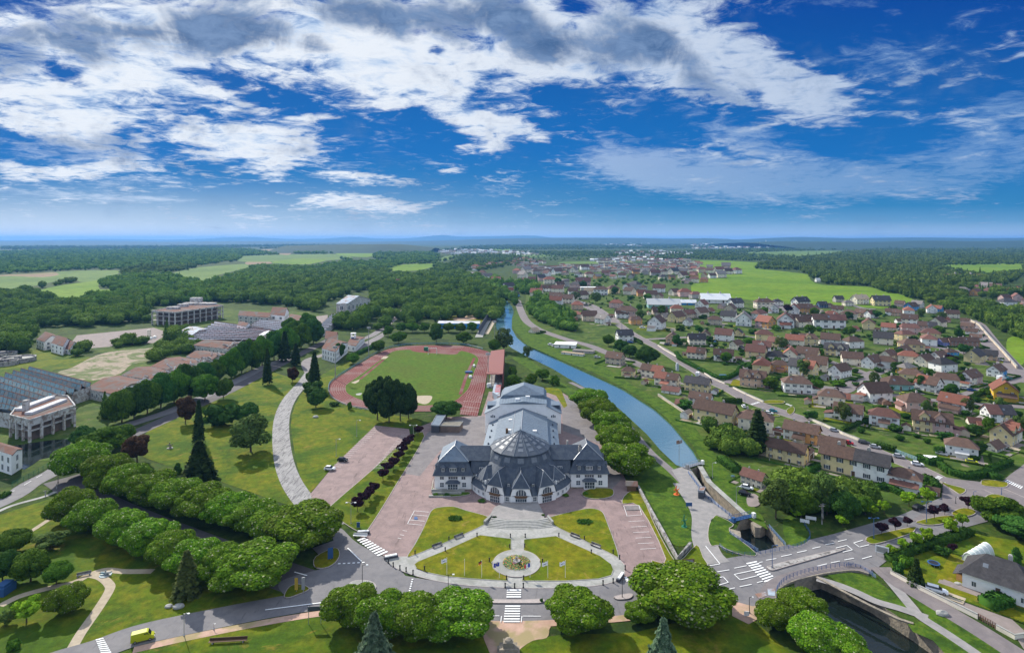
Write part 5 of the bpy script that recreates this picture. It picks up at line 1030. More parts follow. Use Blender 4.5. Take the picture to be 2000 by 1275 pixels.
for x, y in ((-2.6, 56), (2.0, 60.5)): q = sh_(x, y); mb = MB(); mb.box(q[0]-1, q[1]-.6, 14.3, q[0]+1, q[1]+.6, 15.2); mb.build('roof_hatch', M['white'], tr_)
rp = MB()
for k, (x0, x1, y) in enumerate(((-31, -19.5, -9.4), (-30.5, -20.5, -11.2), (-31.5, -24, -13.0))):
 rp.box(x0, y, 0, x1, y+.2, 1.3-k*.35); rp.box(x0, y+.2, 0, x1, y+1.6, .9-k*.3)
rp.build('access_ramp', M['paving'], hall)
stp = thing('terrace_steps', 'broad shallow curved steps below the entrance terrace', 'steps', (0, 0, 0))
for k in range(6):
 y0 = 212+k*8; P = [(960-k*7, y0-2), (1060, y0+10), (1180, y0+12), (1300, y0+8), (1372+k*7, y0-4)]; Q = [(1372+k*7, y0+5), (1300, y0+17), (1180, y0+21), (1060, y0+19), (960-k*7, y0+7)]
 mb = MB(); mb.prism([q for q in g('3', P+Q)], .05, 1.0-k*.14); mb.build('step', M['paving'], stp)
for s_, P in ((0, [(905,238),(955,190),(968,196),(918,244)]), (1, [(1362,200),(1374,195),(1412,240),(1400,245)])):
 mb = MB(); mb.prism(g('3', P), .05, 1.25); mb.build('side_wall', M['paving'], stp)
terr = sheet  # terrace slab top
mb = MB(); mb.prism(g('3', [(985,130),(1060,95),(1300,95),(1345,190),(1345,214),(1180,224),(1000,216),(950,190)]), .05, .95); tag(mb.build('terrace', M['slab']), 'raised grey terrace slab in front of the hall entrance', 'terrace', kind='structure')
# ================================================================== HOUSES
def wallmat(name, c):
 d = tuple(x*.86 for x in c); e = tuple(x*.70+.02 for x in c); return mottled(name, c, d, .5, .9, e, .16, lo=.48, hi=.85)
WALLS = {'white': (.84,.83,.80), 'cream': (.82,.74,.60), 'pale yellow': (.74,.61,.33), 'yellow': (.62,.40,.03), 'orange': (.60,.32,.12), 'pink': (.62,.42,.38), 'tan': (.56,.47,.36),
   'grey': (.42,.40,.37), 'blue': (.05,.28,.62), 'violet': (.42,.32,.46), 'dark blue': (.04,.08,.16), 'brick': (.34,.20,.14), 'teal': (.30,.55,.52), 'peach': (.62,.43,.30), 'mauve blue': (.25,.28,.60)}
for k, c in WALLS.items(): M['w_'+k] = wallmat(k.replace(' ', '_')+'_wall', c)
def tile(name, c1, c2, c3):
 m, t, b = bsdf(name, c1, .85, spec=.2); p = opos(t); n = t.noise(p, .9, 6, .7, .6); c = t.ramp(n, [(.32, c1), (.55, c2), (.74, c3)])
 w = t.new('ShaderNodeTexWave', bands_direction='Z'); w.inputs['Scale'].default_value = 1.6; w.inputs['Distortion'].default_value = .3; t.put(w.inputs[0], p)
 c = t.mix(.35, c, t.mix(w.outputs[1], (.5,.5,.5), (1.3,1.3,1.3)), 'MULTIPLY'); oi = t.new('ShaderNodeObjectInfo')
 hs = t.new('ShaderNodeHueSaturation'); t.put(hs.inputs['Color'], c); t.put(hs.inputs['Value'], t.math('ADD', .75, t.math('MULTIPLY', oi.outputs['Random'], .55))); t.l.new(hs.outputs[0], b.inputs['Base Color']); return m
ROOFS = {'brown': ((.080,.050,.038),(.12,.074,.055),(.16,.10,.075)), 'red': ((.20,.075,.05),(.26,.105,.07),(.30,.14,.10)), 'dark': ((.040,.038,.040),(.062,.058,.060),(.09,.085,.085)),
   'grey': ((.15,.13,.12),(.20,.18,.165),(.26,.235,.215)), 'tan': ((.34,.26,.17),(.42,.33,.22),(.48,.38,.27)), 'white': ((.62,.62,.60),(.70,.70,.68),(.74,.74,.73)), 'rust': ((.12,.060,.046),(.165,.080,.062),(.21,.11,.085))}
for k, c in ROOFS.items(): M['r_'+k] = tile(k+'_roof_tiles', *c)
M['shutter'] = plain('brown_shutters', (.13,.07,.045), .7); M['shutter_grey'] = plain('dark_shutters', (.06,.065,.08), .7); M['door'] = plain('house_door', (.10,.055,.03), .6)
PLOTS = []
def house(c, cx, by, L, W, ang, typ, wall, roof, st=2, label='', group=None, name='house', wall2=None, roof2=None, k=1.0, dormer=0, ext=None, det=2, cat='house'):
 ox, oy, s = CR[c]; x, y = ox+cx/s, oy+by/s; X, Y = at(x, y); m = Y/F
 L *= m/s*1.1; W *= m/s*1.1; a = radians(ang); ext_y = abs(sin(a))*L/2+abs(cos(a))*W/2
 Yc = Y+ext_y; Xc = (x-1000)*Yc/F
 t = thing(name, label, cat, (Xc, Yc, 0), a, group)
 u = min(L, W) ; hf = m*(3.6 + .0)*(.62+.0)   # placeholder storey height below
 PLOTS.append((Xc, Yc, a, L, W, m, label, det))
 sz = .5*(L+W); hw = sz*(.27 if st == 1 else .50)*k; hr = W*(.43 if typ == 'g' else .36)*k
 if typ == 'f': hr = .25
 mb = MB(); x0, x1, y0, y1 = -L/2, L/2, -W/2, W/2; mb.box(x0, y0, 0, x1, y1, hw, 0)
 if typ == 'g':
  for xx in (x0, x1): mb.add([(xx, y0, hw), (xx, y1, hw), (xx, 0, hw+hr*.97)], [(0, 1, 2) if xx > 0 else (2, 1, 0)], 0)
 mb.box(x0-.03, y0-.03, 0, x1+.03, y1+.03, hw*.10, 1); mats = [M['w_'+wall], M['stone']]
 wl = mb.build('walls', mats, t)
 if wall2:
  mb = MB(); e = .03; mb.box(0, y0-e, 0, x1+e, y1+e, hw-.02, 0)
  if typ == 'g': mb.add([(x1+e, y0, hw-.02), (x1+e, y1, hw-.02), (x1+e, 0, hw+hr*.93)], [(0, 1, 2)], 0)
  mb.build('second_wall', M['w_'+wall2], t)
 o = sz*.055; th = sz*.022; mb = MB()
 def slab(P, mi=0):
  n = len(P); mb.add(P+[(p[0], p[1], p[2]-th) for p in P], [tuple(range(n)), tuple(range(n, 2*n))[::-1]]+[(i, n+i, n+(i+1) % n, (i+1) % n) for i in range(n)], mi)
 r2 = 1 if roof2 else 0
 if typ == 'g':
  dz = hr*o/(W/2); zb = hw-dz+th; zt = hw+hr+th
  if roof2:
   for xa, xb, mi in ((x0-o, 0, 0), (0, x1+o, 1)):
    slab([(xa, y0-o, zb), (xb, y0-o, zb), (xb, 0, zt), (xa, 0, zt)], mi); slab([(xb, y1+o, zb), (xa, y1+o, zb), (xa, 0, zt), (xb, 0, zt)], mi)
  else:
   slab([(x0-o, y0-o, zb), (x1+o, y0-o, zb), (x1+o, 0, zt), (x0-o, 0, zt)]); slab([(x1+o, y1+o, zb), (x0-o, y1+o, zb), (x0-o, 0, zt), (x1+o, 0, zt)])
 elif typ in ('h', 'j'):
  q = W*.42 if typ == 'h' else W*.18; q = min(q, L*.45); zb = hw-.02; zt = hw+hr; e = [(x0-o, y0-o, zb), (x1+o, y0-o, zb), (x1+o, y1+o, zb), (x0-o, y1+o, zb)]; ra, rb2 = (x0+q, 0, zt), (x1-q, 0, zt)
  mb.add(e+[ra, rb2], [(0,1,5,4), (1,2,5), (2,3,4,5), (3,0,4), (3,2,1,0)], 0)
  if roof2: mb.m[1] = 1; mb.m[0] = 0
 else: mb.box(x0-o*.5, y0-o*.5, hw, x1+o*.5, y1+o*.5, hw+hr, 0)
 rm = [M['r_'+roof]]+([M['r_'+roof2]] if roof2 else []); ro = mb.build('roof', rm, t)
 if typ != 'f' and det > 0 and st > 0:
  for cxx in ([-.25, .2] if L > 1.5*W else [.12*random.choice((-1, 1))]):
   mb = MB(); cw = sz*.035; X0 = cxx*L; Y0 = W*.06; mb.box(X0-cw, Y0-cw, hw+hr*.7, X0+cw, Y0+cw, hw+hr*1.0+sz*.085); mb.box(X0-cw*.7, Y0-cw*.7, hw+hr+sz*.085, X0+cw*.7, Y0+cw*.7, hw+hr+sz*.105)
   mb.build('chimney', M['w_grey'], ro)
  if det > 1 and random.random() < .55:
   mb = MB(); X0 = L*random.uniform(-.3, .3); f = .45; zz = hw+hr*f+th; yy = -W/2*(1-f); k2 = hr/(W/2)
   a_ = sz*.045; P = [(X0-a_, yy-a_, zz-a_*k2+.04), (X0+a_, yy-a_, zz-a_*k2+.04), (X0+a_, yy+a_, zz+a_*k2+.04), (X0-a_, yy+a_, zz+a_*k2+.04)]
   mb.add(P+[(p[0], p[1], p[2]-.12) for p in P], [(0,1,2,3),(0,4,5,1),(1,5,6,2),(2,6,7,3),(3,7,4,0)]); mb.build('roof_window', M['skylight'], ro)
 ww = sz*.085; wh = sz*.11; shk = random.choice(['shutter', 'shutter_grey', None, None]) if det > 1 else None
 faces = [((0, y0), 0, L), ((x1, 0), pi/2, W), ((0, y1), pi, L), ((x0, 0), -pi/2, W)]
 nst = max(1, st)
 for fi, ((fx, fy), rz, ln) in enumerate(faces):
  nx, ny = sin(rz+a), -cos(rz+a); wx, wy = Xc, Yc
  if nx*(-wx)+ny*(-wy) <= 0: continue
  n = max(1, int(ln/(sz*.30))) if det > 1 else max(1, int(ln/(sz*.45)))
  for fl in range(nst):
   for i in range(n):
    p = (i+.5)/n*ln-ln/2; z = hw*((fl+.32)/nst)+.0
    lx, ly = fx+p*cos(rz), fy+p*sin(rz)
    if fi == 0 and fl == 0 and i == n//2 and det > 0:
     inst('door', winmesh2('door'), t, (lx, ly-.04, 0), rz, (ww*.95, 1, hw/nst*.72)); continue
    inst('window', winmesh2(shk), t, (lx+.04*sin(rz), ly-.04*cos(rz), z-.05), rz, (ww, 1, min(wh, hw/nst*.50)))
  if typ == 'g' and fi in (1, 3) and det > 0:
   inst('window', winmesh2(shk), t, (fx+.04*sin(rz), -.04*cos(rz)*0, hw+hr*.16), rz, (ww*.8, 1, wh*.7))
 if dormer:
  for i in range(dormer):
   X0 = ((i+.5)/dormer-.5)*L*.8; dw = sz*.16; g0 = MB(); z0 = hw; zt = hw+hr*.55
   g0.box(X0-dw, y0-.05, z0-.2, X0+dw, -W*.18, zt); g0.add([(X0-dw, y0-.05, zt), (X0+dw, y0-.05, zt), (X0, y0-.05, zt+dw*.9)], [(0,1,2)]); dd = g0.build('gable_front', M['w_'+(wall2 or wall) if i else 'w_'+wall], t)
   g1 = MB(); e = o*.8; g1.add([(X0-dw-e, y0-e, zt-e*.9), (X0, y0-e, zt+dw*.95), (X0+dw+e, y0-e, zt-e*.9), (X0-dw-e, 0, zt-e*.9), (X0, 0, zt+dw*.95), (X0+dw+e, 0, zt-e*.9)], [(0,1,4,3),(1,2,5,4)]); g1.build('gable_roof', M['r_'+(roof2 or roof)], dd)
   inst('window', winmesh2(shk), dd, (X0, y0-.1, z0+.1), 0, (ww, 1, wh*.9))
 if ext:
  for (sd_, el, ed, ew, er) in ext:      # lean-to or annex: side, length share, depth share, wall, roof
   eh = hw*.48; mb = MB(); r_ = MB(); el *= L; ed *= W
   if sd_ in 'FB':
    q = -1 if sd_ == 'F' else 1; ya, yb = sorted((q*W/2, q*(W/2+ed))); mb.box(-el/2, ya, 0, el/2, yb, eh)
    r_.add([(-el/2-o, q*W/2, eh*1.55), (el/2+o, q*W/2, eh*1.55), (el/2+o, q*(W/2+ed+o), eh), (-el/2-o, q*(W/2+ed+o), eh)], [(0,1,2,3)]); r_.add([(-el/2-o, q*W/2, eh*1.5), (el/2+o, q*W/2, eh*1.5), (el/2+o, q*(W/2+ed+o), eh-.1), (-el/2-o, q*(W/2+ed+o), eh-.1)], [(3,2,1,0)])
   else:
    q = -1 if sd_ == 'L' else 1; xa, xb = sorted((q*L/2, q*(L/2+el))); mb.box(xa, -ed/2, 0, xb, ed/2, eh)
    r_.add([(q*L/2, -ed/2-o, eh*1.55), (q*L/2, ed/2+o, eh*1.55), (q*(L/2+el+o), ed/2+o, eh), (q*(L/2+el+o), -ed/2-o, eh)], [(0,1,2,3)]); r_.add([(q*L/2, -ed/2-o, eh*1.5), (q*L/2, ed/2+o, eh*1.5), (q*(L/2+el+o), ed/2+o, eh-.1), (q*(L/2+el+o), -ed/2-o, eh-.1)], [(3,2,1,0)])
   ex = mb.build('annex', M['w_'+ew], t); r_.build('annex_roof', M['r_'+er], ex)
 return t
W2 = {}
def winmesh2(sh):
 if sh in W2: return W2[sh]
 mb = MB()
 if sh == 'door':
  mb.box(-.5, -.05, 0, .5, .02, 1, 0); mb.box(-.62, -.09, 0, -.5, .02, 1.06, 1); mb.box(.5, -.09, 0, .62, .02, 1.06, 1); mb.box(-.5, -.09, 1, .5, .02, 1.06, 1); W2[sh] = mb.mesh('door', [M['door'], M['white']]); return W2[sh]
 mb.box(-.42, -.04, .06, .42, .02, .94, 1)
 for b_ in ((-.5,-.42,0,1),(.42,.5,0,1),(-.42,.42,0,.06),(-.42,.42,.94,1)): mb.box(b_[0], -.08, b_[2], b_[1], .02, b_[3], 0)
 mb.box(-.03, -.07, .06, .03, -.041, .94, 0)
 if sh: mb.box(-.95, -.07, 0, -.5, .02, 1, 2); mb.box(.5, -.07, 0, .95, .02, 1, 2)
 W2[sh] = mb.mesh('window', [M['white'], M['glass']]+([M[sh]] if sh else [])); return W2[sh]
TY = {'g': 'gabled', 'h': 'hipped', 'j': 'half-hipped', 'f': 'flat'}
ZONES = {}
def H(zone, c, xl, xr, by, W, ang, typ, wall, roof, **k):
 ZONES.setdefault(zone, []).append((c, xl, xr, by, W, ang, typ, wall, roof, k))
Z = 'in the terraces beside the canal bank'
H(Z,'A',10,195,735,.7,-35,'g','tan','brown'); H(Z,'A',155,297,845,.85,-20,'h','pale yellow','brown',ext=[('F',.4,.35,'cream','brown')]); H(Z,'A',345,560,865,.5,-38,'g','cream','brown',roof2='red')
H(Z,'A',470,705,948,.5,-35,'g','cream','red',roof2='brown',ext=[('F',.3,.4,'cream','red')]); H(Z,'A',750,992,995,.5,-32,'g','pale yellow','dark'); H(Z,'A',790,1010,1130,.55,-35,'g','white','brown')
H(Z,'B',815,1170,350,.45,-42,'g','pale yellow','brown'); H(Z,'B',1185,1512,405,.6,-28,'h','cream','brown'); H(Z,'B',1610,1908,508,.5,-42,'g','white','brown',wall2='orange',ext=[('F',.3,.4,'tan','brown')])
H(Z,'B',1462,1790,690,.42,-42,'g','pale yellow','brown',ext=[('L',.2,.8,'tan','rust')])
Z = 'between lock and main street'
H(Z,'B',1225,1440,892,.62,-48,'g','cream','rust'); H(Z,'C',160,662,952,.30,-42,'g','pale yellow','brown',wall2='white',roof2='dark',ext=[('R',.15,.8,'cream','dark')]); H(Z,'C',705,1005,1018,.72,-38,'h','white','brown',ext=[('F',.8,.3,'white','rust')])
H(Z,'C',85,330,705,.7,-38,'g','cream','brown',ext=[('F',.6,.3,'cream','brown')]); H(Z,'C',-60,95,590,.7,-50,'g','orange','brown')
Z = 'in the front garden row above main street'
H(Z,'C',75,327,262,.72,-28,'h','cream','brown',ext=[('L',.2,.5,'cream','brown')]); H(Z,'C',225,480,402,.62,-38,'g','white','brown',ext=[('L',.35,.7,'white','rust')],dormer=1); H(Z,'C',530,805,448,.68,-32,'h','white','rust',roof2='brown',ext=[('F',.3,.25,'white','brown')])
H(Z,'C',930,1255,512,.55,-32,'g','pale yellow','brown',wall2='pink',dormer=2,ext=[('R',.2,.5,'pink','rust')]); H(Z,'C',1212,1497,728,.72,-35,'h','white','brown',ext=[('F',.35,.2,'white','white')])
H(Z,'C',1590,1912,610,.55,35,'g','pale yellow','brown',wall2='cream',roof2='red',dormer=2); H(Z,'C',1545,1742,662,.65,30,'g','cream','brown',st=1)
Z = 'in the second garden row'
H(Z,'C',465,702,216,.72,8,'g','white','brown',ext=[('L',.3,.5,'white','red')]); H(Z,'C',820,1047,306,.8,-6,'h','pink','brown',ext=[('L',.12,.6,'pink','rust')]); H(Z,'C',1180,1412,320,.7,-58,'g','pink','red',wall2='white',ext=[('F',.7,.4,'pink','brown')])
H(Z,'C',1568,1788,402,.7,-8,'g','white','rust',wall2='pale yellow',roof2='dark'); H(Z,'C',1605,1862,212,.8,58,'g','yellow','red',ext=[('L',.3,.7,'yellow','brown')])
H(Z,'C',655,882,106,.8,-5,'h','teal','brown',st=1); H(Z,'C',968,1167,132,.8,-60,'g','white','red',roof2='brown',ext=[('L',.3,.5,'white','red')]); H(Z,'C',1325,1540,62,.6,28,'g','cream','brown',wall2='pink')
Z = 'around the curved side street'
H(Z,'A',562,708,545,.8,70,'g','peach','brown'); H(Z,'A',782,936,546,.65,-5,'g','cream','dark'); H(Z,'A',885,1002,500,.8,68,'g','tan','brown'); H(Z,'A',770,952,682,.6,-30,'g','cream','red',roof2='brown')
H(Z,'A',1015,1207,705,.6,-22,'g','white','brown',ext=[('F',.6,.3,'cream','dark')]); H(Z,'A',1158,1300,592,.65,40,'g','cream','brown',ext=[('F',.4,.4,'white','dark')]); H(Z,'A',1195,1302,472,.8,60,'g','pale yellow','dark')
H(Z,'A',1380,1556,620,.62,-25,'g','white','rust',dormer=1); H(Z,'A',1525,1672,572,.7,-50,'g','pale yellow','rust'); H(Z,'A',1602,1700,590,.8,55,'g','white','red',st=1); H(Z,'A',1510,1702,697,.85,-15,'h','white','dark',st=1)
H(Z,'A',1545,1722,800,.7,-20,'h','orange','brown',ext=[('F',.35,.3,'orange','rust')]); H(Z,'A',1730,1972,850,.6,-50,'g','white','dark',wall2='pale yellow',roof2='red'); H(Z,'A',1260,1512,946,.6,-28,'g','peach','brown',dormer=2); H(Z,'A',1655,1922,1006,.65,-15,'h','white','brown',ext=[('R',.3,.5,'white','rust')])
H(Z,'A',1798,1982,556,.7,-15,'j','pale yellow','brown',dormer=1); H(Z,'A',1790,2002,708,.68,-42,'g','cream','brown',wall2='pale yellow')
Z = 'along the upper village street'
H(Z,'A',112,264,510,.7,8,'g','white','dark'); H(Z,'A',105,310,300,.6,-15,'h','white','brown',wall2='pink'); H(Z,'A',235,345,356,.8,5,'j','orange','brown'); H(Z,'A',395,585,406,.8,60,'g','white','brown'); H(Z,'A',-10,62,352,1,75,'g','white','grey')
H(Z,'A',450,580,262,.7,0,'g','tan','brown',st=1); H(Z,'A',520,632,306,.7,20,'g','cream','grey',st=1); H(Z,'A',612,738,256,.8,-10,'h','cream','red'); H(Z,'A',712,852,302,.6,35,'g','tan','rust'); H(Z,'A',725,832,370,.7,55,'g','white','grey')
H(Z,'E',1250,1370,738,.7,-55,'g','white','grey'); H(Z,'E',1150,1258,712,.7,0,'g','tan','brown'); H(Z,'E',1058,1152,690,.7,-20,'h','cream','red'); H(Z,'E',1062,1160,622,.8,-10,'h','peach','red'); H(Z,'E',968,1090,575,.6,-25,'g','cream','brown')
H(Z,'E',888,990,548,.6,-20,'g','cream','brown'); H(Z,'E',1040,1112,504,.7,0,'g','white','brown'); H(Z,'E',1162,1238,502,.7,-10,'g','cream','tan'); H(Z,'E',1232,1352,508,.6,-10,'h','white','brown'); H(Z,'E',815,862,468,.9,0,'g','peach','red')
H(Z,'E',850,942,420,.6,0,'h','cream','red'); H(Z,'E',935,1010,450,.7,20,'g','cream','brown'); H(Z,'E',730,815,805,.7,50,'g','cream','tan',st=1); H(Z,'E',1410,1510,690,.7,0,'g','white','brown'); H(Z,'E',840,910,480,.7,0,'g','white','brown')
Z = 'above the long green embankment'
H(Z,'A',958,1102,362,.7,-20,'h','tan','brown'); H(Z,'A',1208,1392,376,.85,65,'g','white','grey'); H(Z,'A',1420,1582,392,.8,-62,'g','pink','red',wall2='orange'); H(Z,'A',1590,1787,392,.85,65,'g','white','rust',ext=[('L',.2,.6,'white','red')])
H(Z,'A',1882,2012,366,.9,65,'g','white','grey'); H(Z,'A',1752,1950,330,.35,0,'g','tan','brown',st=1); H(Z,'D',40,320,398,.35,-12,'g','white','brown',roof2='rust'); H(Z,'D',372,462,412,.7,20,'g','pink','red',st=1); H(Z,'D',675,808,427,.7,-40,'g','white','red',wall2='tan')
H(Z,'D',808,866,345,.8,0,'g','white','brown'); H(Z,'D',1020,1182,427,.6,-30,'g','pink','brown',roof2='dark'); H(Z,'D',862,1012,356,.7,-40,'g','cream','brown',wall2='white'); H(Z,'D',520,636,296,.7,20,'g','white','rust'); H(Z,'D',430,536,286,.8,-60,'g','pale yellow','brown')
Z = 'along the edge of the large bright field'
H(Z,'A',840,978,216,.8,50,'g','white','rust'); H(Z,'A',935,1030,246,.8,40,'g','white','rust',st=1); H(Z,'A',1055,1138,210,.8,40,'g','pink','grey'); H(Z,'A',1105,1242,256,.8,60,'g','tan','brown'); H(Z,'A',1150,1292,202,.7,20,'g','white','dark')
H(Z,'A',1405,1562,206,.55,0,'h','cream','brown'); H(Z,'A',1552,1658,182,.7,15,'h','white','dark'); H(Z,'A',1520,1637,247,.85,62,'g','white','grey'); H(Z,'A',1745,1907,196,.6,20,'g','white','dark'); H(Z,'A',1800,1932,248,.65,-10,'g','orange','brown')
H(Z,'A',1900,1990,240,.7,0,'h','pink','brown'); H(Z,'D',85,160,200,.8,0,'g','dark blue','dark'); H(Z,'D',158,216,196,.8,0,'h','tan','brown'); H(Z,'D',236,310,146,.8,0,'g','grey','dark'); H(Z,'D',205,322,252,.7,-30,'g','cream','brown')
H(Z,'D',322,402,182,.7,0,'h','cream','grey'); H(Z,'D',395,548,168,.55,15,'g','cream','tan',wall2='white'); H(Z,'D',590,742,182,.6,-10,'g','pale yellow','dark'); H(Z,'D',710,820,274,.7,-30,'g','white','brown'); H(Z,'D',770,864,278,.8,-40,'g','peach','brown')
H(Z,'D',800,892,192,.8,-50,'g','pink','brown'); H(Z,'D',888,1016,228,.65,25,'g','blue','brown'); H(Z,'D',958,1062,202,.8,-55,'g','white','grey'); H(Z,'D',1083,1200,252,.8,60,'g','white','red'); H(Z,'D',1152,1242,238,.8,-55,'g','blue','red')
H(Z,'D',1270,1392,297,.7,-25,'g','cream','brown'); H(Z,'D',1235,1310,336,.8,20,'g','pink','red')
Z = 'below the winding upper street'
H(Z,'D',150,362,662,.55,-35,'g','pale yellow','dark',wall2='cream',dormer=2); H(Z,'D',850,1047,618,.7,-10,'h','pale yellow','brown'); H(Z,'D',790,967,666,.65,35,'g','violet','brown'); H(Z,'D',655,827,702,.65,35,'g','cream','brown'); H(Z,'D',485,692,776,.65,32,'g','white','brown',ext=[('F',.3,.25,'white','brown')])
H(Z,'D',178,397,862,.62,32,'g','white','brown'); H(Z,'D',818,992,824,.7,20,'h','yellow','grey'); H(Z,'D',1030,1143,826,.7,35,'g','cream','brown',st=1); H(Z,'D',983,1172,756,.65,30,'g','cream','brown',wall2='pale yellow'); H(Z,'D',1120,1292,712,.65,28,'g','white','brown')
H(Z,'D',1245,1372,662,.7,10,'h','blue','brown'); H(Z,'D',1385,1597,922,.62,30,'g','white','brown',ext=[('R',.2,.6,'tan','brown')]); H(Z,'D',1650,1842,852,.62,32,'g','white','brown',wall2='blue'); H(Z,'D',0,78,556,.8,-50,'g','cream','brown')
Z = 'near the wide walled street on the right'
H(Z,'D',1200,1302,556,.8,10,'g','mauve blue','brown'); H(Z,'D',1300,1432,562,.6,-12,'g','brick','brown'); H(Z,'D',1400,1562,566,.5,-15,'g','brick','brown'); H(Z,'D',1415,1492,345,.7,-50,'g','pink','brown'); H(Z,'D',1422,1532,412,.7,-50,'g','pink','brown')
H(Z,'D',1465,1570,460,.7,-50,'g','white','brown'); H(Z,'D',1505,1608,512,.7,-50,'g','white','brown'); H(Z,'D',1590,1748,697,.7,-42,'g','cream','dark',wall2='peach'); H(Z,'D',700,800,0,.7,0,'g','white','brown') if 0 else None
HT = []
for zone, L_ in ZONES.items():
 L_.sort(key=lambda q: CR[q[0]][0]+(q[1]+q[2])/2/CR[q[0]][2])
 for i, (c, xl, xr, by, Wr, ang, typ, wall, roof, k) in enumerate(L_):
  a = radians(ang); vis = xr-xl; th = atan2(abs((CR[c][0]+(xl+xr)/2/CR[c][2])-1000), F)
  L = vis*.93/(abs(cos(a))+Wr*abs(sin(a))); lab = f"{wall} house with {k.get('roof2','')+' and ' if k.get('roof2') else ''}{roof} {TY[typ]} roof, {ordn(i)} from left {zone}"
  if len(lab.split()) > 16: lab = f"{wall} {roof}-roofed house, {ordn(i)} from left {zone}"
  HT.append(house(c, (xl+xr)/2, by, L, L*Wr, ang, typ, wall, roof, label=lab, group='houses of the village', **k))
taken = [((1000+X*F/Y), HZ+HC*F/Y, 12+.052*(HC*F/Y), 6+.035*(HC*F/Y)) for (X, Y, a, L, W_, m, lab, det) in PLOTS]
for zn, poly, n in (('tucked into the upper gardens', px('A', [(560,250),(1900,220),(2000,330),(2000,400),(900,400),(560,330)])+[], 14), ('tucked into the middle gardens', px('A', [(1060,480),(2000,500),(2000,800),(1500,860),(1300,640),(1000,620)]), 10),
     ('tucked into the right-hand gardens', px('D', [(100,230),(1200,260),(1400,420),(1300,540),(900,480),(300,420)]), 12), ('tucked into the lower right gardens', px('D', [(200,560),(1100,480),(1560,620),(1600,840),(1300,960),(300,830)]), 12), ('tucked behind the canal street', px('E', [(700,480),(880,440),(1400,480),(1500,640),(1180,560),(900,600)]), 14)):
 for i, (x, y) in enumerate(sorted(scatter(poly, n, 60, taken))):
  w_, r_ = random.choice(['white','cream','cream','white','pale yellow','pink']), random.choice(['brown','brown','rust','dark','red']); sz = 11+.088*(y-HZ)
  house('P', x, y, sz, sz*random.uniform(.62, .8), random.choice((-35, -20, 10, 35, 60)), random.choice('gghj'), w_, r_, label=f'{w_} {r_}-roofed house, {ordn(i)} from left of those {zn}', group='infill houses', det=1)
house('A', 548, 207, 262, 120, -6, 'g', 'teal', 'white', st=1, label='long pale shed with low white roof behind the upper village', name='warehouse', cat='warehouse', k=.75, det=1)
house('A', 765, 172, 150, 60, -4, 'g', 'blue', 'white', st=1, label='low blue-white shed joined on the right of the long pale shed', name='warehouse', cat='warehouse', k=.8, det=1)
house('A', 1030, 160, 230, 120, -8, 'g', 'white', 'white', st=1, label='bright white warehouse at the lower left corner of the large field', name='warehouse', cat='warehouse', k=.8, det=1)
house('E', 1155, 436, 100, 50, 0, 'g', 'pink', 'rust', st=2, label='pink block with red roof beside the round white silo', name='apartment_block', cat='building', k=1)
house('E', 1215, 470, 145, 60, 0, 'f', 'grey', 'white', st=1, label='flat grey workshop right of the pink block', name='workshop', cat='workshop', k=.8, det=1)
house('E', 1020, 925, 150, 110, -12, 'f', 'white', 'white', st=1, label='flat white shop building on the canal street', name='shop', cat='shop', k=.75, det=1)
house('E', 1160, 965, 150, 60, -20, 'f', 'grey', 'grey', st=1, label='low grey service block right of the flat white shop', name='workshop', cat='workshop', k=.55, det=1)
house('E', 1075, 985, 170, 40, -32, 'f', 'white', 'tan', st=1, label='long low store with tan flat roof before the canal street', name='workshop', cat='workshop', k=.5, det=1)
house('B', 690, 168, 95, 70, -35, 'g', 'brick', 'rust', st=1, label='small rusty-roofed shed among the gardens by the canal', name='shed', cat='shed', det=0)
house('A', 625, 1010, 150, 70, -35, 'g', 'white', 'rust', st=1, label='low garage with reddish roof between two canal terraces', name='garage', cat='garage', det=1)
house('B', 1770, 850, 130, 90, -35, 'f', 'grey', 'grey', st=1, label='grey flat-roofed hut in the allotment above the lock', name='shed', cat='shed', det=0)
house('C', 365, 210, 90, 80, -30, 'g', 'cream', 'red', st=1, label='small garage with bright red roof in the front garden row', name='garage', cat='garage', det=0)
house('C', 428, 218, 80, 80, -30, 'g', 'grey', 'grey', st=1, label='small grey garage beside the bright red-roofed one', name='garage', cat='garage', det=0)
house('C', 1085, 735, 95, 60, -15, 'f', 'grey', 'white', st=1, label='white-topped garden shed behind the hedge by main street', name='shed', cat='shed', det=0)
house('C', 1468, 420, 90, 80, -20, 'g', 'cream', 'rust', st=1, label='small rust-roofed outbuilding left of the white and yellow house', name='shed', cat='shed', det=0)
house('C', 1532, 435, 60, 60, -20, 'g', 'brick', 'red', st=1, label='tiny crimson-roofed shed left of the white and yellow house', name='shed', cat='shed', det=0)
house('G', 1280, 420, 80, 40, 10, 'g', 'cream', 'red', st=1, label='red-roofed farm building among the valley trees', name='house', det=1)
house('G', 1405, 412, 70, 35, 20, 'g', 'cream', 'red', st=1, label='smaller farm building right of the other one among the valley trees', name='house', det=1)
house('G', 1757, 420, 50, 30, 0, 'g', 'blue', 'dark', st=1, label='small blue barn in the valley wood left of the canal', name='barn', cat='barn', det=1)
house('E', 632, 520, 38, 38, 60, 'g', 'blue', 'dark', label='blue-walled house at the bend of the canal street', name='house', det=1)
house('E', 588, 488, 40, 40, 0, 'g', 'cream', 'red', label='red-roofed house left of the blue-walled one at the canal bend', name='house', det=1)
house('H', 1640, 296, 170, 40, -10, 'g', 'violet', 'rust', st=1, label='long low mauve building in the right forest', name='barn', cat='barn', det=1, k=.6)
house('H', 760, 310, 22, 22, 0, 'g', 'white', 'white', label='tiny white hut at the edge of the right forest', name='hut', cat='hut', det=0)
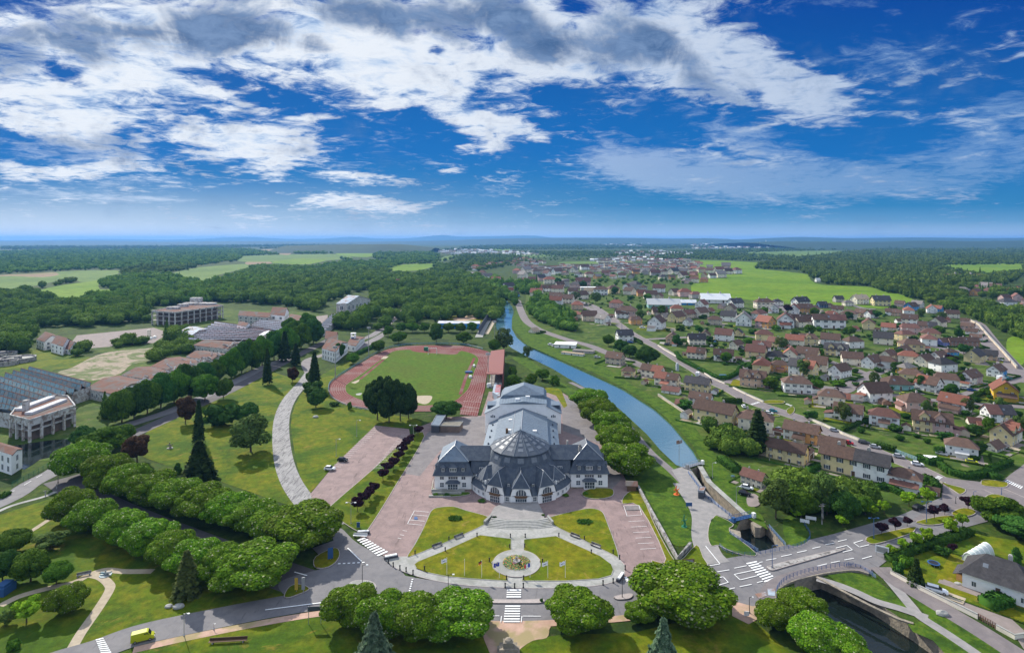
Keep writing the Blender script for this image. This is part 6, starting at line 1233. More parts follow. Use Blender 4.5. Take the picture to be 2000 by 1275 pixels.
house('R', 1440, 960, 430, 300, -47, 'h', 'white', 'dark', st=1, label='white house with big dark hipped roof and brown gable at the right edge', name='house', k=1.25, ext=[('L',.12,.5,'orange','dark')])
X, Y = at(*px('E', [(1017,440)])[0]); s_ = Y/F; t = thing('silo', 'round white silo tower in the upper village', 'silo', (X, Y, 0)); mb = MB(); mb.lathe([(0,0),(8*s_,0),(8*s_,11*s_),(0,11*s_)], 16); mb.build('tower', M['w_grey'], t); mb = MB(); mb.lathe([(8.6*s_,11*s_),(8.6*s_,12.5*s_),(6*s_,15*s_),(0,15.5*s_)], 16); mb.build('roof', M['r_grey'], t)
far_zones = [('in the first far row behind the upper village', px('E', [(560,470),(640,400),(800,470),(870,500),(830,440),(700,440)])[:0] or px('E', [(1380,480),(1480,450),(1700,470),(2000,520),(2060,540),(2000,560),(1680,540),(1660,530),(1520,520),(1400,530),(1370,500)]), 18),
 ('in the dense far quarter right of the silo', px('E', [(1500,385),(1560,340),(1700,350),(2000,340),(2060,400),(1960,420),(1700,380),(1560,380)]), 14),
 ('in the far quarter under the big meadow', px('H', [(0,245),(80,230),(200,232),(300,240),(310,270),(200,290),(60,318),(0,320)]), 26),
 ('in the long far row on the canal towpath', px('E', [(290,318),(330,300),(440,380),(560,440),(600,470),(560,480),(470,420),(380,370)]), 16),
 ('in the hamlet at the right edge', px('D', [(1370,90),(1600,20),(1800,20),(1760,60),(2000,30),(2100,80),(2100,250),(1900,240),(1760,180),(1740,130),(1680,110),(1550,130)]), 24),
 ('in the far rows left of the silo', px('E', [(640,400),(620,330),(800,330),(950,340),(1000,380),(900,390),(800,400),(700,420)]), 18),
 ('in the far middle quarter behind the silo', px('E', [(1000,370),(1000,330),(1150,300),(1400,350),(1520,380),(1400,390),(1200,380)]), 16)]
fw = ['white','cream','tan','pink','white','cream','grey','orange']; fr = ['brown','rust','dark','red','brown','grey','rust']
for zn, poly, n in far_zones:
 P = sorted(scatter(poly, n, 34))
 for i, (x, y) in enumerate(P):
  w_, r_ = random.choice(fw), random.choice(fr); sz = 7.5+.085*(y-HZ); sz *= random.uniform(.85, 1.25)
  house('P', x, y, sz, sz*random.uniform(.6, .8), random.choice((0, 10, -20, 30, 60, -50)), random.choice('gggh'), w_, r_, st=2, label=f'small {w_} {r_}-roofed house, {ordn(i)} from left {zn}', group='distant village houses', det=0)
FARH = [(px('E', [(300,320),(420,270),(560,260),(700,300),(800,330),(1000,340),(1100,300),(1400,340),(1560,340),(1700,320),(2000,330),(2060,250),(1900,235),(1700,240),(1650,280),(1400,260),(1200,290),(1000,275),(900,300),(700,290),(640,240),(560,260)]), 1000),
  (px('E', [(380,175),(420,160),(760,180),(800,195),(600,200)]), 60), (px('E', [(30,170),(200,150),(420,160),(380,185),(100,190)]), 50), (px('E', [(1280,100),(1500,90),(1680,110),(1600,130),(1300,120)]), 50),
  (px('E', [(1400,190),(1420,170),(1700,165),(2000,180),(2000,195),(1600,200)]), 60), (px('H', [(0,90),(200,75),(400,90),(480,80),(760,90),(740,105),(400,110),(200,110),(0,115)]), 130), (px('H', [(0,190),(60,200),(40,225),(0,230)]), 20),
  (px('E', [(620,225),(700,225),(860,260),(700,275),(620,265)]), 60), (px('E', [(1220,240),(1500,210),(1900,240),(1600,250),(1300,255)]), 50)]
mb = MB(); mats = [M['w_white'], M['w_cream'], M['w_tan'], M['r_brown'], M['r_rust'], M['r_grey'], M['r_red']]
for pi_, (poly, n) in enumerate(FARH):
 for x, y in scatter(poly, n, 15):
  X, Y = at(x, y); s = Y/F*(3.4+.105*(y-HZ)); L, W_ = s*random.uniform(.8, 1.3), s*random.uniform(.5, .7); a = random.uniform(-.9, .9); hw, hr = s*.44, s*.22
  ca, sa = cos(a), sin(a); T_ = lambda p: (X+p[0]*ca-p[1]*sa, Y+p[0]*sa+p[1]*ca, p[2])
  wi, ri = random.randrange(3), (3+random.randrange(4) if pi_ in (0, 6, 7) or random.random() < .5 else 0); l, w = L/2, W_/2
  mb.add([T_(p) for p in ((-l,-w,0),(l,-w,0),(l,w,0),(-l,w,0),(-l,-w,hw),(l,-w,hw),(l,w,hw),(-l,w,hw),(-l,0,hw+hr),(l,0,hw+hr))], [(0,1,5,4),(1,2,6,5),(2,3,7,6),(3,0,4,7),(5,6,9),(7,4,8)], wi)
  l *= 1.08; w *= 1.12; mb.add([T_(p) for p in ((-l,-w,hw*.97),(l,-w,hw*.97),(l,w,hw*.97),(-l,w,hw*.97),(-l,0,hw+hr+.1),(l,0,hw+hr+.1))], [(0,1,5,4),(2,3,4,5)], ri)
tag(mb.build('distant_houses', mats), 'mass of tiny distant houses stretching across the valley to the horizon', 'houses', kind='stuff')
VIL = [('in the gardens beside the canal street', px('A', [(0,500),(110,520),(100,600),(0,590)]), 3, 'round'), ('on the long embankment', px('A', [(600,390),(900,380),(1400,390),(2000,400),(2000,470),(1400,455),(1000,455),(600,440)]), 15, 'shrub'),
 ('around the curved side street', px('A', [(520,560),(760,480),(1500,480),(2000,560),(2000,1000),(1500,960),(1100,740),(780,660)]), 34, 'mix'), ('among the houses by the bright field', px('A', [(300,180),(900,260),(1900,210),(2000,300),(1800,370),(900,340),(300,340)]), 22, 'mix'),
 ('among the gardens of the upper right village', px('D', [(0,260),(700,250),(1200,270),(1400,440),(1500,600),(1300,800),(900,700),(600,560),(0,560)]), 34, 'mix'), ('in the right gardens under the brown roofs', px('D', [(0,850),(500,900),(700,780),(1300,720),(1600,900),(1300,1000),(600,1000),(0,900)]), 18, 'mix'),
 ('in the front gardens above main street', px('C', [(0,300),(600,300),(1300,430),(1600,560),(1500,820),(1100,640),(400,480),(0,380)]), 22, 'mix'), ('in the gardens by the right-hand edge', px('C', [(1100,130),(1900,120),(1900,560),(1400,460),(1100,260)]), 14, 'mix'),
 ('behind the canal terraces', px('B', [(560,80),(700,150),(1100,330),(1400,560),(1500,640),(1300,600),(900,300),(600,150)]), 12, 'shrub'), ('in the far upper village', px('E', [(700,480),(900,430),(1400,450),(1700,560),(1500,640),(1200,600),(900,560)]), 16, 'mix')]
for zn, poly, n, kd in VIL:
 for i, (x, y) in enumerate(sorted(scatter(poly, n, 60))):
  s = 9+.06*(y-HZ); kk = kd if kd != 'mix' else random.choice(['round','dark','shrub','round','shrub','airy','plum' if random.random() < .3 else 'dark'])
  h = {'shrub': .55, 'round': .95, 'dark': 1.0, 'airy': 1.2, 'plum': .9}[kk]; nm_ = {'shrub': 'green garden shrub', 'round': 'rounded garden tree', 'dark': 'dark garden tree', 'airy': 'thin garden tree', 'plum': 'purple garden tree'}[kk]
  tree(kk, x, y, s*random.uniform(.8, 1.3), s*h*random.uniform(.85, 1.3), f'{nm_}, {ordn(i)} from left {zn}', 'garden trees of the village')
forest('garden_bushes', 'low bushes, beds and hedges filling the gardens of the village', [px('A', [(540,600),(760,500),(1500,490),(2000,560),(2000,1000),(1500,960),(1100,740),(780,660)]), px('A', [(300,160),(900,240),(1900,200),(2000,300),(2000,420),(600,420),(300,340)]), px('D', [(0,250),(700,230),(1300,270),(1450,440),(1500,540),(1000,520),(700,560),(0,560)]), px('D', [(100,560),(700,560),(1400,640),(1600,850),(1300,1000),(700,1000),(400,1000),(0,880)]),
   px('C', [(0,200),(600,260),(1300,430),(1500,520),(1500,820),(1100,640),(400,480),(0,350)]), px('C', [(800,120),(1900,120),(1900,560),(1400,460),(1000,260)]), px('B', [(380,20),(560,80),(900,260),(1250,420),(1400,560),(1300,600),(900,300),(600,150)]), px('E', [(700,480),(900,430),(1400,450),(1700,560),(1500,640),(1200,600),(900,560)])],
   .24, .02, size=.34, hk=.75, mat='hedge')
forest('woodland', 'trees standing between the distant houses', [q for q, n in FARH[:1]]+[px('E', [(820,400),(1000,330),(1500,340),(2000,350),(2060,440),(1700,440),(1500,440),(1000,400)]), px('E', [(360,180),(1000,180),(1600,200),(2000,190),(2000,240),(1000,240),(600,225),(200,300),(0,320),(0,200)])], .36, .03, size=.7, hk=.9)
pm = {k: MB() for k in ('lawn', 'garden', 'path', 'yard', 'bank', 'rubble', 'paving')}
def rect(mb, X, Y, a, x0, y0, x1, y1, z): ca, sa = cos(a), sin(a); mb.add([(X+x*ca-y*sa, Y+x*sa+y*ca, z) for x, y in ((x0,y0),(x1,y0),(x1,y1),(x0,y1))], [(0,1,2,3)])
rr = random.Random(5); LEV[0] += 4; z0 = .02+.0018*LEV[0]; hi = 0; PLOTS.sort(key=lambda p: p[1])
def hlab(lab):
 w = lab.replace(' and ', ' ').replace(' roof,', ',').replace('half-hipped', '').replace('gabled', '').replace('hipped', '').replace('in the terraces', '').replace(' house with', '').replace('  ', ' ').replace(' ,', ',').split()
 if w[0] == 'dark' and w[1] == 'blue': w = ['navy']+w[2:]
 return ' '.join(['hedge', 'at']+w).replace('the front garden row above main street', 'the front garden row').replace('along the edge of the large bright field', 'by the large field').replace('near the wide walled street on the right', 'by the walled street')
def hedge_mesh(lx, ly, w, h, seed):
 r = np.random.default_rng(seed); segs = [((-lx,-ly),(lx,-ly)),((lx,-ly),(lx,ly))]; P = []; N = []
 for (a, b) in segs:
  ln = hypot(b[0]-a[0], b[1]-a[1]); n = int(min(900, ln*22/max(.5, w))); t_ = r.uniform(0, 1, n); d = np.array([b[0]-a[0], b[1]-a[1]])/ln; nn = np.array([-d[1], d[0]]); side = r.integers(0, 3, n)
  off = np.where(side == 0, -w/2, np.where(side == 1, w/2, r.uniform(-w/2, w/2, n))); z = np.where(side == 2, h, r.uniform(0, h, n))
  P.append(np.stack([a[0]+d[0]*ln*t_+nn[0]*off, a[1]+d[1]*ln*t_+nn[1]*off, z+r.normal(0, .04*h, n)], 1)); N.append(np.stack([nn[0]*np.sign(off)*(side < 2), nn[1]*np.sign(off)*(side < 2), (side == 2)*1.0+.2], 1))
 V, Q = quads_mesh(np.concatenate(P), np.concatenate(N), w*.22*r.uniform(.6, 1.3, sum(len(p) for p in P)), .4)
 m = MB()
 for (a, b) in segs: strip(m, [a, b], w*.84, 0, h*.95)
 b0 = len(V); V = np.concatenate([V, np.array(m.v)]); Q = np.concatenate([Q, np.array([[b0+i for i in f] for f in m.f])])
 return mk_mesh('hedge', V, np.zeros((0,3), int), Q, np.concatenate([r.uniform(0, 1, len(Q)-len(m.f)), r.uniform(0, .2, len(m.f))]), LM['hedge'])
for (X, Y, a, L, W_, m, lab, det) in PLOTS:
 if det < 2 or Y > 620: continue
 px_, py_ = L*rr.uniform(.78, .95), W_*rr.uniform(1.0, 1.35); e = rr.uniform(-.1, .1)*L; z = z0+rr.random()*.004
 rect(pm[rr.choice(['lawn','bank','garden','bank'])], X, Y, a, -px_, -py_, px_, py_, z)
 for j in range(6):
  mt = rr.choice(['lawn','path','yard','garden','rubble','bank','paving','yard']); w, h = L*rr.uniform(.12, .42), W_*rr.uniform(.12, .5); x, y = rr.uniform(-px_+w, px_-w) if px_ > w else 0, rr.choice((-1, -1, 1))*rr.uniform(W_*.5+h*.3, py_)
  rect(pm[mt], X, Y, a, x-w, y-h*.5, x+w, y+h*.5, z+.006+j*.0025)
 rect(pm['yard'], X, Y, a, px_*.55, -py_*1.02, px_*.75, W_*.4, z+.02)
 if hi < 70:
  hm = hedge_mesh(px_, py_*.98, m*2.6, m*3.0, hi); o = inst('hedge', hm, None, (X, Y, 0), a+(pi if rr.random() < .3 else 0)); hi += 1
  tag(o, hlab(lab), 'hedge', 'garden hedges')
for k, mb in pm.items():
 if mb.v: tag(mb.build('garden_ground', M[k]), {'lawn': 'sunlit little lawns of the village gardens', 'garden': 'dull planted plots of the village gardens', 'path': 'sandy patches in the village gardens', 'yard': 'hard yards and drives beside the village houses', 'bank': 'fresh green lawns of the village gardens', 'rubble': 'bare dug beds in the village gardens', 'paving': 'pale paved terraces beside the village houses'}[k], 'garden', kind='structure')
rq = random.Random(21); ng = 0; GC = [('white','red'),('cream','brown'),('grey','grey'),('tan','rust'),('white','grey'),('brick','brown'),('cream','rust')]
for (X, Y, a, L, W_, m, lab, det) in list(PLOTS):
 if det < 2 or Y > 760 or rq.random() < .35: continue
 w_, r_ = rq.choice(GC); sx_ = rq.choice((-1, 1)); x, y = sx_*L*rq.uniform(.72, .95), W_*rq.uniform(-.5, .9); xx, yy = X+x*cos(a)-y*sin(a), Y+x*sin(a)+y*cos(a); l, w = L*rq.uniform(.14, .22), W_*rq.uniform(.16, .24); h = (L+W_)*.10
 t = thing('garage', ' '.join([r_+'-roofed', 'outbuilding']+hlab(lab).split()[1:]), 'garage', (xx, yy, 0), a+rq.choice((0, pi/2)), 'garages and sheds of the village'); mb = MB(); mb.box(-l, -w, 0, l, w, h)
 for e in (-l, l): mb.add([(e, -w, h), (e, w, h), (e, 0, h+w*.55)], [(0,1,2)] if e > 0 else [(2,1,0)])
 mb.build('walls', M['w_'+w_], t); mb = MB(); o = .25; hh = h-.1
 mb.add([(-l-o,-w-o,hh),(l+o,-w-o,hh),(l+o,0,h+w*.6),(-l-o,0,h+w*.6),(l+o,w+o,hh),(-l-o,w+o,hh)], [(0,1,2,3),(4,5,3,2)]); mb.build('roof', M['r_'+r_], t); inst('garage_door', winmesh2('door'), t, (0, -w-.03, 0), 0, (l*1.1, 1, h*.8)); ng += 1
# ================================================================== WORKS, STATION, GRANDSTAND
M['rust'] = mottled('rusty_roof', (.17,.08,.055), (.125,.06,.042), .25, .95, (.12,.105,.095), .10, dist=1.2)
M['teal'] = mottled('teal_glazing', (.18,.33,.37), (.12,.22,.26), .5, .55, (.26,.27,.25), .3)
M['bluegrey'] = mottled('blue_grey_sheeting', (.36,.43,.49), (.27,.32,.37), .4, .8, (.24,.14,.10), .2)
M['ruin'] = mottled('stained_concrete', (.60,.59,.56), (.46,.45,.43), .35, .95, (.26,.21,.18), .4, dist=1)
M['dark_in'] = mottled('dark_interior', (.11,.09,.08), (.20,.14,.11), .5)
M['pinkroof'] = mottled('faded_pink_roof', (.46,.27,.25), (.38,.24,.22), .3)
M['whiteroof'] = mottled('white_roof_strips', (.62,.62,.62), (.45,.45,.46), .4)
def wp(c, p, h): q = px(c, [p])[0]; X, Y = at(q[0], q[1], h); return Vector((X, Y, h))
def sawtooth(name, lab, c, S, E, h, drop, m1, m2, mw, cat='factory'):
 R = [(wp(c, a, h), wp(c, b, h)) for a, b in zip(S, E)]; O = R[len(R)//2][1].copy(); O.z = 0
 t = thing(name, lab, cat, tuple(O)); dn = Vector((0, 0, -drop))
 for i in range(len(R)-1):
  (a, b), (a2, b2) = R[i], R[i+1]; f = .22; g1, g2 = a.lerp(a2, f)+dn-O, b.lerp(b2, f)+dn-O; A, B, A2, B2 = a-O, b-O, a2-O, b2-O
  if h > 3: pass
  mb = MB(); mb.add([g1, g2, B2, A2, (g1.x, g1.y, g1.z-.4), (g2.x, g2.y, g2.z-.4), (B2.x, B2.y, B2.z-.4), (A2.x, A2.y, A2.z-.4)], [(0,1,2,3),(4,7,6,5),(0,4,5,1),(2,6,7,3),(1,5,6,2)]); rf = mb.build('roof_bay', M[m2 if isinstance(m2, str) else m2[i % len(m2)]], t)
  mb = MB(); mb.add([A, B, g2, g1], [(0,3,2,1)]); n = 14
  gz = mb.build('glazed_face', M[m1], rf); mb = MB()
  for k in range(n+1): p, q = A.lerp(B, k/n), g1.lerp(g2, k/n); mb.tube([p, q], .10, 4, cap=False)
  mb.tube([A, B], .28, 4); mb.build('ridge_beam', M['rust'], rf)
 mb = MB(); o = [R[0][0], R[0][1], R[-1][1], R[-1][0]]
 for j in range(4):
  p, q = o[j]-O, o[(j+1) % 4]-O; mb.add([(p.x,p.y,0),(q.x,q.y,0),(q.x,q.y,q.z-drop*.6),(p.x,p.y,p.z-drop*.6)], [(0,1,2,3)])
 mb.build('walls', M[mw], t); return t
S = [(240,150),(175,165),(110,180),(45,200),(-20,225),(-90,255),(-150,290),(-220,330),(-300,380),(-380,440)]
E = [(755,285),(680,303),(620,335),(550,355),(480,385),(400,405),(330,430),(240,460),(150,485),(80,505)]
sawtooth('sawtooth_factory', 'huge derelict shed with rows of teal saw-tooth roofs at the left edge', 'I', S, E, 9, 3.2, 'teal', ['bluegrey','rust','bluegrey','bluegrey','whiteroof'], 'ruin')
sawtooth('sawtooth_factory', 'low factory with white and brown roof strips behind the long tree row', 'J', [(760-27*i, 285+17*i) for i in range(10)], [(1235-9*i, 352+9.5*i) for i in range(10)], 7, 2.4, 'whiteroof', ['rust','pinkroof','rust','rust','pinkroof'], 'plaster_old')
sawtooth('sawtooth_factory', 'blue-grey striped shed right behind the white-striped factory', 'J', [(1130-20*i, 270+12*i) for i in range(6)], [(1372-12*i, 292+14*i) for i in range(6)], 7, 2.2, 'whiteroof', 'bluegrey', 'plaster_old')
sawtooth('sawtooth_factory', 'far narrow shed with brown striped roof left of the fire station road', 'J', [(1730-17*i, 225+16*i) for i in range(9)], [(1860-24*i, 212+18*i) for i in range(9)], 6, 2, 'whiteroof', 'rust', 'plaster_old')
def frame_building(name, lab, c, P, h, floors, nx, mat='ruin', roofmat='rust', bt=.9):
 V = [wp(c, p, h) for p in P]; O = sum(V, Vector())/len(V); O.z = 0; V = [v-O for v in V]; t = thing(name, lab, 'ruin', tuple(O))
 area = sum(V[i].x*V[(i+1)%len(V)].y-V[(i+1)%len(V)].x*V[i].y for i in range(len(V)))
 if area < 0: V = V[::-1]
 P2 = [(v.x, v.y) for v in V]; mb = MB(); mb.prism(P2, h-bt, h, 0, 1); rf = mb.build('roof', [M[mat], M[roofmat]], t)
 mb = MB(); n = len(P2); cxy = Vector((0, 0))
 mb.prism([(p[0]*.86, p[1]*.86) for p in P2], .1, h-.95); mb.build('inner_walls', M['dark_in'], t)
 for k in range(1, floors): mb = MB(); z = h*k/floors; mb.prism([(p[0]*.985, p[1]*.985) for p in P2], z-.35, z); mb.build('floor_slab', M[mat], t)
 for i in range(n):
  a, b = Vector(P2[i]), Vector(P2[(i+1) % n]); ln = (b-a).length; m_ = max(1, round(ln/nx))
  for k in range(m_):
   q = a.lerp(b, k/m_)*.992; mb = MB(); w = min(.5, nx*.08); mb.box(q.x-w, q.y-w, 0, q.x+w, q.y+w, h-.9, 0, atan2((b-a).y, (b-a).x)); mb.build('column', M[mat], t)
 mb = MB(); strip(mb, P2+[P2[0]], .5, h-.02, h+.7); mb.build('parapet', M[mat], rf)
 return t, V, rf
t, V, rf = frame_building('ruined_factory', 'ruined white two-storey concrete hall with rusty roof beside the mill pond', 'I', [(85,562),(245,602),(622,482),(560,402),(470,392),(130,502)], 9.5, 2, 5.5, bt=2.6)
O = Vector(t.location)
for a, b in (((150,520),(430,415)),((235,552),(530,438))):
 A, B = wp('I', a, 9.5)-O, wp('I', b, 9.5)-O; mb = MB(); strip(mb, [(A.x, A.y), (B.x, B.y)], 3.2, 9.4, 10.6); mb.build('skylight', M['whiteroof'], rf)
A = wp('I', (215,520), 9.5)-O; mb = MB(); mb.box(A.x-1, A.y-1, 9.4, A.x+1, A.y+1, 14.5); mb.build('chimney', M['ruin'], rf)
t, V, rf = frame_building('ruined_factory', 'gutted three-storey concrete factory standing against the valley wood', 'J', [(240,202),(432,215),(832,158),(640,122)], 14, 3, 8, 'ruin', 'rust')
O = Vector(t.location)
for x, y, w, hh in ((500,165,5,3),(560,150,7,2.5),(610,140,6,7),(420,185,6,2.5),(700,148,9,2)):
 A = wp('J', (x, y), 14)-O; mb = MB(); mb.box(A.x-w, A.y-w*.5, 13.9, A.x+w, A.y+w*.5, 14+hh); mb.build('roof_hut', M['ruin'], rf)
def shed(name, lab, c, P, h, hr, mw, mr, cat='shed', win_=0, frame=None):
 V = [wp(c, p, h) for p in P]; O = sum(V, Vector())/4; O.z = 0; V = [v-O for v in V]; t = thing(name, lab, cat, tuple(O))
 mb = MB(); p = V; m0, m1 = (p[0]+p[3])/2+Vector((0,0,hr)), (p[1]+p[2])/2+Vector((0,0,hr)); g0 = [Vector((v.x, v.y, 0)) for v in p]
 mb.add(g0+list(p)+[m0, m1], [(0,1,5,4),(1,2,6,9,5),(2,3,7,6),(3,0,4,8,7)]); wl = mb.build('walls', M[mw], t)
 e = .25; up = Vector((0,0,e)); d = (m1-m0).normalized()*.6; mb = MB(); q = [p[0]-d+up*.2, p[1]+d+up*.2, p[2]+d+up*.2, p[3]-d+up*.2, m0-d+up, m1+d+up]
 lo = [v-Vector((0,0,.3)) for v in q]; mb.add(q+lo, [(0,1,5,4),(2,3,4,5),(0,6,7,1),(2,8,9,3),(6,10,11,7),(8,11,10,9),(1,7,11,5),(5,11,8,2),(0,4,10,6),(4,3,9,10)]); ro = mb.build('roof', M[mr], t)
 if win_:
  for a, b in ((g0[0], g0[1]), (g0[1], g0[2]), (g0[3], g0[0])):
   ln = (b-a).length; n = max(1, int(ln/win_)); rz = atan2((b-a).y, (b-a).x)
   if (a+O).cross(b+O).z < -1e9: continue
   for k in range(min(n, 12)):
    qq = a.lerp(b, (k+.5)/n); ww = win_*.42
    for z in ((h*.12, h*.56) if h > 6 else (h*.3,)):
     inst('window', winmesh2(None), t, (qq.x+.05*sin(rz), qq.y-.05*cos(rz), z), rz, (ww, 1, h*.30 if h > 6 else h*.42))
 return t, ro, O
RS = [('I', [(712,335),(940,380),(1215,275),(995,225)], 5.5), ('I', [(1012,222),(1232,262),(1440,195),(1240,150)], 5), ('I', [(1252,150),(1445,190),(1625,120),(1500,70)], 5), ('J', [(380,665),(565,680),(722,625),(500,585)], 5), ('J', [(525,580),(722,615),(862,560),(682,530)], 5), ('J', [(585,485),(865,515),(1015,465),(760,440)], 6)]
for i, (c, P, h) in enumerate(RS):
 t, ro, O = shed('ruined_shed', f'collapsing brown-roofed shed, {ordn(i)} from left behind the long tree row', c, P, h, 1.8, 'plaster_old', 'rust', 'ruin', 4 if i in (0, 5) else 0)
 A, B = wp(c, P[1], h)-O, wp(c, P[2], h)-O; mb = MB(); rq = random.Random(i)
 for k in range(16):
  q = A.lerp(B, rq.random())+Vector((rq.uniform(-5, 5), rq.uniform(-2, 5), 0)); mb.tube([(q.x, q.y, h+.5), (q.x+rq.uniform(-5, 5), q.y+rq.uniform(-4, 4), h+rq.uniform(.5, 3.2))], rq.uniform(.2, .7), 4)
 mb.build('broken_trusses', M['ruin'], ro)
t, ro, O = shed('factory_block', 'long white block with brown flat roof at the very left edge by the pond', 'I', [(-140,812),(95,885),(185,832),(-60,762)], 7.5, .8, 'plaster', 'rust', 'factory', 3.6)
shed('factory_block', 'low red-roofed range at the back of the old factory', 'J', [(958,238),(1220,255),(1235,228),(985,208)], 8, 3, 'plaster_old', 'rust', 'factory', 7)
shed('factory_house', 'white gabled house with red roof at the back of the old factory', 'J', [(1222,232),(1340,240),(1378,205),(1270,198)], 10, 6, 'plaster', 'rust', 'house', 8)
shed('factory_block', 'white stepped factory front with brown roofs below the red-roofed house', 'J', [(1370,290),(1430,330),(1545,250),(1400,225)], 9, 3, 'plaster', 'rust', 'factory', 8)
shed('factory_block', 'cream factory end with green doors at the striped roofs', 'J', [(1130,400),(1150,412),(1235,375),(1215,362)], 8, .5, 'w_cream', 'whiteroof', 'factory')
shed('factory_hall', 'grey hall with blue-grey roof left of the striped factory', 'J', [(490,360),(570,400),(700,350),(610,330)], 7, 1.5, 'plaster_old', 'bluegrey', 'factory', 6)
shed('factory_house', 'small brick block with red roof standing on the striped factory', 'J', [(948,318),(1020,330),(1058,305),(990,288)], 9, 1.6, 'plaster', 'rust', 'building', 6)
t, ro, O = shed('grey_block', 'far grey mill block with green gable among the trees', 'J', [(1772,140),(1860,140),(2050,100),(1960,90)], 17, 6, 'plaster_old', 'bluegrey', 'building', 9)
shed('mill_houses', 'row of low reddish roofs in front of the far grey mill', 'J', [(1800,190),(1880,205),(2010,150),(1930,140)], 7, 4, 'w_tan', 'rust', 'building', 8)
for P, lab in (([(285,850),(345,870),(470,845),(420,810)], 'farm building with dark red roof at the left, the rear one'), ([(400,880),(490,905),(560,860),(490,838)], 'white farm building with brown roof at the left, the middle one'), ([(470,915),(540,930),(620,890),(550,870)], 'low farm building with orange roof at the left, the front one')):
 shed('farm_building', lab, 'Fc', P, 7 if 'low' not in lab else 4, 4, 'plaster', 'rust', 'farm building', 6)
for i, (x, y, r) in enumerate(((20,72,95),(150,110,118),(55,138,80))):
 q = px('I', [(x, y)])[0]; X, Y = at(*q); s = Y/F/4.25*r; t = thing('round_tank', ['round concrete tank furthest left by the saw-tooth shed', 'largest round concrete tank behind the saw-tooth shed', 'low round tank in front of the other two'][i], 'tank', (X, Y, 0))
 mb = MB(); mb.lathe([(s*1.02,0),(s*1.02,3.2),(s*.94,3.2),(s*.94,2.2)], 40); mb.build('tank_wall', M['concrete'], t); mb = MB(); mb.lathe([(s*.94,2.2),(s*.3,2.1),(0,2.1)], 40); mb.build('tank_water', M['paving' if i == 1 else 'water_dark'], t)
 mb = MB(); mb.box(-s, -.8, 3.3, s*.2, .8, 3.8); mb.lathe([(s*.22,2),(s*.22,4.2),(0,4.4)], 16); mb.build('bridge_arm', M['concrete'], t)
q = px('Fc', [(1164,825)])[0]; X, Y = at(*q); s = Y/F; t = thing('storage_tank', 'pale round storage tank by the white tent on the left', 'tank', (X, Y, 0)); mb = MB(); mb.lathe([(3.5*s,0),(3.5*s,11*s),(3*s,12.5*s),(0,12.8*s)], 16); mb.build('tank_body', M['w_cream'], t)
for i in range(4):
 q = px('Fc', [(1110+i*32, 868-i*9)])[0]; X, Y = at(*q); s = Y/F; mb = MB(); mb.v = [];
 for k in range(9):
  for e in (-1, 1): mb.v.append((cos(pi*k/8)*3.6*s, e*4.5*s, sin(pi*k/8)*4.6*s))
 for k in range(8): mb.f.append((2*k, 2*k+2, 2*k+3, 2*k+1)); mb.m.append(0)
 mb.f += [tuple(range(0, 18, 2)), tuple(range(1, 18, 2))[::-1]]; mb.m += [0, 0]; o = mb.build('storage_tent', M['white'], None, (X, Y, 0), .4); tag(o, f'white hooped storage tent, {ordn(i)} from left of four joined ones', 'tent', 'white tents')
t, ro, O = shed('station_building', 'white two-storey building with brown roof beside the tower', 'T', [(222,182),(340,215),(450,130),(330,100)], 8, 3.2, 'plaster', 'rust', 'building', 3.4)
t, ro, O = shed('station_building', 'white hall with reddish roofs joined to the tower by the road', 'T', [(440,150),(520,160),(600,85),(520,70)], 5, 1.6, 'plaster', 'rust', 'building', 3.4)
q = px('T', [(500,165)])[0]; X, Y = at(*q); t = thing('station_tower', 'square white tower with blue sign behind the track', 'tower', (X, Y, 0)); s = Y/F
mb = MB(); mb.box(-4.2*s, -4.2*s, 0, 4.2*s, 4.2*s, 20*s); tw = mb.build('tower_wall', M['plaster'], t); mb = MB()
for e in (-1, 1):
 for f_ in (-1, 1): mb.box(e*3.6*s-.3, f_*3.6*s-.3, 20*s, e*3.6*s+.3, f_*3.6*s+.3, 25*s)
mb.box(-4.6*s, -4.6*s, 25*s, 4.6*s, 4.6*s, 26.2*s); mb.build('open_top', M['plaster'], t); mb = MB(); mb.box(-2.6*s, -4.5*s, 10*s, 2.6*s, -4.21*s, 18*s); mb.build('blue_sign', M['bluep'], t)
shed('stone_house', 'small stone house with brown roof behind the station building', 'T', [(250,95),(345,105),(365,60),(270,50)], 8, 4, 'w_tan', 'rust', 'house', 4)
shed('club_building', 'long white and blue club building by the sandy court', 'E', [(20,725),(345,728),(350,712),(45,708)], 5, 1.2, 'w_blue', 'whiteroof', 'building', 0)
for P, lab in (([(340,815),(445,645)], 'tall dark netting fence right of the sandy court'), ([(65,705),(120,635)], 'dark netting fence left of the sandy court')):
 A, B = [Vector(v) for v in g('E', P)]; mb = MB(); strip(mb, [tuple(A), tuple(B)], .3, 0, 7); o = mb.build('net_fence', M['shutter_grey']); tag(o, lab, 'fence')
q = [wp('T', p, h) for p, h in (((1722,205),8),((1842,190),9.5),((1828,412),9.5),((1680,408),8))]; O = sum(q, Vector())/4; O.z = 0; q = [v-O for v in q]
t = thing('grandstand', 'grandstand with sloping dark red roof beside the running track', 'grandstand', tuple(O)); mb = MB(); mb.add(q+[v-Vector((0,0,.4)) for v in q], [(0,3,2,1),(4,5,6,7),(0,1,5,4),(1,2,6,5),(2,3,7,6),(3,0,4,7)])
m_, t_, b_ = bsdf('red_sheet_roof', (.21,.065,.055), .7); w_ = t_.new('ShaderNodeTexWave', bands_direction='Y'); w_.inputs['Scale'].default_value = .7; t_.put(w_.inputs[0], opos(t_)); t_.l.new(t_.mix(w_.outputs[1], (.17,.055,.045), (.235,.075,.062)), b_.inputs['Base Color']); M['redroof'] = m_
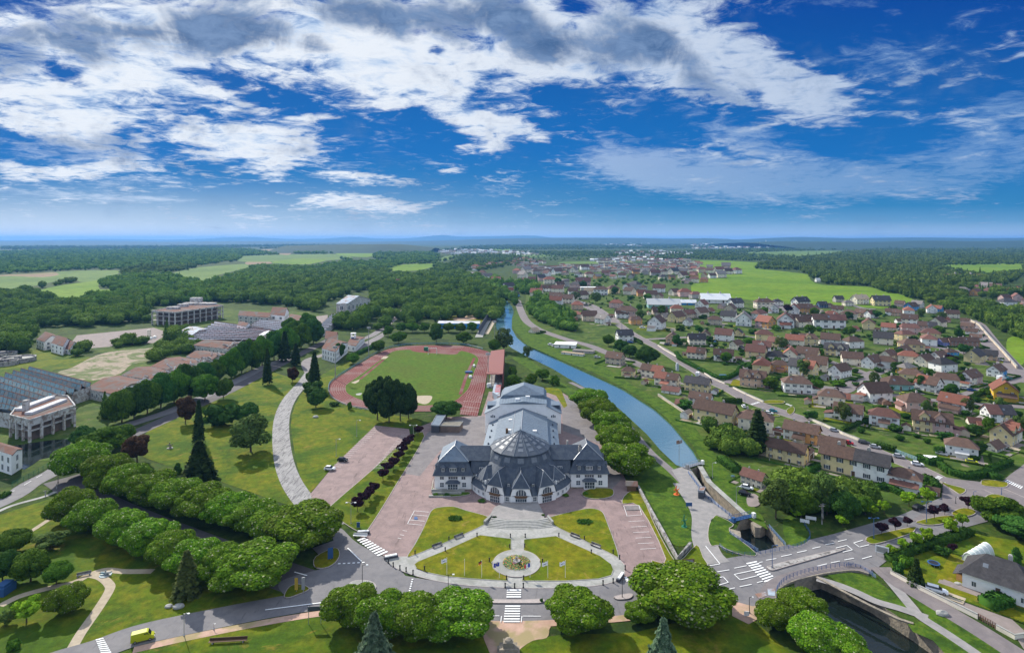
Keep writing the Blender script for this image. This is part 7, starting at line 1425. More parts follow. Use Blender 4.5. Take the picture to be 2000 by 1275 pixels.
mb.build('roof', M['redroof'], t); mb = MB(); strip(mb, [(q[1].x, q[1].y), (q[2].x, q[2].y)], .4, 0, 9); mb.build('back_wall', M['redroof'], t)
for k in range(5):
 mb = MB(); f0, f1 = .15+k*.16, .15+(k+1)*.16; a, b, c_, d = q[0].lerp(q[1], f0), q[0].lerp(q[1], f1), q[3].lerp(q[2], f1), q[3].lerp(q[2], f0); mb.prism([(v.x, v.y) for v in (a, b, c_, d)], 0, .8+k*.75); mb.build('seating_step', M['concrete'], t)
for k in range(6): v = q[1].lerp(q[2], (k+.5)/6); mb = MB(); w0 = q[0].lerp(q[3], (k+.5)/6); mb.tube([(w0.x*.7+v.x*.3, w0.y*.7+v.y*.3, 0), (w0.x*.7+v.x*.3, w0.y*.7+v.y*.3, 8.2)], .15, 6); mb.build('post', M['steel'], t)
M['green_roof'] = mottled('mossy_flat_roof', (.22,.20,.16), (.14,.13,.10), .8)
def flat(name, lab, c, P, h, mw, mr, cat):
 V = [wp(c, p, h) for p in P]; O = sum(V, Vector())/len(V); O.z = 0; t = thing(name, lab, cat, tuple(O)); mb = MB(); P2 = [((v-O).x, (v-O).y) for v in V]
 mb.prism(P2, 0, h-.5); wl = mb.build('walls', M[mw], t); mb = MB(); mb.prism([(x*1.04, y*1.04) for x, y in P2], h-.5, h); ro = mb.build('roof', M[mr], t); mb = MB(); strip(mb, [(x*1.04, y*1.04) for x, y in P2+[P2[0]]], .2, h-.02, h+.18); mb.build('roof_edge', M['steel'], ro); return t, O
flat('kiosk', 'flat-roofed grey kiosk with glazed slanting roof by the car park', 'T', [(1192,862),(1262,866),(1318,778),(1240,775)], 3.6, 'shutter_grey', 'zinc', 'kiosk')
flat('kiosk', 'low brownish flat-roofed shelter right of the grey kiosk', 'T', [(1270,868),(1440,872),(1472,830),(1310,838)], 3.2, 'dark_in', 'green_roof', 'kiosk')
tk_, O = flat('site_hut', 'small dark hut with flat roof on the lock quay', 'B', [(835,900),(885,905),(900,870),(845,862)], 2.8, 'shutter_grey', 'bluegrey', 'hut')
shed('recycling_shelter', 'brown timber bin shelter under the last chestnut beside the hall', 'B', [(205,860),(285,862),(280,815),(205,812)], 2, .5, 'wood', 'rust', 'shelter', 0)
# ================================================================== CARS
M['cglass'] = plain('car_glass', (.02,.025,.03), .08, 0, .8); M['hub'] = plain('wheel_rim', (.45,.45,.46), .35, .7); M['lamp'] = plain('headlamp', (.75,.76,.75), .2)
CARC = {'white': (.72,.72,.72), 'silver': (.38,.40,.42), 'black': (.016,.017,.02), 'blue': (.03,.10,.30), 'red': (.42,.02,.03), 'yellow': (.40,.42,.015), 'dark grey': (.06,.065,.07), 'teal': (.03,.20,.24), 'green': (.06,.22,.08)}
for k, c in CARC.items(): M['car_'+k] = bsdf(k.replace(' ', '_')+'_car_paint', c, .5, .0, .2, **{'Coat Weight': .0})[0]
def car_meshes(kind):
 if kind == 'van': L, Wd, prof, gp = 5.6, 2.0, [(-2.8,.35,1.0),(-2.75,.3,2.3),(-2.6,.3,2.45),(.9,.3,2.5),(1.3,.3,2.4),(1.9,.3,1.45),(2.6,.3,1.15),(2.8,.35,.7)], [(1.15,2.2),(1.25,2.25),(1.95,1.42),(.2,1.45)]
 elif kind == 'wagon': L, Wd, prof, gp = 4.6, 1.8, [(-2.3,.35,.9),(-2.2,.25,1.0),(-1.0,.22,1.0),(.9,.22,.98),(1.9,.25,.85),(2.3,.35,.6)], None
 else: L, Wd, prof, gp = 4.1, 1.75, [(-2.05,.35,.85),(-1.95,.25,1.0),(-1.0,.22,.98),(.8,.22,.95),(1.7,.25,.82),(2.05,.35,.55)], None
 mb = MB(); n = len(prof); w = Wd/2
 for x, zb, zt in prof:
  mb.v += [(x, -w*.94, zb), (x, -w, (zb+zt)/2), (x, -w*.9, zt), (x, w*.9, zt), (x, w, (zb+zt)/2), (x, w*.94, zb)]
 for i in range(n-1):
  for k in range(6): mb.f.append((i*6+k, i*6+(k+1) % 6, (i+1)*6+(k+1) % 6, (i+1)*6+k)); mb.m.append(0)
 mb.f += [tuple(range(6)), tuple(range((n-1)*6, n*6))[::-1]]; mb.m += [0, 0]; body = mb.mesh('body', M['car_white'])
 gb = MB()
 if kind == 'van':
  gb.add([(1.30,-.85,2.36),(1.30,.85,2.36),(1.93,.80,1.47),(1.93,-.80,1.47)], [(0,3,2,1)]);
  for e in (-1, 1): gb.add([(.3,e*.935,1.45),(1.55,e*.935,1.45),(1.2,e*.925,2.1),(.3,e*.925,2.15)], [(0,1,2,3)])
  gb.v = [(x+.03, y*1.03, z+.02) for x, y, z in gb.v]; rf = None
 else:
  x0, x1, x2, x3 = (-2.2,-1.9,.35,1.15) if kind == 'wagon' else (-1.9,-1.35,.25,1.05)
  gb.v = [(x0,-w*.86,.97),(x0,w*.86,.97),(x3,w*.84,.93),(x3,-w*.84,.93),(x1,-w*.70,1.46),(x1,w*.70,1.46),(x2,w*.68,1.44),(x2,-w*.68,1.44)]; gb.f = [(0,4,5,1),(1,5,6,2),(2,6,7,3),(3,7,4,0)]; gb.m = [0]*4
  rf = MB(); rf.box(x1-.03,-w*.72,1.44,x2+.03,w*.72,1.50); rf = rf.mesh('roof', M['car_white'])
 glass = gb.mesh('windows', M['cglass']); wm = MB(); wm.lathe([(0,-.11),(.20,-.12),(.21,-.10),(.33,-.11),(.34,.11),(0,.11)], 14); wm.m = [1 if i < 14 else 0 for i in range(len(wm.f))]
 wh = wm.mesh('wheel', [M['rubber'], M['hub']]); hl = MB(); hl.box(-.04,-.18,-.07,.04,.18,.07); return L, w, body, glass, rf, wh, hl.mesh('headlight', M['lamp'])
CM = {k: car_meshes(k) for k in ('hatch', 'wagon', 'van')}
def car(kind, col, c, x, y, ang, label, sc=1.0, group='cars of the village'):
 L, w, body, glass, rf, wh, hl = CM[kind]; q = px(c, [(x, y)])[0]; X, Y = at(*q); f = max(1.0, (Y/F/.29)**.55)*sc
 t = thing('van' if kind == 'van' else 'parked_car', label, 'van' if kind == 'van' else 'car', (X, Y, .02+.0018*LEV[0]), radians(ang), group); t.scale = (f, f, f)
 inst('body', body, t, mat=M['car_'+col]); inst('windows', glass, t)
 if rf: inst('roof', rf, t, mat=M['car_'+col])
 for sx_ in (-L*.31, L*.32):
  for sy in (-1, 1): inst('wheel', wh, t, (sx_, sy*(w-.06), .34), (radians(90)*sy, 0, 0))
 for sy in (-1, 1): inst('headlight', hl, t, (L/2-.04 if kind != 'van' else 2.76, sy*w*.62, .62 if kind != 'van' else .9))
car('van', 'yellow', 'L', 1130, 1180, 25, 'long yellow van driving on the road at the bottom left', .80, None)
CARS = [('hatch','black','T',407,1188,-12,'black car standing alone in the left car park'),('hatch','white','T',292,1266,-5,'white car at the left edge of the left car park'),
 ('wagon','white','R',930,800,-35,'white estate car on the drive of the hip-roofed house'),('hatch','silver','R',1142,660,15,'silver car on the garden lane by the pool cover'),
 ('wagon','black','R',787,142,25,'large black car waiting before the right-hand roundabout'),('hatch','silver','C',228,470,-35,'silver car parked at the top of the lower main street'),('hatch','red','C',352,582,-40,'red car on the main street'),
 ('wagon','dark grey','C',490,578,-30,'dark estate car parked on the main street behind the red car'),('hatch','silver','C',590,618,-30,'silver car parked in front of the dark estate on the main street'),('hatch','silver','C',800,703,-28,'silver car driving past the teal garden fence'),
 ('hatch','white','C',965,772,-22,'white car near the zebra crossing of the main street'),('hatch','silver','C',1182,680,-50,'silver car in the yard of the white hipped house'),('hatch','yellow','C',1450,752,-30,'yellow car on the dark drive by the white hipped house'),
 ('van','white','C',615,18,10,'white van parked behind the teal-walled house'),('hatch','yellow','C',845,146,0,'yellow car behind the pink hipped house'),('hatch','white','C',1385,92,0,'white car on the drive of the cream and pink house'),('hatch','blue','C',1447,110,-10,'blue car on the street beside the yellow house'),
 ('hatch','white','B',1240,165,80,'white car parked by the garden hedge near the street island'),('hatch','white','B',1465,225,-25,'white car leaving the street junction'),('hatch','teal','B',1503,205,-28,'teal car meeting the white one at the street junction'),('wagon','silver','B',1452,256,-8,'silver car parked below the street junction'),
 ('wagon','silver','B',1556,368,30,'silver car beside the white and orange terrace'),('hatch','white','B',1270,892,-30,'white car in front of the lock house'),('hatch','black','B',1250,945,-30,'black car in front of the lock house'),('hatch','blue','B',915,325,-30,'blue car behind the yellow terrace'),
 ('hatch','dark grey','A',585,545,0,'dark car by the peach gabled house'),('hatch','white','A',358,388,0,'white car at the upper village street bend'),('hatch','white','A',1420,660,0,'white car on the side street near the turning circle'),('hatch','blue','A',243,524,-10,'blue car before the white dark-roofed house'),
 ('hatch','blue','A',1032,530,60,'blue car in the yard of the cream dark-roofed house'),('hatch','silver','A',1000,562,60,'silver car in the yard of the cream dark-roofed house'),('van','white','A',872,832,60,'white van at the corner of the main street'),('hatch','silver','A',1790,600,60,'silver car by the turning circle'),
 ('hatch','green','A',1725,512,-10,'green car parked in the turning circle'),('hatch','red','A',1762,538,-20,'red car parked in the turning circle'),('hatch','white','A',1745,498,0,'white car parked in the turning circle'),
 ('hatch','white','D',850,408,-30,'white car on the winding upper street'),('hatch','silver','D',990,676,20,'silver car parked behind the violet house'),('hatch','dark grey','D',800,782,60,'dark car on the broad street by the yellow grey-roofed house'),('hatch','teal','D',1855,866,10,'teal car at the foot of the walled street'),
 ('hatch','blue','D',1780,896,5,'blue car beside the teal one at the foot of the walled street'),('van','white','D',1790,868,15,'white van at the foot of the walled street'),('hatch','white','D',1770,690,-60,'white car on the wide walled street'),
 ('hatch','white','E',905,900,0,'white car at the left end of the flat shop'),('hatch','silver','E',935,910,20,'silver car beside the flat shop'),('hatch','white','E',1150,575,-30,'white car on the far village street'),('hatch','dark grey','E',1180,592,-30,'dark car on the far village street'),('hatch','silver','E',1265,998,-10,'silver car before the canal street terraces')]
for cc in CARS: car(*cc)
# ================================================================== STREET FURNITURE
def post(c, x, y, hpx, label, kind='single', mat='steel', arm=1, group='street lamps', cat='street lamp'):
 q = px(c, [(x, y)])[0]; X, Y = at(*q); s = Y/F; h = hpx*s; t = thing('street_lamp', label, cat, (X, Y, 0), 0, group)
 r = max(.10, .35*s)
 mb = MB(); mb.tube([(0,0,0),(0,0,h*.5),(0,0,h)], r, 8, r1=r*.6); mb.build('pole', M[mat], t); mb = MB(); mb.lathe([(r*2.2,0),(r*2.0,.3),(r,.5)], 8); mb.build('base', M[mat], t)
 for d in ((-1, 1) if kind == 'double' else (arm,)):
  mb = MB(); a = h*.20; mb.tube([(0,0,h*.97),(d*a*.5,0,h*1.02),(d*a,0,h*1.01)], r*.55, 6); am = mb.build('arm', M[mat], t); mb = MB(); mb.box(d*a-a*.22,-r*1.6,h*.985,d*a+a*.22,r*1.6,h*1.02); mb.build('lamp_head', M['white' if mat != 'bluep' else 'bluep'], am)
for a in [('M',1317,256,42,'white double lamp at the tip of the plum-tree strip','double'),('T',530,966,32,'white lamp post furthest up the left car park edge'),('T',348,1142,34,'white lamp post halfway down the left car park edge'),('T',1033,1010,32,'white double lamp among the plum trees, rear one','double'),
   ('T',893,1172,24,'white lamp among the plum trees, middle one'),('B',963,790,30,'white lamp post on the bank beside the upper lock gate'),('B',1176,1018,34,'white lamp post on the bank beside the middle of the lock'),('L',1455,1140,44,'grey lamp post leaning over the road by the yellow van'),
   ('M',233,1090,12,'short grey post at the lower road')]: post(*a, mat='steel')
for a in [('3',650,783,50,'black lamp post on the median left of the crossing'),('4',205,770,36,'black lamp post at the right end of the median'),('M',1407,765,46,'black lamp post on the small roundabout'),('4',1125,880,32,'dark wooden-looking post at the pink gravel corner'),
   ('I',482,1118,28,'dark lamp post beside the road at the left edge'),('C',1190,1010,20,'dark post at the triangular traffic island'),('C',1305,1110,14,'dark post in the right-hand junction')]: post(*a, mat='black')
for a in [('4',1290,558,46,'blue lamp post on the stony median','single'),('R',432,378,42,'tall blue double lamp before the plum trees, left one','double'),('R',848,248,42,'tall blue double lamp before the plum trees, right one','double'),('C',1465,1090,20,'blue lamp post right of the junction island'),('C',1712,1030,14,'blue lamp by the rounded grass island'),
   ('A',865,860,22,'lamp post at the corner of the corner garden'),('A',975,920,18,'lamp post where canal street meets the main street'),('B',1252,140,22,'dark blue lamp post on the main street by the crossing'),('A',1000,905,10,'short lamp by the canal street junction'),('A',165,400,18,'lamp post on the upper village street'),('C',1270,500,14,'blue post behind the pink twin-gabled villa')]:
 post(a[0],a[1],a[2],a[3],a[4],a[5] if len(a) > 5 else 'single', mat='bluep')
for x, y, h, lab in ((340,462,64,'tall floodlight mast at the left bend of the track'),(637,245,54,'tall floodlight mast at the far left of the track'),(1697,512,62,'tall floodlight mast in front of the grandstand'),(1755,192,54,'tall floodlight mast behind the grandstand')):
 q = px('T', [(x, y)])[0]; X, Y = at(*q); s = Y/F; hh = h*s; t = thing('floodlight_mast', lab, 'floodlight', (X, Y, 0), 0, 'floodlight masts'); mb = MB(); mb.tube([(0,0,0),(0,0,hh)], .32, 8, r1=.18); mb.build('mast', M['steel'], t); mb = MB(); mb.box(-1.4,-.3,hh-.8,1.4,.3,hh+.6); mb.build('lamp_rack', M['steel'], t)
for c, x, y, h, lab in (('4',1650,235,38,'grey concrete utility pole behind the bridge road'),('C',125,1240,30,'grey utility pole in front of the birch'),('B',1470,640,18,'wooden pole by the yellow terrace'),('I',470,1168,10,'short dark fence post at the far avenue end'),('I',378,1222,10,'short dark fence post by the left road')):
 q = px(c, [(x, y)])[0]; X, Y = at(*q); s = Y/F; mb = MB(); mb.tube([(0,0,0),(0,0,h*s)], .2, 8, r1=.12); mb.box(-.9,-.06,h*s*.93,.9,.06,h*s*.95); tag(mb.build('utility_pole', M['concrete'], None, (X, Y, 0)), lab, 'pole')
bm_ = MB(); bm_.lathe([(0,0),(.22,0),(.20,.15),(.13,.2),(.13,.85),(.20,.9),(.18,1.08),(0,1.15)], 10); BM = bm_.mesh('bollard', M['black'], True)
BO = sorted([(858,330),(1100,335),(1207,335),(1450,330),(655,355),(628,435),(410,458),(478,572),(345,582),(395,602),(300,567),(252,545),(218,520),(1062,697),(1130,699),(1193,697),(1685,452),(1635,352),(1843,452),(1890,492),(1930,567),(1072,642),(1195,642),(1095,412),(1203,407),(948,512),(1332,520),(1770,677),(1843,662)])
for i, b in enumerate(BO): X, Y = g('3', [b])[0]; o = inst('bollard', BM, None, (X, Y, .1), 0, 1.15); tag(o, f'black bollard, {ordn(i)} from left on the stone paving before the hall', 'bollard', 'bollards on the paving')
def bench(c, x, y, a, lab, L=3.2, mat='concrete'):
 X, Y = g(c, [(x, y)])[0]; t = thing('bench', lab, 'bench', (X, Y, .08), radians(a)); mb = MB(); mb.box(-L/2,-.32,.42,L/2,.32,.52); mb.build('seat', M[mat], t); mb = MB(); mb.add([(-L/2,.28,.52),(L/2,.28,.52),(L/2,.42,1.0),(-L/2,.42,1.0)], [(0,1,2,3),(3,2,1,0)]); mb.box(-L/2,.40,.5,L/2,.46,1.0); mb.build('backrest', M[mat], t)
 for e in (-1, 1): mb = MB(); mb.box(e*L*.4-.12,-.3,0,e*L*.4+.12,.3,.42); mb.build('leg', M['concrete'], t)
for a in (('3',730,335,38,'stone bench on the left diagonal path, upper one'),('3',572,402,38,'stone bench on the left diagonal path, lower one'),('3',1565,332,-40,'stone bench on the right diagonal path, upper one'),('3',1715,402,-40,'stone bench on the right diagonal path, lower one'),('L',662,668,25,'wooden bench beside the bend of the park path')): bench(*a)
bench('M', 345, 1195, 5, 'long wooden rail bench on the lawn under the road', 8, 'wood'); bench('M', 1390, 360, -5, 'white and black bench at the left forecourt entry', 4.2, 'white')
for c, x, y, a, lab in (('3',235,482,22,'white and dark planter box left of the stone paving'),('4',190,630,60,'white and dark planter box right of the stone paving'),('4',500,590,-25,'white and dark planter box at the right forecourt entry'),('3',35,305,5,'low grey planter box at the left forecourt entry')):
 X, Y = g(c, [(x, y)])[0]; t = thing('planter_box', lab, 'planter', (X, Y, .1), radians(a)); mb = MB(); mb.box(-1.9,-.45,0,1.9,.45,.7); mb.build('trough', M['shutter_grey'], t); mb = MB(); mb.box(-1.6,-.5,.7,1.6,.2,1.0); mb.build('white_top', M['white'], t)
for x, y, lab in ((985,205,'potted shrub left of the entrance terrace'),(1335,192,'potted shrub right of the entrance terrace')): q = px('3', [(x, y)])[0]; tree('shrub', q[0], q[1], 9, 9, lab)
q = px('3', [(1325,800)])[0]; tree('shrub', q[0], q[1], 8, 8, 'tiny bush on the reddish median')
for c, x, y, w, h, lab in (('K',230,1130,14,6,'low bush under the left wing ramp'),('K',330,1130,14,6,'low bush right of the other one under the left wing ramp'),('K',1560,1120,12,7,'pale bush at the right wing'),('K',640,1180,18,5,'low bush at the left of the curved wall'),('K',1390,1130,16,5,'low bush at the right of the curved wall'),('T',330,690,24,8,'low hedge-like bush at the near track bend')):
 q = px(c, [(x, y)])[0]; tree('shrub', q[0], q[1], w, h, lab)
X, Y = g('3', [(1145,522)])[0]; t = thing('flower_bed', 'round planted flower bed with coloured flowers in the middle of the forecourt', 'flower bed', (X, Y, .08)); R = 110/3.704*Y/F
mb = MB(); mb.lathe([(R,0),(R,.35),(R*.93,.35),(R*.93,.1)], 40); mb.build('stone_rim', M['paving'], t); mb = MB(); mb.lathe([(R*.93,.12),(R*.5,.3),(0,.5)], 40); mb.build('soil', M['ground'], t)
cols = [(.55,.40,.06),(.5,.03,.03),(.62,.30,.03),(.10,.22,.02),(.05,.14,.02),(.35,.10,.30),(.08,.18,.03)]; cm = [plain('petals', c, .7) for c in cols]; mb = MB(); rq = random.Random(3)
for k in range(2600):
 r0, a = R*.9*sqrt(rq.uniform(.06, 1)), rq.uniform(0, 6.28); x, y = r0*cos(a), r0*sin(a); s = rq.uniform(.07, .18); z = .5-.38*r0/R+rq.uniform(.02, .35); ci = (int(a*5)+int(r0*1.3)) % 3 if rq.random() < .25 else rq.choice([3,4,6,4,6,5 if r0 < R*.4 else 4]); d = rq.uniform(0, 3)
 mb.add([(x-s*cos(d), y-s*sin(d), z), (x+s*sin(d), y-s*cos(d), z+s*.5), (x+s*cos(d), y+s*sin(d), z), (x-s*sin(d), y+s*cos(d), z-s*.3)], [(0,1,2,3)], ci)
mb.build('planting', cm, t); mb = MB(); mb.lathe([(R*.22,.3),(R*.24,.9),(R*.20,.9),(R*.1,.75),(0,.75)], 20); mb.lathe([(.18,.7),(.14,1.6),(.5,1.8),(0,1.9)], 12); mb.build('basin', M['concrete'], t)
sheet('paving', [(X+R*1.55*cos(k*pi/24), Y+R*1.62*sin(k*pi/24)) for k in range(48)], 'paving', 'round stone path circling the flower bed', kerb=.1, cat='paving')
for nm, c, x, y, w, lab in (('flower_patch','3',700,200,55,'oval planted patch in the upper left lawn panel'),('flower_patch','3',1638,225,60,'oval planted patch in the upper right lawn panel')):
 X, Y = g(c, [(x, y)])[0]; s = w/3.704*Y/F; V = []; P = rng.normal(0, .42, (420, 3)); P = P[np.hypot(P[:,0], P[:,1]) < 1]*np.array([s, s*.7, .12])+np.array([0, 0, .35]); Vv, Q = quads_mesh(P, np.tile([0,0,1.0], (len(P),1)), .22*np.ones(len(P)), .5)
 o = inst(nm, mk_mesh(nm, Vv, np.zeros((0,3), int), Q, rng.uniform(0, 1, len(Q)), LM['hedge']), None, (X, Y, .15)); tag(o, lab, 'flower bed')
def flag(x, y, ytop, fx, kind, lab):
 X, Y = g('3', [(x, y)])[0]; s = Y/F/3.704; h = (y-ytop)*s; t = thing('flagpole', lab, 'flagpole', (X, Y, .1), 0, 'flagpoles before the hall'); mb = MB(); mb.tube([(0,0,0),(0,0,h)], .06, 8, r1=.035); mb.lathe([(0,0),(.09,.03),(0,.14)], 8, 0, (0,0,h)); mb.build('pole', M['white'], t)
 if not kind: return
 L = 42*s*1.15; Hf = 46*s*.62; n = 14; m = 12; mats = {'w': [M['white'], M['bluep']], 'e': [plain('flag_blue', (.01,.04,.36), .7), plain('flag_gold', (.8,.6,.02), .6)], 'f': [plain('flag_navy', (.01,.04,.35), .7), M['white'], plain('flag_red', (.6,.02,.03), .7)], 'g': [plain('flag_black', (.02,.02,.02), .7), plain('flag_crimson', (.5,.03,.02), .7), plain('flag_yellow', (.75,.42,.02), .7)]}[kind[0]]
 fb = MB(); P = lambda i, j: (fx*L*(i/n)*(.86), .22*sin(i/n*7)*(i/n)+.05*sin(j), h-.1-Hf*(j/m)-.42*Hf*(i/n)**1.4-.05*sin(i*.9+j*.4))
 for i in range(n):
  for j in range(m):
   if kind[0] == 'f': mi = 0 if i < n/3 else 1 if i < 2*n/3 else 2
   elif kind[0] == 'g': mi = 0 if j < m/3 else 1 if j < 2*m/3 else 2
   elif kind[0] == 'e': dx_, dy_ = (i+.5-n/2)/n*1.5, (j+.5-m/2)/m; rr_ = hypot(dx_, dy_); mi = 1 if .27 < rr_ < .38 and int((atan2(dy_, dx_)+pi)/(pi/12)) % 2 == 0 else 0
   else: mi = 1 if (abs(i-n*.5) < 2.4 and abs(j-m*.5) < (2 if kind == 'w1' else 1.2)) else 0
   fb.add([P(i,j), P(i+1,j), P(i+1,j+1), P(i,j+1)], [(0,1,2,3)], mi)
 fb.build('flag', mats, t)
flag(640,608,480,-1,'w1','flagpole with white flag, leftmost of the seven poles'); flag(768,614,490,-1,None,'bare flagpole, second from left of the seven poles'); flag(892,627,497,-.55,'g','flagpole with hanging black, red and gold flag'); flag(1020,630,508,-1,'e','flagpole with blue flag left of the flower bed')
flag(1242,627,515,-1,'f','flagpole with blue, white and red flag right of the flower bed'); flag(1370,630,502,-1,'w1','flagpole with white and blue flag, second from right'); flag(1497,627,500,-1,'w2','flagpole with plain white flag, rightmost of the seven')
# ================================================================== railings, walls, lock
def rail(name, c, P, h, mat, lab, gap=1.6, bars=3, r=.05, z0=0, cat='railing', sm=True, mid=None):
 W_ = g(c, P); W_ = smooth(W_, False, 5) if sm else W_; O = Vector((*W_[0], 0)); t = thing(name, lab, cat, tuple(O)); mb = MB()
 for k in range(bars): mb.tube([(x-O.x, y-O.y, z0+h*(1-k/(bars+.2))) for x, y in W_], r, 4)
 mb.build('rails', M[mat], t); mb = MB(); acc = 0
 for i in range(len(W_)-1):
  a, b = Vector(W_[i]), Vector(W_[i+1]); ln = (b-a).length
  while acc < ln: q = a.lerp(b, acc/ln); mb.box(q.x-O.x-r*1.1, q.y-O.y-r*1.1, z0, q.x-O.x+r*1.1, q.y-O.y+r*1.1, z0+h); acc += gap
  acc -= ln
 mb.build('posts', M[mat], t); return t
rail('railing', '4', [(910,400),(960,440),(1060,462),(1190,457),(1350,427),(1480,398),(1552,360),(1562,310),(1520,240)], 1.1, 'bluep', 'curved blue railing round the basin', 1.6, 3, .04)
rail('railing', '4', [(1322,780),(1328,720),(1385,655),(1500,608),(1640,575),(1830,548),(1880,548)], 1.1, 'bluep', 'long curved blue railing on the canal bridge', 1.4, 3, .04, .4)
rail('railing', 'R', [(215,600),(305,605),(380,640),(450,690)], 1.1, 'bluep', 'blue railing running down beside the canal path', 1.2, 4, .05)
rail('railing', 'B', [(748,752),(900,960),(1138,1145)], 1.1, 'bluep', 'blue railing along the lock edge', 2.0, 3, .07, 0, 'railing', False)
rail('railing', '4', [(985,310),(1190,442)], 1.1, 'bluep', 'blue railing on the left basin wall', 1.6, 3, .07, 0, 'railing', False)
rail('railing', '4', [(1268,262),(1390,400)], 1.1, 'bluep', 'blue railing on the right basin wall', 1.6, 3, .07, 0, 'railing', False)
rail('track_fence', 'T', [(278,560),(300,490),(420,400),(560,315),(690,235),(800,185),(900,165),(1000,152),(1200,146),(1450,152),(1560,172),(1650,195)], 1.4, 'teal', 'green-grey fence round the far side of the running track', 3, 3, .12)
rail('track_fence', 'T', [(278,560),(310,625),(400,680),(500,712),(640,735)], 1.2, 'steel', 'pale rail round the near bend of the track', 3, 2, .10)
def wall(name, c, P, w, h, mat, lab, posts=0, sm=False, cat='wall'):
 W_ = g(c, P); W_ = smooth(W_, False, 4) if sm else W_; O = Vector((*W_[0], 0)); t = thing(name, lab, cat, tuple(O)); Q = [(x-O.x, y-O.y) for x, y in W_]; mb = MB(); strip(mb, Q, w, 0, h); mb.build('wall_body', M[mat], t); mb = MB(); strip(mb, Q, w*1.3, h, h+.12); mb.build('coping', M['paving' if mat not in ('concrete', 'stone') else mat], t)
wall('garden_wall', 'R', [(565,652),(800,780),(1010,885),(1255,1005)], .35, 1.1, 'w_cream', 'long cream garden wall beside the lane at lower right'); wall('garden_wall', 'R', [(1400,1085),(1545,1165),(1650,1150)], .35, 1.0, 'w_cream', 'short cream garden wall at the bottom right corner')
rail('fence', 'R', [(1258,1005),(1400,1085)], 1.3, 'rust', 'rusty brown gate fence between the two cream walls', .5, 4, .06, 0, 'fence', False)
wall('retaining_wall', '4', [(318,-20),(420,170),(520,350),(605,505),(700,398)], .6, 1.3, 'concrete', 'grey concrete wall between the right car park and the green slope'); wall('quay_wall', 'R', [(-20,680),(200,800),(400,905),(620,1010),(745,1050)], .6, .25, 'stone', 'stone coping along the right side of the lower canal')
wall('quay_wall', 'B', [(852,690),(935,830),(1262,1125)], 1.5, .25, 'paving', 'pale stone coping on the right side of the lock'); wall('street_wall', 'D', [(1495,318),(1580,362),(1680,480),(1800,610),(1935,765)], .8, 2.2, 'w_tan', 'long pale wall along the wide street on the right')
wall('garden_wall', 'A', [(500,548),(560,590),(700,668),(860,760),(1000,855),(1120,905)], .5, 1.0, 'w_cream', 'low pale wall round the big corner garden'); wall('garden_wall', 'A', [(1200,945),(1330,1010),(1480,1075)], .5, 1.0, 'w_cream', 'low pale wall in front of the peach house')
wall('garden_wall', 'C', [(0,362),(150,425),(300,495),(450,552)], .35, 1.2, 'w_cream', 'low pale wall along the main street, left piece'); wall('garden_wall', 'B', [(480,60),(700,210),(860,300),(1050,365),(1260,455),(1350,520)], .5, 1.3, 'w_tan', 'long old wall behind the canal terraces')
rail('fence', 'C', [(770,655),(960,730)], 1.6, 'teal', 'teal garden fence on the main street', 1.2, 6, .07, 0, 'fence', False); rail('fence', 'I', [(100,1150),(210,1095),(330,1030),(480,940)], 1.8, 'greenp', 'green mesh fence along the road at the left edge', 2.5, 5, .04, 0, 'fence', False)
def hedge(c, P, w, h, lab):
 W_ = g(c, P); O = W_[0]; Q = [(x-O[0], y-O[1]) for x, y in W_]; Pn = []; Nn = []
 for a, b in zip(Q[:-1], Q[1:]):
  ln = hypot(b[0]-a[0], b[1]-a[1]); n = int(min(2500, ln*40)); t_ = rng.uniform(0,1,n); d = np.array([b[0]-a[0], b[1]-a[1]])/ln; nn = np.array([-d[1], d[0]]); sd_ = rng.integers(0,3,n); off = np.where(sd_ == 0, -w/2, np.where(sd_ == 1, w/2, rng.uniform(-w/2, w/2, n))); z = np.where(sd_ == 2, h, rng.uniform(0,h,n))
  Pn.append(np.stack([a[0]+d[0]*ln*t_+nn[0]*off, a[1]+d[1]*ln*t_+nn[1]*off, z+rng.normal(0,.06,n)], 1)); Nn.append(np.stack([nn[0]*np.sign(off), nn[1]*np.sign(off), (sd_ == 2)*1.0+.2], 1))
 V, Qd = quads_mesh(np.concatenate(Pn), np.concatenate(Nn), .26, .4); m = MB(); strip(m, Q, w*.85, 0, h*.95); b0 = len(V); V = np.concatenate([V, np.array(m.v)]); Qd = np.concatenate([Qd, np.array([[b0+i for i in f] for f in m.f])])
 o = inst('hedge', mk_mesh('hedge', V, np.zeros((0,3), int), Qd, rng.uniform(0, .9, len(Qd)), LM['hedge']), None, (O[0], O[1], 0)); tag(o, lab, 'hedge')
hedge('C', [(965,715),(1080,765),(1170,745)], 2.2, 2.2, 'clipped hedge by the white-topped garden shed'); hedge('C', [(1165,780),(1260,850),(1400,885),(1540,870),(1640,820),(1790,760)], 2.4, 2.2, 'long curved hedge beside the right-hand junction'); hedge('C', [(600,600),(680,625),(770,650)], 2, 2, 'dark hedge on the main street by the long green garden')
hedge('C', [(300,470),(420,420),(520,370)], 1.8, 1.8, 'diagonal hedge between two front gardens'); hedge('B', [(1050,118),(1225,125)], 2.4, 2.4, 'clipped dark hedge by the street island'); hedge('A', [(670,625),(700,680),(900,785),(1060,865),(1150,860),(1240,815),(1268,760)], 2.6, 2.2, 'hedge bordering the big corner garden')
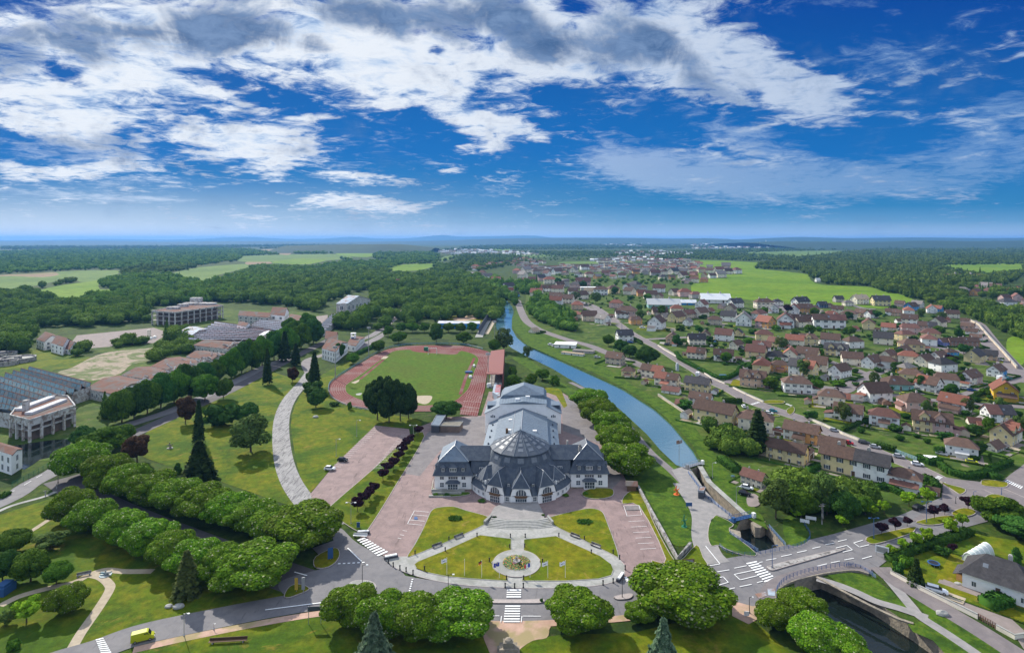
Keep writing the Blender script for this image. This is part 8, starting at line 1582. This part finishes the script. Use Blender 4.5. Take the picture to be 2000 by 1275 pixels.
hedge('R', [(560,560),(760,470),(1000,400),(1190,335)], 3.0, 1.8, 'long low hedge below the row of young maples'); hedge('R', [(1320,920),(1400,900),(1480,880)], 4, 2.2, 'thick hedge before the hip-roofed house'); hedge('C', [(1600,880),(1690,885)], 5, 2.0, 'rounded hedge on the grass island'); hedge('C', [(1010,900),(1110,940),(1140,1000)], 2.4, 2.4, 'hedge behind the white hipped house at the junction')
hedge('C', [(600,975),(700,975),(830,1040)], 2.2, 1.8, 'hedge in front of the white hipped house at the junction'); hedge('C', [(0,830),(100,790)], 3, 2, 'hedge on the lawn left of the long terrace'); hedge('A', [(250,480),(350,540)], 2.4, 2, 'hedge beside the white dark-roofed house'); hedge('T', [(530,240),(680,170),(740,130)], 4, 2, 'bright hedge bank behind the track fence')
hedge('D', [(360,600),(530,650)], 2.6, 2.2, 'dark hedge right of the twin-gabled villa'); hedge('D', [(1480,1060),(1700,960)], 2.4, 2, 'hedge on the street beside the yellow house'); hedge('B', [(1040,640),(1180,740)], 4, 2.4, 'dark purple-green hedge by the lock house'); hedge('I', [(70,1210),(0,1250)], 2, 1, 'low planting on the wall at the left edge')
for c, a, b, z, mat, lab in (('B',(712,705),(862,662),.3,'steel','grey upper lock gate with walkway at the head of the lock'),('4',(985,215),(1145,178),.2,'bluep','blue lower lock gate with walkway above the basin')):
 A, B = [Vector(v) for v in g(c, [a, b])]; C0 = (A+B)/2; rz = atan2((B-A).y, (B-A).x); L = (B-A).length; t = thing('lock_gate', lab, 'lock gate', (C0.x, C0.y, 0), rz)
 mb = MB(); mb.box(-L/2,-.35,-4,L/2,.35,-.1); mb.build('gate_leaf', M['dark_in'], t); mb = MB(); mb.box(-L/2,-.9,z,L/2,.9,z+.15); mb.build('walkway', M[mat], t); mb = MB()
 for e in (-.9, .9):
  mb.tube([(-L/2,e,z+1.1),(L/2,e,z+1.1)], .07, 5); mb.tube([(-L/2,e,z+.6),(L/2,e,z+.6)], .05, 4)
  for k in range(9): mb.tube([(-L/2+L*k/8,e,z),(-L/2+L*k/8,e,z+1.1)], .06, 4)
 mb.build('handrail', M[mat], t)
 for e in (-1, 1): mb = MB(); mb.box(e*L*.45-.5,-1.6,z,e*L*.45+.5,-.6,z+1.5); mb.build('winding_gear', M['white' if e > 0 else mat], t)
for P, lab in (([(975,265),(1060,290),(1065,330),(1020,345),(965,300)], 'old stone pier left of the lower lock gate'),([(1135,225),(1180,200),(1240,215),(1240,245),(1200,262),(1165,258)], 'old stone pier right of the lower lock gate')):
 W_ = g('4', P); O = W_[0]; mb = MB(); mb.prism([(x-O[0], y-O[1]) for x, y in W_], -3, .12); tag(mb.build('stone_pier', M['stone'], None, (O[0], O[1], 0)), lab, 'pier')
W_ = smooth(g('4', [(1262,800),(1262,735),(1310,675),(1400,632),(1500,603),(1650,572),(1820,552),(1920,560),(2000,585)]), False, 5); mb = MB(); strip(mb, W_, 3.4, -.6, .40); tag(mb.build('bridge_footway', M['street']), 'curved pale footway along the canal bridge', 'footway', kind='structure')
mb = MB(); L_ = offs(W_, -1.75); strip(mb, L_, .3, -3.3, .5); o = mb.build('bridge_wall', M['stone']); tag(o, 'curved stone face of the canal bridge', 'bridge')
for q, lab in (([(1165,750),(1240,735),(1250,765),(1195,785)], 'dark blue grate plate left of the bridge footway'),([(1255,712),(1312,712),(1310,765),(1262,760)], 'dark blue grate plate on the bridge footway')):
 W_ = g('4', q); mb = MB(); mb.prism(W_, .40, .46); tag(mb.build('grate_plate', M['bluegrey']), lab, 'grate')
# ================================================================== signs, sculptures, play things
def board(c, x, y, w, h, z, a, mat, lab, cat='sign', legs=2, name='sign_board', pane=None):
 X, Y = g(c, [(x, y)])[0]; t = thing(name, lab, cat, (X, Y, 0), radians(a)); mb = MB(); mb.box(-w/2,-.05,z,w/2,.05,z+h); bd = mb.build('panel', M[mat], t)
 for k in range(legs): xx = (k/(legs-1)-.5)*w*.86 if legs > 1 else 0; mb = MB(); mb.box(xx-.06,.05,0,xx+.06,.15,z+h); mb.build('post', M['wood' if mat == 'wood' else 'steel'], t)
 if pane: mb = MB(); mb.box(-w*.42,-.08,z+h*.15,w*.42,-.052,z+h*.85); mb.build('notice', M[pane], bd)
board('R',497,515,3.2,2.0,1.0,-35,'white','large white billboard at the lane corner', 'billboard', 2, 'billboard', 'paving'); board('4',690,548,2.8,1.4,.9,3,'wood','wooden information board on the dry verge','sign',2,'information_board','bluegrey'); board('4',540,562,.9,.9,1.4,0,'bluep','small blue road sign on the dry verge',legs=1)
board('B',755,1060,2.0,1.2,.8,0,'bluep','blue information board beside the towpath',name='information_board'); board('M',1030,1050,3.2,1.0,3.2,3,'shutter_grey','dark sign board standing on the lawn under the road'); board('M',1375,292,1.0,1.6,.4,0,'bluep','small blue sign at the tip of the plum-tree strip'); board('M',1155,545,1.4,3.0,.6,20,'bluep','blue totem sign under the avenue end',legs=1,name='totem_sign')
board('M',940,810,.8,3.0,1.2,10,'steel','thin grey sign at the lower avenue tip',legs=1); board('M',885,800,.8,3.0,.8,0,'w_yellow','thin yellow-framed post sign at the lower avenue tip',legs=1); board('4',1570,212,3.0,1.0,.5,-20,'white','white barrier left of the birch trunk',name='barrier',cat='barrier'); board('4',1525,232,2.6,1.0,.4,-25,'white','white barrier at the end of the basin railing',name='barrier',cat='barrier')
board('B',668,690,3.0,1.4,9,30,'bluegrey','solar panel on a mast at the lock head',legs=1,name='solar_panel',cat='solar panel'); board('4',1105,905,1.2,1.0,.3,0,'white','small white box at the pink gravel corner',legs=1,name='cable_box',cat='box')
board('K',775,170,0.1,0.1,0,0,'white','small white ticket booth by the track end',legs=1,name='ticket_booth',cat='booth') if 0 else None
for c, x, y, r, h, m_, lab in (('B',642,938,1.1,3.2,'orangep','orange sculpture on the green slope'),('B',712,1225,1.0,3.8,'greenp','green sculpture on the green slope'),('L',835,660,1.6,1.3,'teal','teal play sculpture beside the path bend'),('I',1410,830,1.3,2.6,'stone','small pale statue on the park lawn')):
 X, Y = g(c, [(x, y)])[0]; t = thing('sculpture', lab, 'sculpture', (X, Y, 0)); mb = MB(); mb.lathe([(r,0),(r*.9,.25),(0,.25)], 10); mb.build('base', M['concrete'] if m_ == 'stone' else M[m_], t); mb = MB(); mb.tube([(0,0,.2),(.25*r,0,h*.35),(-.15*r,0,h*.65),(.05,0,h)], r*.42, 8, r1=r*.12); mb.tube([(0,0,h*.5),(r*.8,0,h*.62),(r*1.0,0,h*.8)], r*.2, 6, r1=r*.08); mb.tube([(0,0,h*.5),(-r*.8,0,h*.55),(-r*.9,0,h*.35)], r*.2, 6, r1=r*.08); mb.build('figure', M[m_], t)
X, Y = g('3', [(1085,1180)])[0]; t = thing('monument', 'dark stone monument at the bottom edge on the gravel clearing', 'monument', (X, Y, 0)); mb = MB(); mb.box(-2.4,-1.6,0,2.4,1.6,.9); mb.box(-1.9,-1.2,.9,1.9,1.2,1.9); mb.build('plinth', M['stone'], t); mb = MB(); mb.box(-1.1,-.8,1.9,1.1,.8,3.0); mb.lathe([(.9,3.0),(.7,3.4),(0,3.7)], 10); mb.build('block', M['stone'], t)
X, Y = g('R', [(905,585)])[0]; s = Y/F/4.0475; R = 42*s; t = thing('trampoline', 'round blue trampoline in the garden at lower right', 'trampoline', (X, Y, 0)); mb = MB(); mb.lathe([(R,.75),(R,.9),(R*.78,.92),(R*.78,.8)], 32); mb.build('blue_rim', M['bluep'], t); mb = MB(); mb.lathe([(R*.78,.85),(0,.82)], 32); mb.build('mat', M['black'], t)
for k in range(6): mb = MB(); a = k*pi/3; mb.tube([(cos(a)*R*.95, sin(a)*R*.95, 0), (cos(a)*R*.95, sin(a)*R*.95, .8)], .05, 5); mb.build('leg', M['steel'], t)
A, B, C_, D_ = [Vector(v) for v in g('R', [(1130,545),(1240,600),(1385,515),(1270,460)])]; O = (A+B+C_+D_)/4; t = thing('pool_cover', 'arched translucent pool cover beside the hip-roofed house', 'pool cover', (O.x, O.y, 0)); m1, t1, b1 = bsdf('pool_cover_sheet', (.50,.55,.50), .25); M['poolc'] = m1; mb = MB(); hh = 3.0; n = 12
for i in range(n+1):
 f = i/n; z = hh*sin(pi*f)*.95+.1
 for P_, Q_ in ((A, B), (D_, C_)): v = P_.lerp(Q_, .5-.5*cos(pi*f)); mb.v.append((v.x-O.x, v.y-O.y, z))
mb.f = [(2*i, 2*i+2, 2*i+3, 2*i+1) for i in range(n)]+[tuple(range(0, 2*n+2, 2)), tuple(range(1, 2*n+2, 2))[::-1]]; mb.m = [0]*len(mb.f); shell = mb.build('cover_shell', M['poolc'], t, sm=False); V = list(mb.v); mb = MB()
for k in range(6):
 P_ = [tuple(Vector(V[2*i]).lerp(Vector(V[2*i+1]), k/5)+Vector((0,0,.05))) for i in range(n+1)]; mb.tube(P_, .11, 4)
mb.build('ribs', M['white'], t); sheet('patio', g('R', [(1070,540),(1240,445),(1290,440),(1425,560),(1400,590),(1250,625),(1180,600)]), 'yard', 'paved surround of the pool cover', cat='paving'); sheet('patio', g('R', [(1250,590),(1390,530),(1425,575),(1280,635)]), 'path', 'timber deck beside the pool cover', cat='paving')
for c, x, y, w, d, h, m_, nm, lab in (('A',1105,828,75,18,.8,'bluep','paddling_pool','blue round pool in the big corner garden'),('T',1525,402,70,26,1.2,'bluep','landing_mat','blue covered high-jump mat beside the track'),('T',1572,348,18,22,1.6,'white','equipment_box','white equipment box above the blue mat'),('T',1540,446,26,20,1.6,'white','equipment_box','white equipment box below the blue mat'),('T',1147,205,44,20,3.0,'greenp','tarp_mound','green covered mat hump behind the far goal'),
 ('B',1088,345,60,20,2.2,'white','party_tent','white garden tent at the yellow terrace gable'),('B',1300,495,50,26,1.4,'white','garden_shed','small white shed by the old wall'),('B',1145,778,36,14,.5,'teal','garden_pool','small teal pool on the lock bank'),('L',35,800,90,60,2.6,'bluep','play_frame','blue play frame cut by the left edge'),('T',1705,528,40,16,2.4,'white','ticket_booth','small white booth by the track end'),('T',1770,532,40,16,3.0,'white','ticket_booth','second small white booth by the track end'),
 ('E',820,5,10,4,1,'white','hut','x') if 0 else ('A',680,780,22,18,5,'bluegrey','transformer_box','pale blue transformer box on the canal street')):
 X, Y = g(c, [(x, y)])[0]; s = Y/F/CR[c][2]; a, b = w*s/2, d*s; t = thing(nm, lab, nm.replace('_', ' '), (X, Y, 0)); mb = MB(); mb.prism([(cos(k*pi/8)*a, sin(k*pi/8)*b) for k in range(16)] if m_ in ('bluep','teal','greenp') and nm != 'play_frame' else [(-a,-b),(a,-b),(a,b),(-a,b)], 0, h*.8); mb.build('body', M[m_], t)
 mb = MB(); mb.prism([(-a*.8,-b*.8),(a*.8,-b*.8),(a*.8,b*.8),(-a*.8,b*.8)], h*.8, h); mb.build('top', M['water' if 'pool' in nm else m_], t)
for c, x0, x1, y, h, lab in (('T',1165,1240,240,5.0,'white football goal at the far end of the pitch'),):
 A, B = [Vector(v) for v in g(c, [(x0, y), (x1, y)])]; t = thing('football_goal', lab, 'goal', (A.x, A.y, 0)); L = B.x-A.x; mb = MB(); mb.tube([(0,0,0),(0,0,h),(L,0,h),(L,0,0)], .22, 6); mb.build('frame', M['white'], t); mb = MB(); mb.tube([(0,0,h),(0,4,0),(L,4,0),(L,0,h)], .1, 4); mb.build('net_stays', M['white'], t)
W_ = g('K', [(750,190),(810,190),(800,300),(735,262)]); O = W_[0]; mb = MB(); mb.prism([(x-O[0], y-O[1]) for x, y in W_], 0, 3.4); t = thing('entrance_hut', 'blue-framed entrance hut with red panels by the track end', 'hut', (O[0], O[1], 0)); mb.build('walls', M['bluegrey'], t); mb = MB()
for k in range(4): mb.prism([((W_[0][0]-O[0])*(1-k/4)+(W_[3][0]-O[0])*k/4+e*3+1.2, (W_[0][1]-O[1])*(1-k/4)+(W_[3][1]-O[1])*k/4+f_*2-4) for e, f_ in ((0,0),(1,0),(1,1),(0,1))], 3.4, 3.5)
mb.build('roof_panels', M['redp'], t)
for i, (c, x, y, r, lab) in enumerate((('L',1410,918,1.1,'pale boulder under the olive conifer, right one'),('L',1335,912,.8,'pale boulder under the olive conifer, left one'),('R',972,972,1.2,'pale round boulder on the weedy strip'),('R',1098,735,.8,'grey boulder by the garden drive'),('T',165,797,1.2,'pale flat stone on the lawn inside the drive'))):
 X, Y = g(c, [(x, y)])[0]; v, f = ICO[2]; n = rng.normal(0, .08, (len(v), 1)); vv = v*(1+n)*r*np.array([1.2, .9, .6]); mb = MB(); mb.add([tuple(q) for q in vv+np.array([0, 0, r*.3])], [tuple(int(k) for k in q) for q in f]); tag(mb.build('boulder', M['paving'], None, (X, Y, 0)), lab, 'boulder')
for i, (x, y, h) in enumerate(((1484,482,10),(1496,481,12),(1510,481,8))):
 X, Y = at(x, y); s = Y/F; t = thing('chimney_stack', f'far white factory stack, {ordn(i)} from left on the right skyline', 'chimney', (X, Y, 0)); mb = MB(); mb.tube([(0,0,0),(0,0,h*s)], 1.0*s, 8, r1=.6*s); mb.build('stack', M['white'], t); mb = MB(); mb.box(-3*s,-2*s,0,3*s,2*s,3*s); mb.build('hall', M['w_white'], t)
